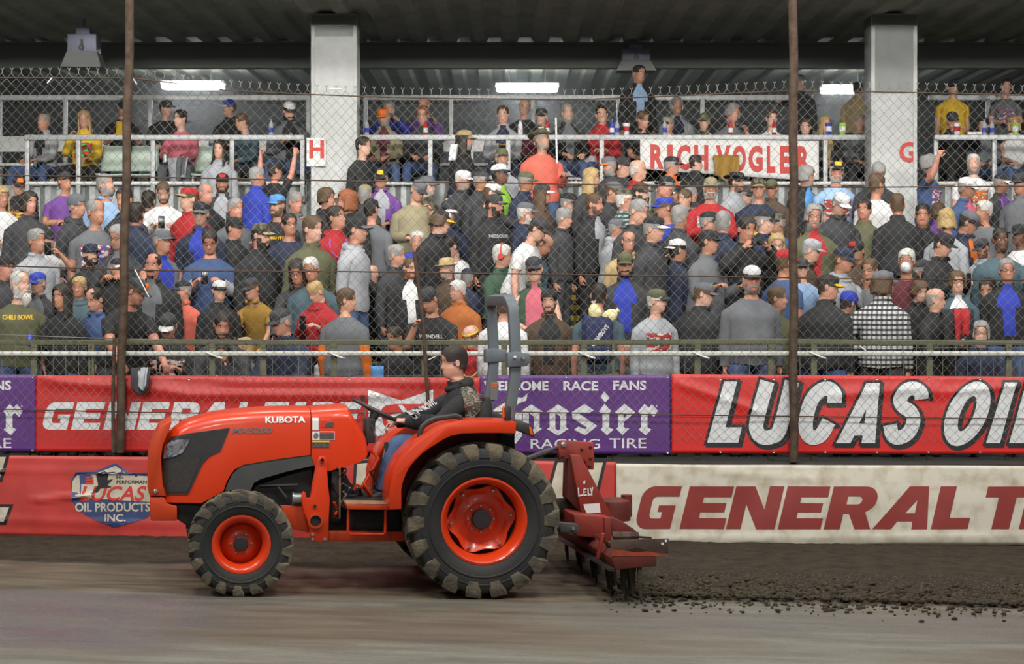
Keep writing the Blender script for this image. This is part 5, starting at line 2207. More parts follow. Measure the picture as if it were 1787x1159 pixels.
def make_person(root, pose, top='tee:gry', bottom='dnm', hat=None, hair='short:bro', skin=0, beard=None, glasses=None, levels=0, seed=0, extra=()):
    V, F, T, J = build_body(pose)
    F = orient(V, F)
    N = vertex_normals(V, F)
    sk = _mats['skin_%s' % skin]
    kind, hcol = (hair.split(':') + ['bro'])[:2] if hair else ('none', 'bro')
    hm = cmat(hcol, 'hair')
    MI = {'white': 1, 'iris': 2, 'brow': 3, 'lip': 4}
    idx = [MI.get(t[0], 0) for t in T]
    body = mesh_obj('body', V, F, [sk, m_eyew, m_eyed, hm, m_lip], idx, root, levels=levels)
    # ---- clothes
    parts = top.split(':')
    tk, tc = parts[0], parts[1]
    inner = parts[2] if len(parts) > 2 else None
    th = {'tee': .012, 'polo': .013, 'sweat': .020, 'hoodie': .022, 'jacket': .024, 'vest': .022}[tk]
    sl = {'tee': .36, 'polo': .36, 'vest': -1}.get(tk, 1.0)
    if 'sleeveless' in extra:
        sl = -1
    hem = pose.get('hem', .02 if pose.get('sit') else -.08)
    tm = cmat(tc) if tc != 'plaid2' else plaid_mat('plaid_green', (150, 162, 160), (44, 62, 60))
    mats = [tm]
    pick = None
    pr = None
    if inner and inner.startswith('!'):
        mats.append(print_mat(inner[1:], PRINTS[inner[1:]]))
        pick = lambda t: 1 if t[0] == 'torso' and abs(t[2]) < 40 and .16 < t[1] < .38 else 0
    elif inner and inner.startswith('#'):                    # contrasting sleeves
        mats.append(cmat(inner[1:]))
        pick = lambda t: 1 if t[0] == 'arm' and t[2] > .3 else 0
    elif inner:
        mats.append(cmat(inner))
        pick = lambda t: 1 if t[0] == 'torso' and t[1] > .03 and abs(t[2]) < (24 if t[1] > .34 or tk == 'vest' else 10) else 0
    if len(parts) > 3 and parts[3].startswith('#'):
        mats.append(cmat(parts[3][1:]))
        k2 = len(mats) - 1
        p0 = pick
        pick = lambda t: k2 if t[0] == 'arm' and t[2] > .3 else p0(t)
    neck = .545 if tk in ('tee', 'sweat', 'polo') else .60
    garment = {'tee': 'shirt', 'polo': 'shirt', 'sweat': 'sweater', 'hoodie': 'hoodie', 'jacket': 'jacket', 'vest': 'vest'}[tk]
    g1 = shell(garment, V, F, T, N, lambda t: (t[0] == 'torso' and hem <= t[1] < neck) or (t[0] == 'arm' and t[2] <= sl), lambda t: th * (1.25 if t[0] == 'torso' and t[1] < .3 else 1), mats, pick, root, levels, .010, seed)
    if tk == 'hoodie':                                        # hood lying on the shoulders
        hp = J['head']
        Rn = J['Rh']
        b = MB()
        c = hp - np.array([0, -.01, .178])
        ring = [Vector(c) + Vector((.092 * math.cos(a), .085 * math.sin(a) + .02, .026 * math.sin(a) - .012)) for a in [2 * math.pi * i / 16 for i in range(16)]]
        b.tube(ring, [.024 + .024 * max(0, math.sin(2 * math.pi * i / 16)) for i in range(16)], 8, closed=True)
        b.blob(Vector(c) + Vector((0, .105, -.055)), .105, .045, .085, 14, 8)
        b.build('hood', tm, g1, angle=0)
    elif tk in ('jacket', 'polo', 'vest'):
        b = MB()
        c = J['head'] - np.array([0, 0, .150])
        ring = [Vector(c) + Vector((.075 * math.cos(a), .072 * math.sin(a) + .012, .012 * math.sin(a))) for a in [math.radians(-60 + 300 * i / 14) for i in range(15)]]
        b.tube(ring, .014, 6, flat=1.6)
        b.build('collar', tm, g1, angle=0)
    if bottom:
        bm_ = cmat(bottom)
        shell('trousers', V, F, T, N, lambda t: (t[0] == 'torso' and t[1] < .06) or t[0] == 'leg', lambda t: .011, [bm_], None, root, levels, .008, seed + 5)
        for sd_ in (1, -1):
            shell('shoe', V, F, T, N, lambda t: t[0] == 'foot' and t[1] == sd_, lambda t: .010, [m_shoe], None, root, levels)
    # ---- hair
    hatted = hat is not None
    def hairline(t):
        a = abs(t[2])
        if t[0] != 'head':
            return False
        lim = .070 if a < 30 else .055 if a < 50 else .0 if a < 100 else -.05 if a < 130 else -.085
        if kind == 'bald':
            return t[1] > lim and a > 75 and t[1] < .06
        if kind == 'thin':
            return t[1] > lim + (.025 if a < 60 else 0) and not (t[1] > .09 and a < 60)
        return t[1] > lim and not (hatted and t[1] > .05)
    if kind != 'none' and not (hatted and kind == 'shaved'):
        hh = {'short': .010, 'bald': .007, 'thin': .007, 'long': .018, 'curly': .022, 'bob': .018, 'shaved': .004}.get(kind, .01)
        hs_ = shell('hair', V, F, T, N, hairline if kind != 'shaved' else hairline, lambda t: hh, [hm], None, root, levels, .012 if kind in ('curly', 'bob') else .004, seed)
        if kind in ('long', 'bob', 'curly'):
            Rh = J['Rh']
            drop = {'long': .25, 'bob': .10, 'curly': .05}[kind]
            b = MB()
            rows = 7
            cols = 14
            def hp_(i, j, ex):
                a = math.radians(-128 + 256 * i / cols)          # 0 = back
                k = j / rows
                r = .070 + .036 * min(1, k * 3) ** .5 + ex + .014 * k + .005 * math.sin(i * 2.1 + j * .7) + .006 * noise.noise(Vector((i * .9, j * .6, seed)))
                z = .095 - (drop + .095) * k + .012 * math.sin(i * 1.7) * k
                p = J['head'] + Rh @ np.array([math.sin(a) * r * .90, math.cos(a) * r * (1.06 if abs(a) < 1.6 else .9), z])
                return Vector(p)
            n = cols + 1
            vs = [hp_(i, j, 0) for j in range(rows + 1) for i in range(n)] + [hp_(i, j, -.022) for j in range(rows + 1) for i in range(n)]
            off2 = n * (rows + 1)
            fs = []
            for j in range(rows):
                for i in range(cols):
                    q = (j * n + i, j * n + i + 1, (j + 1) * n + i + 1, (j + 1) * n + i)
                    fs.append(q)
                    fs.append(tuple(x + off2 for x in reversed(q)))
                for i in (0, cols):
                    fs.append((j * n + i, (j + 1) * n + i, (j + 1) * n + i + off2, j * n + i + off2))
            for i in range(cols):
                fs.append((rows * n + i, rows * n + i + 1, rows * n + i + 1 + off2, rows * n + i + off2))
                fs.append((i, i + 1, i + 1 + off2, i + off2))
            b.add(vs, fs)
            b.build('locks', hm, hs_, angle=0)
    if beard:
        bk_, bc = beard.split(':')
        def bmask(t):
            a = abs(t[2])
            if t[0] not in ('head', 'neck') or a > 92:
                return False
            if t[0] == 'neck':
                return False
            if bk_ == 'goat':
                return (a < 32 and t[1] < -.092) or (a < 32 and -.068 < t[1] < -.056)
            return (a < 24 and t[1] < -.094) or (24 <= a < 62 and t[1] < -.07) or (a >= 62 and t[1] < -.03) or (a < 36 and -.068 < t[1] < -.056)
        bo = shell('beard', V, F, T, N, bmask, lambda t: {'short': .006, 'full': .016, 'long': .022, 'goat': .009}[bk_], [cmat(bc, 'hair') if bk_ != 'short' else (mat('stubble_grey', rgb(156, 146, 136), .7) if bc in ('gra', 'whi') else mat('stubble_brown', rgb(98, 74, 60), .7))], None, root, levels, .006, seed)
        if bk_ == 'long':
            Rh = J['Rh']
            b = MB()
            c = J['head'] + Rh @ np.array([0, -.075, -.105])
            b.tube([Vector(c), Vector(c + Rh @ np.array([0, -.012, -.05])), Vector(c + Rh @ np.array([0, -.005, -.10])), Vector(c + Rh @ np.array([0, .005, -.13]))], [.050, .050, .036, .012], 10)
            b.build('whiskers', cmat(bc, 'hair'), bo, angle=0)
    # ---- hats
    Rh = J['Rh']
    hc = J['head']
    W = lambda x, y, z: Vector(hc + Rh @ np.array([x, y, z]))
    if hat:
        hp = hat.split(':')
        hk, hcol_ = hp[0], hp[1]
        mats = [cmat(hcol_, 'cap'), cmat(hp[2] if len(hp) > 2 else hcol_, 'cap')]
        if hk in ('cap', 'capb'):
            # the crown is a band of its own, closed at the sweat band
            b = MB()
            prof = [(.040, 1.0, .012), (.060, 1.0, .014), (.085, .985, .017), (.108, .86, .016), (.126, .62, .012), (.137, .32, .008), (.141, .02, 0)]
            n = 24
            vs = []
            sgn_ = 1 if hk == 'cap' else -1
            for (z, k, ex) in prof:
                for q in range(n):
                    a = 2 * math.pi * q / n
                    c_, s_ = math.cos(a), math.sin(a)
                    ry = (.100 if s_ < 0 else .108)
                    zz_ = z + (.014 if (s_ < -.6 and sgn_ > 0) or (s_ > .6 and sgn_ < 0) else 0) * (1 if k > .8 else 0)
                    vs.append(W(c_ * (.080 + ex * .3) * k, s_ * (ry + ex * .2) * k, zz_ - .008))
            fs = []
            for i in range(len(prof) - 1):
                for q in range(n):
                    fs.append((i * n + q, i * n + (q + 1) % n, (i + 1) * n + (q + 1) % n, (i + 1) * n + q))
            fs.append(tuple(range((len(prof) - 1) * n, len(prof) * n)))
            b.add(vs, fs)
            if len(hp) > 3:                                    # front badge
                for k in range(len(b.m)):
                    q = k % n
                    if k < 4 * n and 16 <= q <= 19 and n <= k:
                        b.m[k] = 2
                mats.append(cmat(hp[3], 'cap'))
            co = b.build('cap', [mats[0], mats[0]] + mats[2:], root, angle=0)
            b = MB()
            rows, cols = 4, 10
            for lay in (0, 1):
                pass
            def bill(i, j, dz):
                a = math.radians(-62 + 124 * i / cols)
                k = j / rows
                r0x, r0y = .080, .098
                ext_ = .072 * k * (math.cos(a) ** .5 if math.cos(a) > 0 else 0)
                x = math.sin(a) * (r0x + .004 * k)
                y = -math.cos(a) * r0y - ext_
                z = .046 - .018 * k - .016 * (math.sin(a) ** 2) + dz
                return W(x, y * sgn_, z)
            n = cols + 1
            vs = [bill(i, j, 0) for j in range(rows + 1) for i in range(n)] + [bill(i, j, -.006) for j in range(rows + 1) for i in range(n)]
            o2_ = n * (rows + 1)
            fs = []
            for j in range(rows):
                for i in range(cols):
                    q = (j * n + i, j * n + i + 1, (j + 1) * n + i + 1, (j + 1) * n + i)
                    fs += [q, tuple(x + o2_ for x in reversed(q))]
            for i in range(cols):
                fs.append((rows * n + i, rows * n + i + 1, rows * n + i + 1 + o2_, rows * n + i + o2_))
            b.add(vs, fs)
            b.build('bill', mats[1], co, angle=0)
        elif hk == 'beanie':
            shell('beanie', V, F, T, N, lambda t: t[0] == 'head' and t[1] > (.045 if abs(t[2]) < 60 else .0), lambda t: .016, mats[:1], None, root, levels, .004)
        elif hk in ('cow', 'flat'):
            b = MB()
            br = .165 if hk == 'cow' else .125
            prof = [(.082, .050), (.084, .10), (.070, .135), (.030, .145), (.001, .135)]
            b.lathe(prof, 24, lambda x, y, a: W(x, y * 1.25, a))
            b.lathe([(.080, .052), (br * .8, .045), (br, .055), (br, .049), (br * .8, .038), (.080, .045)], 24, lambda x, y, a: W(x, y * (1.1 if hk == 'cow' else 1.3), a + (abs(x) * .25 if hk == 'cow' else 0)))
            b.build('hat', mats[0], root, angle=0)
        elif hk == 'visor':
            b = MB()
            b.lathe([(.083, .045), (.083, .066), (.079, .066), (.079, .045)], 24, lambda x, y, a: W(x, y * 1.3, a))
            b.build('headband', mats[0], root, angle=0)
    if glasses:
        b = MB()
        for sd in (1, -1):
            b.tube([W(sd * .031 + .020 * math.cos(t), -.098, .004 + .015 * math.sin(t)) for t in [2 * math.pi * i / 12 for i in range(12)]], .0024, 4, closed=True)
            b.tube([W(sd * .051, -.096, .006), W(sd * .078, -.03, .006), W(sd * .080, .01, .0)], .0022, 4)
        b.tube([W(-.011, -.100, .006), W(.011, -.100, .006)], .0024, 4)
        b.build('glasses', m_glass if glasses == 1 else mat('sunglass', rgb(18, 18, 20), .2), root)
    J['V'] = V
    J['top_z'] = float(V[:, 2].max())
    return J, g1

# ------------------------------------------------------------------ marks laid on clothes
from mathutils.bvhtree import BVHTree


def project(name, vf, to3d, direction, target, m, parent, off=.006, cell=.03):
    """Flat outlines dropped along direction onto the target's surface."""
    me = target.data
    bvh = BVHTree.FromPolygons([v.co.copy() for v in me.vertices], [tuple(p.vertices) for p in me.polygons])
    d = Vector(direction).normalized()

    def surf(a, b_, o_):
        p = Vector(to3d(a, b_))
        hit = bvh.ray_cast(p - d * 1.0, d)
        q = hit[0] if hit[0] is not None else p
        return tuple(q - d * off)
    b = MB()
    put_letters(b, vf, surf, off, cell)
    return b.build(name, m, parent, smooth=False, fix=False)


# ------------------------------------------------------------------ the driver
DS = 1.07
DU, DZ = P(820, 790, 0)
ca, sa = math.cos(math.radians(190)), math.sin(math.radians(190))
dloc = Vector((TX + DU * ca, TY + DU * sa, DZ - .56 * DS))

drv = empty('person', dloc, math.radians(-80), 'person in black hooded sweatshirt and jeans driving the orange tractor', 'person')


def D3(px, py, v):
    u, z = P(px, py, v)
    return np.array([v, -(u - DU), z - dloc.z]) / DS


dpose = dict(sit=True, lean=11, hyaw=2, hpitch=2, girth=1.34, belly=.07, jaw=1.12, curl=.62,
             armL=(D3(709, 735, .15), (.5, .35, -1)), armR=(D3(690, 738, -.17), (-.5, .4, -1)), palmL=(-.25, 0, -1), palmR=(.25, 0, -1),
             legL=(D3(693, 772, .15), D3(668, 856, .18)), legR=(D3(700, 776, -.15), D3(676, 852, -.18)), toe=(.1, -1, -.1), hem=-.02)
drv.scale = (DS, DS, DS)
DJ, DG = make_person(drv, dpose, 'hoodie:blk', 'dnm', None, 'short:dkb', 0, None, None, 1, 3)
b = MB()
vf = text_polys('CHILI BOWL', .03)
L0, L1 = P(721, 729, .3), P(757, 698, .3)
fs = vf[1]
lx, lz = L1[0] - L0[0], L1[1] - L0[1]
ln = math.hypot(lx, lz)
vs = [(L0[0] + lx * p0 + (-lz / ln) * p1 * .07 * -1, L0[1] + lz * p0 + (lx / ln) * p1 * .07 * -1) for p0, p1 in fit(vf, 0, 1, -.5, .5)[0]]
to3 = lambda u, z: (.35 / DS, -(u - DU) / DS, (z - dloc.z) / DS)
project('sleeve_lettering', (vs, fs), to3, (-1, 0, 0), DG, m_lwht, DG, .008)
project('back_print', poly_curve([PL([(804, 664), (822, 676), (842, 690), (846, 702), (834, 718), (822, 730), (810, 730), (806, 700)], .2)]), to3, (-1, 0, 0), DG, print_mat('camo', [(104, 100, 84), (64, 60, 52), (150, 146, 130), (120, 60, 60), (80, 90, 130)]), DG, .007)
b = MB()
hp = DJ['head']
b.blob(Vector(hp) + Vector((.083, -.008, -.012)), .010, .010, .014, 10, 6)
b.build('ear_plug', mat('plug_blue', rgb(60, 70, 130), .5), drv)

# ------------------------------------------------------------------ the crowd
m_can = {k: mat('can_' + k, rgb(*v), .3, .4) for k, v in dict(red=(190, 36, 36), blue=(70, 84, 190), white=(220, 220, 220), gold=(190, 160, 60)).items()}
m_phone = mat('phone_glass', rgb(28, 28, 32), .2)
m_bot = mat('bottle_plastic', rgb(206, 216, 224), .12, .0, coat=.6)
m_cap = mat('bottle_cap', rgb(90, 120, 190), .4)


def small_thing(kind, col, loc, label, M=None, group=None):
    """Bottle, can, cup, phone ... standing at loc or turned by M."""
    M = M or Matrix.Identity(4)
    b = MB()
    fn = lambda x, y, a: M @ Vector((x, y, a))
    if kind == 'can':
        b.lathe([(.001, 0), (.026, 0), (.033, .008), (.033, .108), (.026, .12), (.001, .12)], 16, fn)
        o = b.build('can', m_can.get(col) or cmat(col, 'plastic'))
    elif kind == 'bottle':
        b.lathe([(.001, 0), (.030, 0), (.034, .01), (.034, .13), (.028, .16), (.013, .19), (.013, .205)], 16, fn)
        o = b.build('bottle', cmat(col, 'plastic'))
        b = MB()
        b.lathe([(.015, .2), (.015, .222), (.001, .222)], 12, fn)
        b.build('cap', m_cap, o)
        b = MB()
        b.lathe([(.0345, .04), (.0345, .10)], 16, fn)
        b.build('label_band', cmat('roy', 'plastic') if col == 'lgr' else cmat('wht', 'plastic'), o)
    elif kind == 'cup':
        b.lathe([(.001, 0), (.036, 0), (.049, .16), (.051, .162), (.051, .168), (.001, .166)], 18, fn)
        o = b.build('cup', cmat(col, 'plastic'))
        b = MB()
        b.lathe([(.0425, .05), (.0475, .12)], 18, fn)
        b.build('band', cmat('red' if col == 'wht' else 'wht', 'plastic'), o)
    elif kind == 'phone':
        b.box(-.038, .038, -.005, .005, -.075, .075, M)
        o = b.build('phone', m_phone, bevel=.003)
    elif kind == 'camera':
        b.box(-.065, .065, -.03, .03, -.04, .04, M)
        o = b.build('camera', m_blkp, bevel=.008)
        b = MB()
        b.lathe([(.034, 0), (.036, .07), (.001, .07)], 16, lambda x, y, a: M @ Vector((x, -.03 - a, y)))
        b.build('camera_barrel', m_blkp, o)
    elif kind == 'paper':
        b.grid(6, 8, lambda i, j: M @ Vector((-.09 + .03 * i, .02 * math.sin(i * .9 + j * .4), -.14 + .035 * j)))
        o = b.build('leaflet', cmat(col, 'plastic'), fix=False)
        md = o.modifiers.new('t', 'SOLIDIFY')
        md.thickness = .003
    o.location = loc
    return tag(o, label, {'can': 'can', 'bottle': 'bottle', 'cup': 'cup', 'phone': 'phone', 'camera': 'camera', 'paper': 'leaflet'}[kind], group)


BOXES = {'A': (28.35, 3.74), 'B': (29.65, 4.02), 'C': (30.75, 4.22), 'D': (29.2, 4.02)}
placed = []
nthings = {}


def zone(x, y, st, k):
    if st in 'ABCD':
        return ('boxes beyond leaning post' if x < 222 else 'boxes before H column' if x < 560 else 'boxes past H column' if x < 1060 else
                'boxes above lettered banner' if x < 1372 else 'boxes beside G column' if x < 1560 else 'boxes beyond G column')
    row = 'upper rows' if y < 346 else 'middle rows' if y < 452 else 'lower rows' if k > 0 else 'front rail'
    return row + ' ' + ('beyond leaning post' if x < 215 else 'before H column' if x < 555 else 'below H column' if x < 740 else 'before yellow stairs' if x < 955 else
                        'by yellow stairs' if x < 1125 else 'below lettered banner' if x < 1372 else 'past upright post' if x < 1545 else 'below G column')


def place(line, i):
    f = [q.strip() for q in line.split('|')]
    x, y = [float(q) for q in f[0].split(',')]
    st = f[1]
    yaw, fy, hp = [float(q) for q in f[2].split(',')]
    top, bottom, hat, hair, arms = f[3], f[4] or 'dnm', f[5] or None, f[6] or 'none', (f[7] or 'down')
    opts = dict((q.split('=') + [True])[:2] for q in f[8].split(',') if q)
    desc = f[9]
    rr = random.Random(i * 7 + 1)
    al, ar = (arms.split('/') + [arms])[:2]
    pose = dict(hyaw=max(-75, min(75, fy - yaw)), hpitch=hp, armL=al, armR=ar, lean=float(opts.get('lean', 3)), girth=float(opts.get('g', rr.uniform(.98, 1.14))),
                belly=float(opts.get('belly', rr.choice((0, 0, .02, .045)))), htilt=rr.uniform(-5, 5), spread=float(opts.get('spread', .08)), jaw=rr.uniform(.97, 1.12), twist=rr.uniform(-6, 6))
    if pose['lean'] > 18:
        pose['hinge'] = 1
    sitting = st in 'TAB'
    pose['sit'] = sitting
    kid = 'kid' in opts
    root = empty('person', (0, 0, 0), math.radians(yaw))
    sk = opts.get('skin', str(rr.randrange(5)))
    J, G = make_person(root, pose, top, bottom, hat, hair, sk, opts.get('beard'), 2 if 'sun' in opts else 1 if 'gl' in opts else None, 0, i)
    # where the head comes, relative to the root
    hx, hy_, hz = J['head']
    c, s = math.cos(math.radians(yaw)), math.sin(math.radians(yaw))
    HX, HY = hx * c - hy_ * s, hx * s + hy_ * c
    tz = J['head'][2] + .135
    best = None
    if st in 'ABCD':
        yy, zz = BOXES[st]
        cands = [(yy, zz, -1)]
    else:
        ks = [int(opts['k'])] if 'k' in opts else range(0, 9)
        cands = [(row_y(k) + (.30 if sitting else -.02), row_z(k), k) for k in ks]
    for (yy, zz, k) in cands:
        for dy in ((0, -.1, .1) if sitting else (0, -.1, .1, -.2, .2, .28)):
            Y = yy + dy
            need = CAMH - (y - CY) * (Y + HY) / FL - zz
            sc_ = need / tz
            X = (x - CX) / FL * (Y + HY) - HX
            cost = abs(math.log(max(.05, sc_ / (.66 if kid else 1.0)))) * 3.8 + abs(dy) * .3
            for (px_, py_) in placed:
                dd = math.hypot((px_ - X - HX * .3) / .50, (py_ - Y) / .42)
                if dd < 1:
                    cost += (1 - dd) * 1.7
            if .25 < X < 1.03 and 0 < k < 6:
                cost += .35
            if best is None or cost < best[0]:
                best = (cost, X, Y, zz, sc_, k)
    cost, X, Y, zz, sc_, k = best
    lo, hi = (.55, .85) if kid else (.86, 1.12)
    sc_ = min(hi, max(lo, sc_))
    root.location = (X, Y, zz)
    root.scale = (sc_, sc_, sc_)
    placed.append((X + HX * .3, Y))
    z = zone(x, y, st, k)
    tag(root, 'person in ' + desc + ', ' + z, 'person', 'spectators in the boxes' if st in 'ABCD' else 'spectators on the terraces')
    if 'hold' in opts:
        kind, col, hand = opts['hold'].split(';')
        w = J['wrist1' if hand == 'L' else 'wrist-1']
        e = J['elbow1' if hand == 'L' else 'elbow-1']
        d = unit(w - e)
        p = w + d * .085 + np.array([0, -.035, .0])
        if hand == 'M':
            p = (J['wrist1'] + J['wrist-1']) / 2 + unit(J['wrist1'] - J['elbow1']) * .05 + np.array([0, -.09, .03])
        Rw = Matrix.Rotation(math.radians(yaw), 4, 'Z')
        q = Vector((X, Y, zz)) + (Rw @ Vector(p)) * sc_
        if kind in ('can', 'bottle', 'cup'):
            q.z -= .06
        nm = {'paper': 'leaflet'}.get(kind, kind)
        small_thing(kind, col, q, '%s %s held by the person in %s' % ({'blk': 'black', 'wht': 'white', 'lgr': 'clear', 'gld': 'gold', 'sky': 'blue', 'org': 'orange'}.get(col, col), nm, ' '.join(desc.replace(',', '').split()[:8])), Rw)
    if 'text' in opts:
        body, sz, zc_, colr = opts['text'].split(';')
        sz, zc_ = float(sz), float(zc_)
        vs, fs = fit(text_polys(body, .03), -sz, sz, -sz * .16, sz * .16)
        bk = 'back' in opts
        if bk:
            vs = [(-p[0], p[1]) for p in vs]
        M = J
        pr_ = project('shirt_lettering', (vs, fs), lambda a, b_: (a, .3 if bk else -.3, zc_ + b_), (0, -1 if bk else 1, 0), G, cmat(colr), G, .006)
    return root


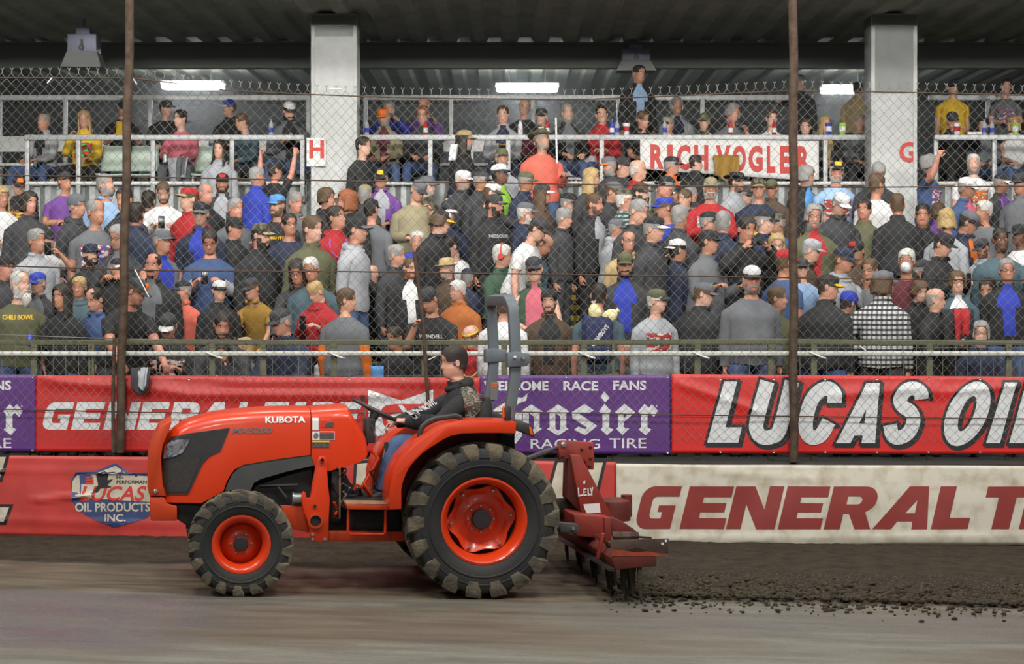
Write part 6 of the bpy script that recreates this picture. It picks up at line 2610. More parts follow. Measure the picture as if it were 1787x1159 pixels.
CROWD = '''
76,197|A|-25,-35,-4|jacket:lgr:blk|blu||thin:gra|lap|spread=.2|white-grey jacket and blue jeans with knees apart
147,193|A|0,0,0|hoodie:yel:!grn|blk||long:blo|lap/face||yellow sweatshirt with green print, hand at mouth
215,172|B|10,20,20|tee:blk|dnm|cap:blk|short:dkb|phone|hold=paper;yel;M|black T-shirt and cap looking down at a yellow packet
290,174|B|10,60,0|sweat:blk|blk|cap:dk:blk|short:dkb|lap||black shirt and dark cap looking sideways
315,191|A|-5,-45,0|sweat:pnk|gry||short:dkb|lap|hold=can;white;R|pink sweatshirt holding a white can
400,173|B|-20,-60,0|hoodie:blk|blk|cap:roy:wht|short:bro|lap|hold=bottle;lgr;R|black hoodie and blue-and-white cap holding a bottle
422,197|A|-40,-70,8|sweat:tea|dk||short:bro|lap|lean=14|grey-blue sweatshirt leaning sideways, bareheaded
505,176|A|15,25,18|jacket:gry:blk|dnm|cap:wht:dk|short:dkb|phone|beard=full:dkb,hold=phone;blk;M,spread=.2,g=1.2|open grey jacket and grey cap holding a phone
670,188|A|-10,-25,12|jacket:khk:mar|dnm|cap:org|short:gra|lap|beard=full:gra,spread=.16|khaki shirt jacket and orange cap
679,176|B|10,5,0|jacket:roy|blk||short:gra|cam|hold=camera;blk;M|bright blue jacket with both hands raised to the face
738,184|A|-5,-10,4|jacket:dk|blu||short:ora|lap|gl|charcoal jacket and spectacles beside a red bottle
740,168|B|0,-25,0|sweat:pur|blk||bald:gra|face/lap||purple sleeves with a hand at the ear
878,184|A|0,-8,0|jacket:lgr:nvy|nvy||short:bro|belly|text=OU;.05;.86;yel|navy and white jacket with clasped hands
915,172|B|0,5,0|sweat:dk|blk||bald:bro|lap||dark sweater under the strip light, bareheaded
945,188|A|0,-20,0|jacket:mar:wht|blk|cap:dk|short:gra|lap|beard=goat:gra|dark maroon jacket over a white collar, dark cap
990,180|A|10,15,0|jacket:blk:gry|dnm||short:gra|lap|beard=short:gra,spread=.05|black jacket and light jeans, legs apart
1050,183|A|-5,0,0|jacket:red|dnm||short:dkb|cross||red zipped jacket with folded arms
1115,113|D|10,35,0|jacket:blk:lbl|blk||short:dkb|down||black jacket over blue checked shirt, standing
1122,193|A|20,45,6|polo:blk|blk||short:bro|lap|gl|black polo shirt and spectacles looking sideways
1166,202|A|-15,-40,4|sweat:nvy|blk|cap:khk:blk|short:gra|lap||dark navy sweater and two-tone cap
1181,170|B|0,5,0|jacket:lgr:nvy|dnm||curly:gra|lap||light grey jacket over a dark checked shirt
1229,196|A|-10,-5,8|jacket:cam|olv|cap:olv|short:gra|face/lap||camouflage jacket and cap, chin on hand
1278,180|A|15,40,6|polo:gry|nvy||curly:gra|face/lap||grey polo shirt, chin on hand
1347,191|A|0,8,4|sweat:wht|nvy||short:bro|belly||white long-sleeved shirt leaning on the ledge
1395,130|C|-25,-60,0|jacket:dk|blk||short:gra|down/point||dark jacket pointing sideways behind the upright post
1406,207|A|-5,-20,4|sweat:nvy|blk||short:bro|lap||navy shirt half hidden by the upright post
1440,203|A|10,20,0|jacket:dk:tan|blk||long:blo|lap||dark jacket beside a blue cup
1502,200|A|0,-5,0|hoodie:gry|dk||short:gra|belly|text=RACE;.12;.83;dk,g=1.2|grey hooded sweatshirt leaning on the ledge
1663,138|D|0,10,4|tee:yel|olv|cap:blk|short:dkb|down|g=1.25,belly=.05|yellow T-shirt and black cap, standing
1756,137|D|-5,-5,2|tee:gry:!bad|nvy||short:dkb|belly|skin=0|grey T-shirt with hands together, standing
1662,194|A|10,10,14|jacket:blk|blk|cap:dk|short:dkb|cam||black jacket and dark cap, both hands at mouth
1716,204|A|-5,-25,10|jacket:gry|dnm||short:dkb|lap||grey jacket below two standing people
1770,203|A|0,-8,0|vest:wht|dnm||bob:blo|lap||white vest beside a green cup
383,244|S|5,-10,0|hoodie:lgr|dk||long:dkb|down|k=8,g=.95|light grey hooded jacket with maroon scarf, standing
945,226|S|10,50,-12|sweat:crl|dnm|cow:olv|short:gra|hold/down|k=8,g=1.25,beard=short:gra|red shirt and olive hat looking up
810,226|S|70,75,0|jacket:blk|dk|cap:tan|long:dkb|hold|k=8,beard=full:gra|black jacket and tan cap walking with a newspaper
876,258|S|5,10,-6|tee:lgr|dk|cap:olv|short:gra|down|k=7,beard=full:gra,g=1.25,belly=.06|pale grey T-shirt and olive cap
480,281|S|150,120,-5|tee:blk|blk|cap:blk|short:dkb|up|k=7|black T-shirt stretching both arms overhead
449,290|S|150,110,0|jacket:roy|dk||thin:gra|down||blue jacket with red collar turned away
634,238|S|60,70,0|sweat:blk|roy||short:dkb|down|k=8|black top and bright blue trousers beside the column
3,325|S|30,40,10|sweat:wht|dnm||long:blo|belly||white top looking down at its hands
33,307|S|0,20,14|hoodie:blk:!yel|blk|cap:blk:blk:org|short:dkb|down||black hoodie with yellow emblem, black cap
51,334|S|20,45,0|jacket:dk|dnm||bob:dkb|down||plain charcoal jacket looking sideways, bareheaded
113,299|S|15,50,-12|tee:pur|khk|cap:dk|short:bro|fold||faded violet T-shirt with folded arms looking up
134,339|S|60,75,0|hoodie:dk|dnm|beanie:gry|short:gra|down||dark hoodie and grey knitted cap
184,303|S|30,65,-14|polo:lbl|khk||short:gra|down|beard=full:gra,g=1.15|pale blue shirt looking up
167,347|S|15,55,0|tee:gry:!blu|dnm||thin:gra|down|g=1.15|grey T-shirt with red and blue print
196,366|T|10,50,14|jacket:dk|dnm||short:dkb|lap||dark jacket bowed low beside the leaning post
217,327|S|-10,-25,8|hoodie:dk|nvy||short:dkb|down||dark hooded top half hidden by the leaning post
238,352|S|170,170,0|jacket:nvy|dnm||short:dkb|down||navy jacket turned away behind the leaning post
285,316|S|5,5,28|sweat:wht|dk||shaved:bro|phone|hold=phone;blk;M,beard=short:bro,g=1.2|white long-sleeved shirt looking down at a phone
259,332|T|170,170,0|jacket:dk|blk||short:dkb|lap||dark jacket turned away behind a white shirt
64,398|S|35,55,0|jacket:lgr|dnm||short:gra|down||light jacket behind a raised camera phone
82,398|S|20,60,4|tee:wht:!mix:#blk|blk|cap:blk|short:dkb|cam|hold=phone;blk;M|colourful T-shirt over black sleeves filming with a phone
206,391|S|-5,-20,14|jacket:dk:gry|blk||short:gra|phone|gl,beard=goat:gra|dark jacket and spectacles examining something held
158,424|S|20,45,-8|hoodie:blk|blk|cap:nvy|short:dkb|down|beard=full:dkb|black hoodie and navy cap
267,441|S|-3,-6,0|jacket:blk:gry|nvy||thin:dkb|down|beard=goat:dkb,g=1.3,belly=.05|black jacket over a grey shirt facing the track
283,400|S|30,60,-4|vest:gry:roy|dk|cap:gry|short:gra|hold||grey vest over blue and a large grey cap
9,444|S|30,60,0|jacket:dk|blk|capb:blk|short:dkb|down|sun|dark jacket and backward black cap
40,462|T|10,30,0|sweat:gry|dk|cap:wht|short:blo|lap||grey top and white cap
130,457|T|0,20,10|jacket:blk|blk|cap:dk|short:dkb|lap||black jacket and dark cap, head low
330,326|S|-25,-55,-6|jacket:red|dk|cap:red:tan|short:bro|down||red jacket and red cap with gold brim
359,320|S|40,60,0|jacket:blk|blk||bald:gra|down|g=1.2|black jacket, bareheaded, turning aside
388,301|S|5,5,0|jacket:dk:lgr|blk|cap:blk:blk:red|short:bro|down|beard=full:bro|dark jacket and black cap with a red button
350,351|S|0,-4,4|jacket:nvy:roy|nvy|cap:blk:gry|short:gra|down|beard=goat:gra|navy jacket with blue collar, black and grey cap
411,345|S|25,50,0|sweat:gry|dk||short:gra|down|g=1.1|plain grey sweatshirt looking sideways
484,338|S|-5,-35,0|sweat:blk|blk|cap:sky|short:bro|down|beard=short:bro,text=NIGHTS;.1;1.30;yel|black sweatshirt with yellow letters and light blue cap
505,371|S|12,28,0|sweat:nvy|nvy||short:dkb|fold|gl,g=1.25,belly=.05|navy sweatshirt and spectacles, broad build
409,378|S|30,70,4|jacket:blk|blk|cap:blk|short:dkb|drink/down|hold=can;red;L|black jacket and cap holding a red can
455,388|S|40,68,4|hoodie:blk|blk|cap:cam:khk|short:dkb|down|beard=full:dkb|black hoodie and camouflage cap with khaki brim
366,399|S|3,4,24|sweat:blu:#lgr|nvy||short:dkb|phone|gl,hold=phone;blk;M,g=1.2|slate blue sweatshirt with pale sleeves using a phone
316,418|T|35,55,26|jacket:grn|dk||short:whi|lap||green jacket bowed over its hands
516,334|T|10,45,6|jacket:gry|dk||short:gra|face/lap||grey jacket with a hand over the mouth
570,328|S|30,70,0|hoodie:blk|blk||curly:bro|down||black hooded coat looking sideways, bareheaded
606,331|S|-30,-70,0|jacket:blk|blk||bob:ora|down||black jacket turned towards the column, bareheaded
586,358|S|30,68,-10|hoodie:red|dnm||short:dkb|belly||long red hoodie with lanyard looking up
545,374|S|20,60,4|jacket:olv|olv||short:bro|down||olive jacket squeezed behind a red hoodie
543,448|S|-5,-10,10|sweat:tea|dnm||short:whi|down|gl,g=1.2|teal sweater and spectacles
519,452|S|-3,-6,16|jacket:dk:brn|blk||long:dkb|rail|gl,lean=22,k=1|dark hooded coat and spectacles leaning forward
665,293|S|5,-5,12|jacket:pur:lgr|blk|cap:blk:blk:yel|short:gra|belly||purple jacket and black cap with gold lettering
637,321|S|150,165,0|jacket:dk|dk|cap:khk|short:gra|down||dark jacket and khaki cap turned away
730,313|S|10,35,26|sweat:khk|nvy|cap:gry:dk|short:gra|face/belly|g=1.3,belly=.06|khaki shirt and grey cap rubbing the face
648,346|S|165,150,0|sweat:gry|dk|cap:blk|short:dkb|down|g=1.15|grey sweater and black cap turned away
622,378|S|60,80,0|hoodie:lgr|dnm|cap:blk:gry|short:dkb|hip/down||pale grey hoodie and black cap with grey brim
692,426|S|50,75,0|jacket:dk|dk||short:gra|down|g=1.15|charcoal jacket showing its back, bareheaded
728,403|T|0,0,0|sweat:blu|dnm||short:whi|drink/lap|hold=can;white;L|blue top drinking from a white can
716,440|T|20,40,24|tee:roy|dk|cap:roy:wht|short:bro|cam|hold=camera;blk;M|royal blue jersey and cap holding a black camera
786,411|T|-30,-60,24|sweat:wht|dk||short:dkb|lap|lean=15|white sweatshirt bent over some reading
768,366|S|60,80,8|jacket:blk|dnm|cap:blk:yel:wht|curly:bro|down|lean=14|black jacket and black cap with yellow brim
745,306|T|40,70,0|jacket:cam|olv|cap:gry|short:gra|drink/lap|hold=can;blue;L,beard=short:whi|camouflage jacket drinking from a blue can
862,338|S|35,70,0|hoodie:blk|blk|cap:dk:gry|short:dkb|down|beard=full:dkb,text=MISSOURI;.13;1.32;lgr|black hoodie with pale letters, cap with grey brim
859,318|S|60,85,12|sweat:dk|dk|cap:wht:grn|short:bro|point/down|lean=12|dark top and white cap with green brim
876,425|T|50,80,4|jacket:grn|dk||short:whi|lap||dark green jacket and red ear defenders
840,298|S|50,80,4|jacket:dk|dk|cap:dk|short:gra|down|skin=tan|dark jacket and charcoal cap, profile
808,296|S|45,75,6|jacket:dk|dk|cap:wht|short:whi|down|beard=short:whi|dark jacket and plain white cap
872,285|S|45,80,-6|jacket:blk:lim|dk|cap:wht:nvy|short:dkb|down|skin=dark|black jacket and white cap with navy brim
918,299|S|55,80,6|jacket:nvy|dk|cap:olv|short:gra|down|skin=tan|navy jacket and olive cap
957,285|T|20,55,10|jacket:grn|dk||bald:gra|lap|skin=tan|green jacket with sunglasses on the head
782,330|T|10,30,10|jacket:nvy|dk|cap:dk:wht|short:dkb|lap||navy jacket and dark cap with white brim
590,345|T|-10,-40,4|hoodie:dk|blk||short:bro|lap||charcoal hoodie beside a red hoodie
946,320|S|60,80,0|jacket:brn|dk|cap:dk:wht|long:bro|down||brown jacket and dark cap with white brim
917,352|S|60,95,4|hoodie:nvy|dk|cap:gry|short:whi|down|beard=long:whi|navy hooded top and grey cap in profile
1032,293|S|50,75,0|jacket:dk|dk||long:blo|down||dark jacket in profile before the white seats
1071,316|S|45,70,14|jacket:dk|dk|cap:gry|short:bro|down||charcoal jacket and blue-grey cap
1090,328|S|120,100,0|jacket:plaid2|dk|cap:cam|short:whi|down|g=1.2|green and white checked shirt turned away
1037,336|S|50,68,0|jacket:blk:lgr|blk||shaved:bro|down|beard=short:bro,g=1.15|black jacket over a pale hood, bareheaded
1072,361|S|70,80,10|sweat:org|dk|capb:wht|short:dkb|down|k=5|orange collar and white mesh cap worn backward
1113,347|S|40,55,14|jacket:dk|dk||short:gra|hold/down|hold=cup;wht;L|charcoal jacket holding a white cup
1160,343|S|-30,-75,4|tee:roy|dk|cap:roy|short:bro|belly||royal blue shirt and royal blue cap in profile
1186,357|S|130,130,0|jacket:dk|nvy||thin:gra|down|g=1.15|dark jacket turned away, bareheaded
1076,384|S|110,80,4|hoodie:lgr|dnm|cap:gry|short:gra|down|g=1.35,k=4|bulky pale grey hoodie and mottled cap in profile
1097,403|S|5,20,0|jacket:tan:dk|dk||bald:bro|down|gl,g=1.3,k=3|tan canvas jacket and spectacles, bareheaded
1140,374|S|50,70,4|jacket:dk|dk|cap:blk:wht|short:gra|down||dark jacket and black cap with white brim
1183,416|S|120,110,0|jacket:nvy|nvy|capb:wht|short:dkb|down|g=1.15|navy jacket and white mesh cap turned away
1091,439|S|-3,-4,4|jacket:dk:roy|dk|cap:olv|short:dkb|down|beard=full:dkb,k=1,g=1.2|dark jacket over bright blue shirt, olive cap
938,379|S|60,75,24|tee:wht|dnm|cap:dk|short:dkb|down|lean=20|white T-shirt and dark cap bending forward
953,408|S|50,70,30|sweat:tea|dk||bald:bro|down|lean=22,k=3|teal sweater bending over beside the stairs
932,432|T|0,-6,6|vest:grn:pnk|dk|cap:dk|short:gra|lap|gl,spread=.14,k=2|green vest over a pink striped shirt
1172,272|S|50,70,0|vest:org|dk|cap:blk|short:gra|down||orange safety vest and black cap
1113,278|S|60,80,0|jacket:red|dk||bald:whi|down||red jacket behind other heads, bareheaded
1063,272|S|-20,-60,8|jacket:dk|dk|cap:gry:org|short:gra|down|beard=full:gra|charcoal jacket and grey cap with orange brim
1163,306|S|-30,-60,-8|jacket:cam|dk|cap:blk|short:gra|down||camouflage jacket and black cap tipped up
1118,318|S|40,65,0|jacket:olv|dk|cap:brn|short:dkb|down|beard=full:dkb|olive jacket and brown cap
1178,326|S|-30,-55,8|jacket:blk|dk|cap:blk:wht|short:bro|down||black jacket and black cap with white brim
1195,330|S|-20,-50,0|jacket:dk|dk||short:bro|down||charcoal jacket looking sideways, bareheaded
1086,272|T|20,70,0|jacket:dk|dk|cap:dk|short:dkb|lap||dark coat beside an orange-brimmed cap
992,336|T|40,70,8|jacket:blk|blk|cap:blk|short:gra|lap||black coat and black cap hunched by the aisle
985,362|S|60,80,8|jacket:dk|dk||short:gra|down||dark coat shouldering through the aisle
1240,308|S|0,0,0|sweat:red:!wht|dk|cap:khk|short:whi|cross|beard=full:whi,g=1.25|red sweatshirt and khaki cap with folded arms
1285,301|S|45,70,4|jacket:lgr|dk|cow:blk|short:dkb|down|beard=short:dkb|grey jacket and broad black hat
1323,309|S|5,-5,0|sweat:nvy:!yel|nvy|cap:cam:tan|short:bro|down|g=1.25|navy sweatshirt with gold print, camouflage cap
1346,312|S|-10,-20,6|jacket:brn|dk|cap:olv|short:dkb|down||brown jacket and olive cap
1407,290|S|40,65,4|jacket:blk:sky|dk||curly:gra|face/down|beard=short:gra|black jacket with bright blue strap, hand at mouth
1460,280|S|0,0,0|tee:lbl:!red|dnm|cap:blk:blk:yel|short:whi|down|beard=full:whi,g=1.25|pale blue T-shirt with red print, black cap
1466,335|S|20,35,28|jacket:dk|dk|cap:wht|short:gra|belly||dark jacket and white cap looking down
1437,340|T|45,70,6|jacket:nvy|dk|cap:nvy:wht|short:bro|lap||navy coat and navy cap with white brim
1427,356|T|40,70,0|jacket:red|dk||short:dkb|lap||red jacket in profile beside the upright post
1420,357|S|0,2,0|jacket:olv:red|dk||curly:gra|down|gl,beard=full:gra,g=1.2|olive jacket with red collar and spectacles
1411,389|T|160,160,0|jacket:dk|dk|cap:blk|short:dkb|lap||dark jacket and plain black cap turned away
1416,416|S|60,80,12|jacket:brn|dk|cap:lgr|short:gra|down|lean=12|brown jacket and silver mottled cap
1370,434|S|130,120,0|tee:blu|dk|cap:red|short:bro|down||blue shirt and red cap turned away
1355,408|S|-3,2,2|jacket:blk|blk||long:blo|belly|gl|black leather jacket and spectacles, bareheaded
1335,366|S|50,70,4|jacket:nvy|dk|cap:blk|short:gra|down||navy jacket and black cap face to face
1357,372|S|-50,-75,4|sweat:blu|dk|cap:cam|short:gra|down||blue sweater and camouflage cap face to face
1237,368|S|40,65,0|jacket:blk|blk|cap:blk|short:gra|down||black jacket and black cap behind a lime lanyard
1262,367|S|150,160,0|jacket:nvy|nvy||short:gra|down|g=1.15|navy jacket with lime strap turned away
1302,374|S|20,30,10|jacket:blk|blk||short:dkb|cam|hold=camera;blk;M|black sleeves raising a camera with both hands
1236,400|S|40,75,0|jacket:gry|dk|cap:blk|short:dkb|hold|hold=phone;blk;L|grey jacket and black cap holding a phone
1232,470|T|0,0,10|jacket:dk|dk||short:whi|lap||charcoal coat, chin down, bareheaded
1312,462|S|5,8,4|sweat:gry|dnm|cap:wht:dk|short:dkb|down|beard=full:gra,g=1.3,belly=.05|heather grey sweatshirt and white-sided cap
1471,430|S|40,60,10|hoodie:lgr|dk|cap:nvy|short:bro|face/down||pale grey hoodie and navy cap, hand at face
1495,418|S|-10,-40,6|jacket:brn|dk|cap:blk:blk:red|short:dkb|down|skin=tan|brown jacket and black cap with red badge
1508,346|S|-5,-25,2|jacket:olv|olv||short:dkb|down|g=1.4,belly=.06|broad olive jacket, bareheaded
1494,343|T|0,-30,0|jacket:dk|dk||short:dkb|lap||dark jacket peering past an olive jacket
1205,325|T|-20,-50,6|jacket:blk|dk||short:gra|lap||black coat looking aside, bareheaded
1302,324|T|10,40,8|jacket:blk|dk|cap:dk|short:gra|lap||black coat and charcoal cap between taller heads
1385,330|T|10,-20,8|jacket:dk|dk||short:bro|lap||charcoal coat behind the upright post
1210,352|T|20,60,4|jacket:nvy|dk|cap:dk|short:gra|lap||navy coat and charcoal cap below a red sweatshirt
1530,302|S|140,120,0|sweat:wht|dk||short:bro|down|g=1.1|white shirt turned away below the column letter
1532,283|S|-5,0,30|jacket:dk|dk||short:gra|rail|lean=20|charcoal jacket stooping forward, bareheaded
1622,270|S|60,75,-14|tee:blu:!blu|dk||curly:gra|down/wave|g=1.2|blue T-shirt with one arm raised
1699,268|S|0,-10,0|tee:wht:!org|dk||short:whi|down|beard=full:gra,g=1.3,belly=.05|white T-shirt with orange and dark print
1687,308|S|45,60,8|jacket:blu:pnk|dk|cap:wht|short:gra|down|skin=tan|denim jacket with pink beads and white cap
1748,302|S|35,60,8|jacket:dk:pur|dk|cap:blk:wht|short:gra|down|skin=tan|dark jacket with purple beads, black cap
1781,300|S|-30,-50,4|jacket:gry|dk|cap:dk|short:dkb|down||grey jacket and charcoal cap at the far end
1717,349|S|-40,-75,-2|sweat:gry|dk||short:whi|down|g=1.15|grey sweater in profile, bareheaded
1652,364|S|150,165,8|sweat:lgr|dk||bob:blo|down||pale grey sweater turned away, bareheaded
1666,376|T|140,160,0|jacket:dk|dk|cap:gry:wht|short:gra|lap||dark coat and grey cap turned away
1690,367|S|55,75,22|jacket:nvy:org|dk|cap:gry:blk|short:dkb|belly||navy jacket with orange collar, grey cap
1746,396|S|0,4,4|sweat:tea|dk||shaved:dkb|hold/down|skin=dark,hold=bottle;lgr;L,beard=short:dkb,g=1.25|slate shirt holding a clear bottle
1646,405|S|40,55,22|jacket:blk|blk|cap:blk|short:dkb|phone|hold=phone;blk;M,g=1.15|black jacket and black cap bent over a phone
1582,433|S|-10,-20,6|sweat:mar|dk||short:whi|down||maroon sweater and white face mask
1517,450|S|-5,-30,2|jacket:dk|dk||short:bro|down|gl|charcoal jacket and thin spectacles
1575,420|T|165,165,20|hoodie:gry|dk||none|lap||blue-grey hooded coat turned away
1757,450|S|-2,-4,0|jacket:blk:roy|dnm||short:gra|down|gl,g=1.2|black and blue jacket and spectacles
1713,447|S|-30,-60,22|hoodie:lgr|dk|cap:dk|short:dkb|down|beard=short:dkb,k=3|pale grey hoodie and dark cap looking down
1637,354|T|160,170,0|jacket:pur|dk||curly:bro|lap||plum coat turned away, bareheaded
1610,355|T|0,-10,4|jacket:blk|dk||short:dkb|lap||black coat seated low, bareheaded
1566,337|S|170,175,4|jacket:blk|blk||short:bro|down|g=1.2|black jacket with grey hood seen from behind
1780,390|S|-50,-70,0|sweat:wht|dk|cap:blk|short:dkb|down|skin=dark|white top and black cap at the edge
1725,470|T|-10,-30,4|jacket:dk|dk||short:dkb|lap||dark jacket behind a pale grey hoodie
1610,452|T|10,40,0|jacket:dk|dk|cap:dk|short:gra|lap||dark coat and charcoal cap behind a black coat
35,472|S|10,62,-2|tee:olv|dnm||thin:whi|down|k=0,beard=long:whi,g=1.2,text=CHILI BOWL;.15;1.36;yel|olive T-shirt with yellow lettering, standing
66,474|S|-5,-30,6|jacket:dk:gry|dk|cap:roy|short:gra|down|k=1,beard=goat:gra|dark jacket and royal blue cap
108,496|S|-10,-30,0|jacket:blk|dnm||long:dkb|down/hold|k=0,hold=can;blue;R,g=.98|long black coat holding a can
138,482|S|0,-5,4|hoodie:tea|dk||short:blo|down|k=1,g=1.15|slate hoodie behind a black coat
165,501|S|-10,-35,16|jacket:blu|dnm||thin:dkb|rail|k=0|denim jacket looking down sideways
236,484|S|40,80,22|tee:blk|dk|cap:dk:dk:org|short:bro|rail|k=0,lean=24,g=1.25|black T-shirt leaning on the rail, dark cap
205,480|S|20,40,0|jacket:blk|dk|cap:blk:wht|short:gra|down|k=2|black jacket hidden behind the leaning post
293,545|T|0,-5,28|jacket:blk:!red|dnm|cap:dk:wht|short:bro|phone|k=0,hold=phone;blk;M,spread=.18,g=1.2|black top with red print looking at a phone
208,571|T|10,20,4|jacket:red|dk||short:gra|lap|k=0,g=.9|red jacket behind the leaning post
319,518|S|-20,-60,2|polo:crl|dk|cap:blk:dk|short:gra|down|k=1,g=1.15|coral shirt and black cap in profile
383,495|S|10,30,0|hoodie:blk|blk|cap:wht:blk|short:dkb|down|k=1,g=1.1|black hoodie and white-fronted black cap
388,543|T|5,15,22|jacket:dk|dk||short:dkb|rail/lap|k=0,beard=full:dkb,g=1.15|charcoal jacket with a hand on the rail
388,592|T|0,-8,28|tee:blk:!blu|dk||long:dkb|phone|k=0,kid,hold=phone;blk;M|dark T-shirt, small child with a phone
426,583|T|-15,-35,12|jacket:gry|dk||bob:blo|lap|k=0,kid,hold=cup;org;R|grey jacket, small child with an orange cup
437,484|S|-15,-40,10|polo:mus|dk|cap:dk|short:bro|rail|k=1,lean=22|mustard shirt and charcoal cap leaning in
492,537|T|-25,-50,16|jacket:nvy|dk|cap:dk|short:gra|rail|k=0,lean=14,g=1.3,belly=.06|navy jacket and charcoal cap leaning on the rail
550,506|S|-25,-55,30|hoodie:red|dk||short:blo|phone|k=1,hold=phone;wht;M,g=1.1|bright red hoodie reading a phone
605,502|S|165,-150,0|sweat:gry:#org|dnm||short:bro|down|k=0,g=1.2|grey shirt with orange sleeves seen from behind
573,592|T|20,40,24|hoodie:wht|dk||short:bro|lap|k=0,kid|white hooded top, small child
625,448|S|5,8,0|jacket:blk:roy|blk|cap:gry|short:dkb|cam|k=2,hold=phone;blk;M|black jacket and grey cap taking a picture
650,462|T|160,160,0|hoodie:dk|dk||none|lap|k=3|dark hooded coat turned away
716,457|S|20,35,2|jacket:blk:wht|blk||short:bro|down|k=2,gl,beard=full:ora|black jacket over white striped shirt
757,460|S|-30,-60,4|jacket:dk|dk||thin:bro|down|k=3|charcoal jacket looking sideways behind a cap
779,476|S|-30,-60,4|jacket:brn|dk|flat:tan|short:gra|down|k=2,beard=short:gra|brown jacket and tan flat cap
798,491|S|-30,-60,4|jacket:rst|dk||short:whi|down|k=1,beard=goat:whi,g=1.2|rust orange jacket in profile, bareheaded
748,501|S|-5,-35,26|tee:blk|dk|capb:dk|short:dkb|rail/face|k=0,lean=12,g=1.2,text=SWINDELL;.13;1.27;wht|black T-shirt with white lettering, hand on face
689,569|T|-10,-45,8|tee:blk|dk||short:dkb|lap/hold|k=0,hold=paper;sky;R,skin=tan|black shirt holding up a blue leaflet
822,567|T|-10,-40,20|jacket:red|dk|visor:yel|short:bro|lap|k=0|dark red top, beads and yellow visor
880,512|S|170,170,0|sweat:wht|blu||short:bro|down|k=0,g=1.2|white sweatshirt behind the tractor roll bar
816,492|T|160,160,0|jacket:nvy|dk|cap:nvy|short:gra|lap|k=3|navy coat and navy cap turned away
836,470|T|20,60,0|jacket:red|dk||short:dkb|lap|k=4|red sleeve glimpsed among dark coats
958,505|S|-3,-8,0|jacket:brn:blk|dnm|beanie:blk|short:dkb|down|k=0,beard=short:dkb,g=1.2|brown-grey lined jacket and black knitted cap
918,528|T|-5,-10,2|jacket:dk|dk||thin:gra|lap|k=2|dark coat half hidden by a lined jacket
1045,494|S|175,178,6|tee:tea|khk||short:dkb|down|k=0,g=1.2|slate T-shirt wearing a navy backpack
1097,518|T|-5,-15,12|jacket:blk|dk||short:whi|face/lap|k=1,gl,beard=goat:whi|black jacket and spectacles, hand at chin
1146,503|S|20,70,0|sweat:lgr:!red|nvy|cap:olv:dk|short:whi|down|k=0,g=1.1|light grey sweatshirt with red print, olive cap
1094,600|T|160,160,20|jacket:gry|dk||none|lap|k=0,kid|grey hooded jacket, small child turned away
1228,492|S|150,80,10|jacket:blk:!bad|dk|cap:gry|short:bro|down|k=0,g=1.45,lean=8|huge black printed jacket seen from behind
1282,543|T|-10,-20,26|jacket:dk|dk|cap:red|short:bro|lap|k=0,kid|dark coat and bright red cap looking down
1357,499|S|40,75,0|jacket:olv|blu||short:bro|down|k=0,g=1.1|olive leather jacket looking towards the post
1445,478|S|140,80,6|jacket:blk|blu|cap:blk:yel|short:dkb|down|k=0,g=1.45|bulky black jacket and black and gold cap
1481,508|S|150,130,14|jacket:blk|dk|beanie:roy|short:dkb|down|k=0,g=1.2,lean=12|black jacket and royal blue knitted cap
1425,487|T|5,10,10|jacket:nvy|dk|cap:wht|short:bro|lap|k=2|navy coat and small white cap
1400,467|S|-5,0,0|sweat:lbl|dk|cap:dk|short:gra|down|k=2,gl|pale blue top and dark cap behind the post
1290,476|T|5,-10,6|jacket:dk|dk||short:bro|lap|k=3|charcoal coat peering past a grey sweatshirt
1541,471|S|160,100,0|jacket:plaid|dk|cap:gry|bob:bro|hip/down|k=0,g=1.15|black and white checked shirt and grey cap
1588,474|S|-30,-60,0|jacket:wht|dk||long:dkb|down|k=1,gl|white top and dark spectacles
1606,497|S|10,20,18|jacket:blk|dk||curly:bro|down|k=1|black coat looking down, bareheaded
1633,502|S|50,72,0|jacket:blk|dnm||bald:gra|hold|k=0,g=1.2|black suit jacket in profile, bareheaded
1670,473|S|3,2,0|jacket:tea:wht|dk||curly:bro|down|k=1,gl|teal jacket over a white top
1711,561|T|0,-8,-4|jacket:nvy|nvy||curly:gra|lap|k=0,gl,g=1.15|navy jacket and spectacles seated at the rail
1530,571|T|-10,-30,16|jacket:dk|dk|beanie:brn|none|lap|k=0,kid|dark coat and brown knitted cap, small child
1215,284|S|165,80,0|hoodie:blk|blk||short:dkb|down||black hooded jacket turned away
1497,142|C|165,150,0|jacket:tan|dk|cap:dk|short:dkb|down|g=1.3|tan canvas coat seen from behind
'''
CP = []
for i, ln in enumerate([q for q in CROWD.strip().split('\n') if q]):
    CP.append((ln, place(ln, i)))
lbls = {}
for o in C.objects:
    if o.parent is None and o.get('label') and o.get('category') == 'person':
        lbls.setdefault(o['label'], []).append(o.name)
        n = len(o['label'].replace(',', ' ').split())
        if n > 16:
            print('LONG', n, o['label'])
for k, v in lbls.items():
    if len(v) > 1:
        print('DUP', k, v)


def who(part):
    for ln, r in CP:
        if part in ln:
            return r
    raise KeyError(part)


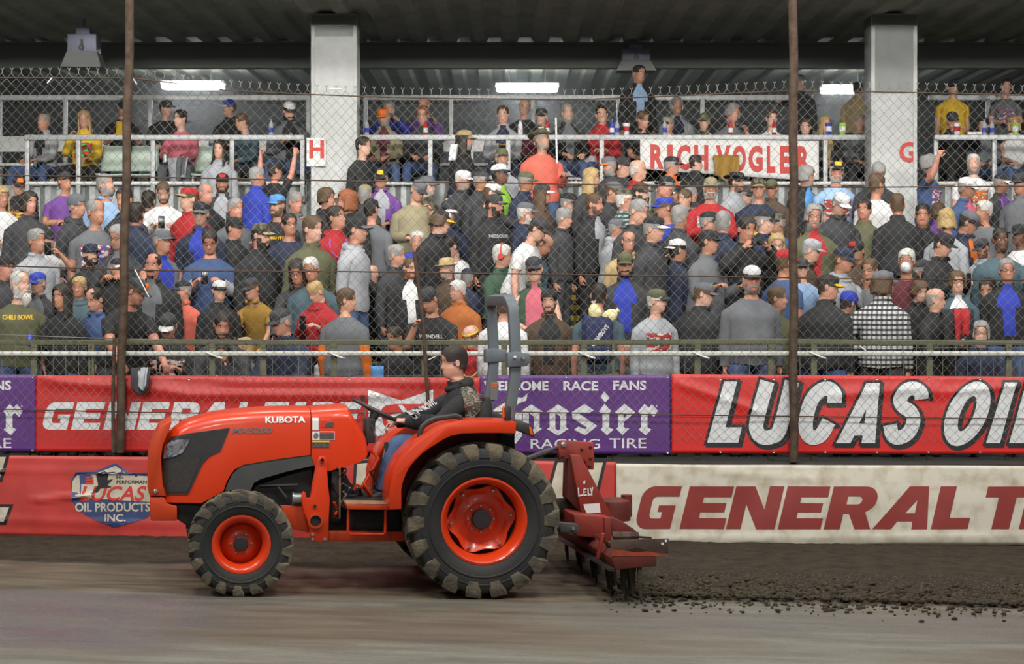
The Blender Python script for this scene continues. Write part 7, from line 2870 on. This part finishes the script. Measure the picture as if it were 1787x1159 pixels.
# ------------------------------------------------------------------ things worn or carried
r = who('red ear defenders')
def head_of(r):
    bo = [c for c in r.children if c.name.startswith('body')][0]
    zs = [v.co for v in bo.data.vertices]
    top = max(zs, key=lambda c: c.z)
    return Vector((top.x, top.y, top.z - .128))
def facing(r, ln):
    q = [float(k) for k in ln.split('|')[2].split(',')]
    return math.radians(max(-75, min(75, q[1] - q[0])))
def hmat(r):
    ln = [l for l, q in CP if q is r][0]
    return Matrix.Translation(head_of(r)) @ Matrix.Rotation(facing(r, ln), 4, 'Z')
M = hmat(r)
b = MB()
for sd in (1, -1):
    b.lathe([(.001, .100), (.030, .098), (.036, .088), (.036, .074)], 14, lambda x, y, a: M @ Vector((a * sd, x + .01, y - .01)))
b.tube([M @ Vector((.098 * math.cos(t), .01, .145 * math.sin(t) - .0)) for t in [math.pi * i / 14 for i in range(15)]], .008, 6)
b.build('ear_defenders', m_signred, r)
r = who('white face mask')
M = hmat(r)
b = MB()
b.lathe([(.001, .125), (.030, .118), (.048, .100), (.054, .078)], 16, lambda x, y, a: M @ Vector((x, -a, y * 1.05 - .062)))
b.build('face_mask', m_lwht, r)
m_bead = {k: mat('beads_' + k, rgb(*v), .3) for k, v in dict(pink=(224, 90, 150), purple=(150, 90, 190), gold=(214, 190, 110)).items()}
for key, col in (('pink beads', 'pink'), ('purple beads', 'purple'), ('beads and yellow visor', 'gold'), ('red hoodie with lanyard', 'purple')):
    r = who(key)
    h = head_of(r)
    b = MB()
    b.tube([h + Vector((.105 * math.cos(t), -.06 - .085 * (1 - math.sin(t)) / 2 * (1 if math.sin(t) < .5 else .2) + (.10 if math.sin(t) > .5 else 0), -.30 + .14 * math.sin(t))) for t in [2 * math.pi * i / 28 for i in range(28)]], .010, 6, closed=True)
    b.build('bead_necklace', m_bead[col], r)

# navy backpack and the popcorn bags on it
r = who('wearing a navy backpack')
s_, (rx, ry, rz_) = r.scale.x, r.location
bp = empty('backpack', (rx - .02, ry - .155 * s_, rz_ + .96 * s_), math.radians(3), 'navy backpack with slanted white lettering on the person in slate T-shirt', 'backpack')
m_navy = mat('pack_navy', rgb(36, 44, 84), .8, mottle=.4, mscale=9)
b = MB()
b.box(-.16, .16, -.10, .03, .02, .50)
b.build('pack_body', m_navy, bp, bevel=.05)
b = MB()
b.box(-.13, .13, -.145, -.09, .05, .44)
pk = b.build('front_pocket', m_navy, bp, bevel=.025)
vs, fs = fit(text_polys('COWBOYS', .04), -.13, .13, -.024, .024)
c_, q_ = math.cos(math.radians(52)), math.sin(math.radians(52))
vs = [(p[0] * c_ - p[1] * q_ + .015, p[0] * q_ + p[1] * c_ + .30) for p in vs]
b = MB()
put_letters(b, (vs, fs), lambda x, z, off: (x, -.150 - off, z), .003, .05)
b.build('lettering', m_lwht, pk, smooth=False)
for sd in (1, -1):
    b = MB()
    b.tube([(.11 * sd, .02, .48), (.12 * sd, .12, .52), (.12 * sd, .2, .50)], .022, 6)
    b.build('shoulder_strap', m_navy, bp)
m_pop = mat('popcorn', rgb(226, 206, 120), .8, mottle=.8, mscale=26, col2=rgb(236, 232, 214), bump=.8, bscale=34)
for dx, dz, rot_, lb in ((-.02, .53, -10, 'clear bag of popcorn standing upright on the navy backpack'), (.12, .49, 55, 'clear bag of popcorn slumped sideways on the navy backpack')):
    b = MB()
    M2 = Matrix.Rotation(math.radians(rot_), 4, 'Y')
    prof = [(.001, -.06), (.05, -.05), (.062, 0), (.055, .05), (.03, .085), (.012, .10), (.03, .125)]
    b.lathe(prof, 16, lambda x, y, a: M2 @ Vector((x * 1.1, y * .7, a)), lambda an, rr_, a: 1 + .08 * math.sin(an * 5 + a * 60))
    o = b.build('popcorn_bag', m_pop, angle=0)
    o.location = Vector(bp.location) + Vector((dx, -.04, dz))
    tag(o, lb, 'popcorn bag', 'popcorn bags on the backpack')
    b = MB()
    b.lathe([(.015, .098), (.017, .104), (.015, .108)], 10, lambda x, y, a: M2 @ Vector((x, y, a)))
    b.build('tie', m_lwht, o)


def drape(name, cat, label, px, py, Y, w, h, m, seed, m2=None, fold=.05, parts=None):
    """A garment hung over an edge: a thick, folded sheet that falls on the near side."""
    c = at(px, py, Y)
    r = empty(name, c, 0, label, cat)
    rr = random.Random(seed)
    ph = rr.uniform(0, 6)
    def srf(i, j, nx, ny, w_, h_, x0=0, dep=0):
        u, v = i / nx - .5, j / ny
        x = x0 + u * w_ * (1 - .25 * v * (1 + .5 * math.sin(ph * 3)))
        y = -.03 - dep - fold * (.5 + .5 * math.sin(u * 9 + ph + v * 2)) - .05 * math.sin(min(1, v * 2.2) * 1.57)
        z = .03 - h_ * v * (1 + .18 * math.sin(u * 5 + ph)) + .02 * noise.noise(Vector((u * 5, v * 5, seed)))
        return (x, y, z)
    b = MB()
    b.grid(18, 14, lambda i, j: srf(i, j, 18, 14, w, h))
    b.grid(18, 4, lambda i, j: (w * (i / 18 - .5), .0 + .05 * (j / 4), .03 - .10 * h * (j / 4)))
    o = b.build('cloth', m, r, fix=False, angle=0)
    md = o.modifiers.new('t', 'SOLIDIFY')
    md.thickness = .018
    if m2:
        b = MB()
        b.grid(10, 12, lambda i, j: srf(i, j, 10, 12, w * .5, h * .85, .12 * w, .02))
        o = b.build('lining', m2, r, fix=False, angle=0)
        md = o.modifiers.new('t', 'SOLIDIFY')
        md.thickness = .015
    return r


drape('hung_jacket', 'jacket', 'dark and pale grey jacket hung over the red banner beside the leaning post', 248, 648, YU - .05, .20, .22, cmat('dk'), 3, cmat('lgr'), .03)
drape('hung_coat', 'coat', 'black coat with red lining held above the guard rail below the G column', 1668, 545, 19.98, .30, .36, cmat('blk'), 5, cmat('red'), .05)
drape('hung_coat', 'coat', 'tan work coat draped over the lettered white banner', 1267, 276, 27.32, .36, .32, cmat('mus'), 8, None, .08)
drape('hung_jacket', 'jacket', 'light grey jacket draped in the boxes below the pink sweatshirt', 313, 280, 27.9, .30, .34, cmat('lgr'), 11, cmat('gry'), .05)

# plastic chairs in the boxes
m_cg = mat('chair_pale_green', rgb(186, 204, 190), .45)
m_cl = mat('chair_lilac_white', rgb(206, 200, 212), .45)


def chair(px, pytop, Y, m, label, group):
    c = at(px, pytop, Y)
    r = empty('stadium_chair', (c.x, Y, 3.74), 0, label, 'chair', group)
    H = c.z - 3.74
    b = MB()
    b.grid(8, 6, lambda i, j: ((i / 8 - .5) * (.44 - .06 * j / 6), .16 + .05 * (j / 6) - .03 * math.cos((i / 8 - .5) * 3), H * .58 + H * .42 * j / 6))
    o = b.build('backrest', m, r, fix=False, angle=0)
    o.modifiers.new('t', 'SOLIDIFY').thickness = .02
    b = MB()
    b.grid(8, 6, lambda i, j: ((i / 8 - .5) * .44, -.22 + .38 * j / 6, H * .52 - .02 * math.sin(math.pi * j / 6) - .015 * math.cos((i / 8 - .5) * 3)))
    o = b.build('seat', m, r, fix=False, angle=0)
    o.modifiers.new('t', 'SOLIDIFY').thickness = .02
    for sx in (-1, 1):
        for sy in (-1, 1):
            b = MB()
            b.tube([(.17 * sx, .15 * sy, H * .52), (.20 * sx, .19 * sy, 0)], .014, 8)
            b.build('leg', m_white, r)


for px, lb in ((198, 'empty pale green chair beside the yellow sweatshirt in the boxes'), (249, 'empty pale green chair just past the leaning post in the boxes'), (361, 'empty pale green chair beside the pink sweatshirt in the boxes')):
    chair(px, 253, 28.15, m_cg, lb, 'pale green chairs in the boxes')
for px, lb in ((983, 'empty whitish chair on the H column side of the crossed jeans in the boxes'), (1018, 'empty whitish chair beside the red zipped jacket in the boxes')):
    chair(px, 268, 28.0, m_cl, lb, 'whitish chairs in the boxes')

# drinks along the ledge
LZ = at(0, 236, YB).z
for px, kind, col, lb in ((473, 'bottle', 'lgr', 'clear water bottle on the ledge beside the grey cap before the H column'),
                          (640, 'bottle', 'lgr', 'clear bottle at the ledge end next to the H column'),
                          (743, 'bottle', 'red', 'red bottle on the ledge before the charcoal jacket'),
                          (908, 'bottle', 'wht', 'white bottle on the ledge beside the navy and white jacket'),
                          (955, 'bottle', 'red', 'red bottle on the ledge beside the maroon jacket'),
                          (1068, 'bottle', 'roy', 'blue bottle on the ledge just before the lettered banner'),
                          (1077, 'bottle', 'lgr', 'clear bottle on the ledge between a blue bottle and a white cup'),
                          (1093, 'cup', 'wht', 'white and red cup on the ledge before the black polo shirt'),
                          (1160, 'bottle', 'lgr', 'clear bottle on the ledge before the two-tone cap'),
                          (1275, 'bottle', 'red', 'red bottle on the ledge before the grey polo shirt'),
                          (1351, 'bottle', 'red', 'red bottle on the ledge before the white long-sleeved shirt'),
                          (1446, 'cup', 'roy', 'blue and white cup on the ledge past the upright post'),
                          (1470, 'cup', 'lim', 'green cup on the ledge beside the grey hooded sweatshirt'),
                          (1670, 'cup', 'wht', 'white cup on the ledge below the yellow T-shirt'),
                          (1718, 'bottle', 'lgr', 'clear bottle on the ledge nearer the G column of two'),
                          (1731, 'bottle', 'lgr', 'clear bottle on the ledge farther from the G column of two'),
                          (1772, 'cup', 'lim', 'green cup on the ledge before the white vest')):
    small_thing(kind, col, (at(px, 0, YB).x, YB, LZ), lb, None, 'drinks on the box ledge')
b = MB()
p = at(1700, 236, YB)
b.box(-.10, .10, -.055, .055, 0, .045)
o = b.build('food_tray', m_white, bevel=.012)
o.location = (p.x, YB, LZ)
tag(o, 'white foam food tray on the ledge below the yellow T-shirt', 'tray')
# pole, newspaper and bin
b = MB()
A, B = at(972, 285, 26.5), at(970, 205, 26.5)
b.tube([A, B], .014, 8)
tag(b.build('pole', m_white), 'thin white pole held up beside the red shirt and olive hat', 'pole')
b = MB()
c = at(790, 266, 26.35)
b.grid(6, 8, lambda i, j: (c.x - .05 + .10 * i / 6 + .03 * j / 8, c.y + .03 * math.sin(i * 1.2), c.z - .11 + .22 * j / 8))
o = b.build('newspaper', m_lwht, fix=False, angle=0)
o.modifiers.new('t', 'SOLIDIFY').thickness = .012
tag(o, 'folded newspaper carried by the walking person in black jacket and tan cap', 'newspaper')
p0 = at(773, 320, 27.3)
bn = empty('metal_bin', (p0.x, 27.27, 3.05), 0, 'grey metal bin standing by the box front past the H column', 'bin')
b = MB()
h = p0.z - 3.05
b.lathe([(.001, 0), (.13, 0)] + [(.135 + .004 * (k % 2), h * (k + 1) / 14) for k in range(13)] + [(.14, h), (.125, h), (.12, h - .3), (.001, h - .3)], 24, lambda x, y, a: (x, y, a))
b.build('bin_body', m_silver, bn)
b = MB()
b.tube([(.143 * math.cos(t), .143 * math.sin(t), h) for t in [2 * math.pi * i / 24 for i in range(24)]], .014, 6, closed=True)
b.build('bin_rim', m_white, bn)
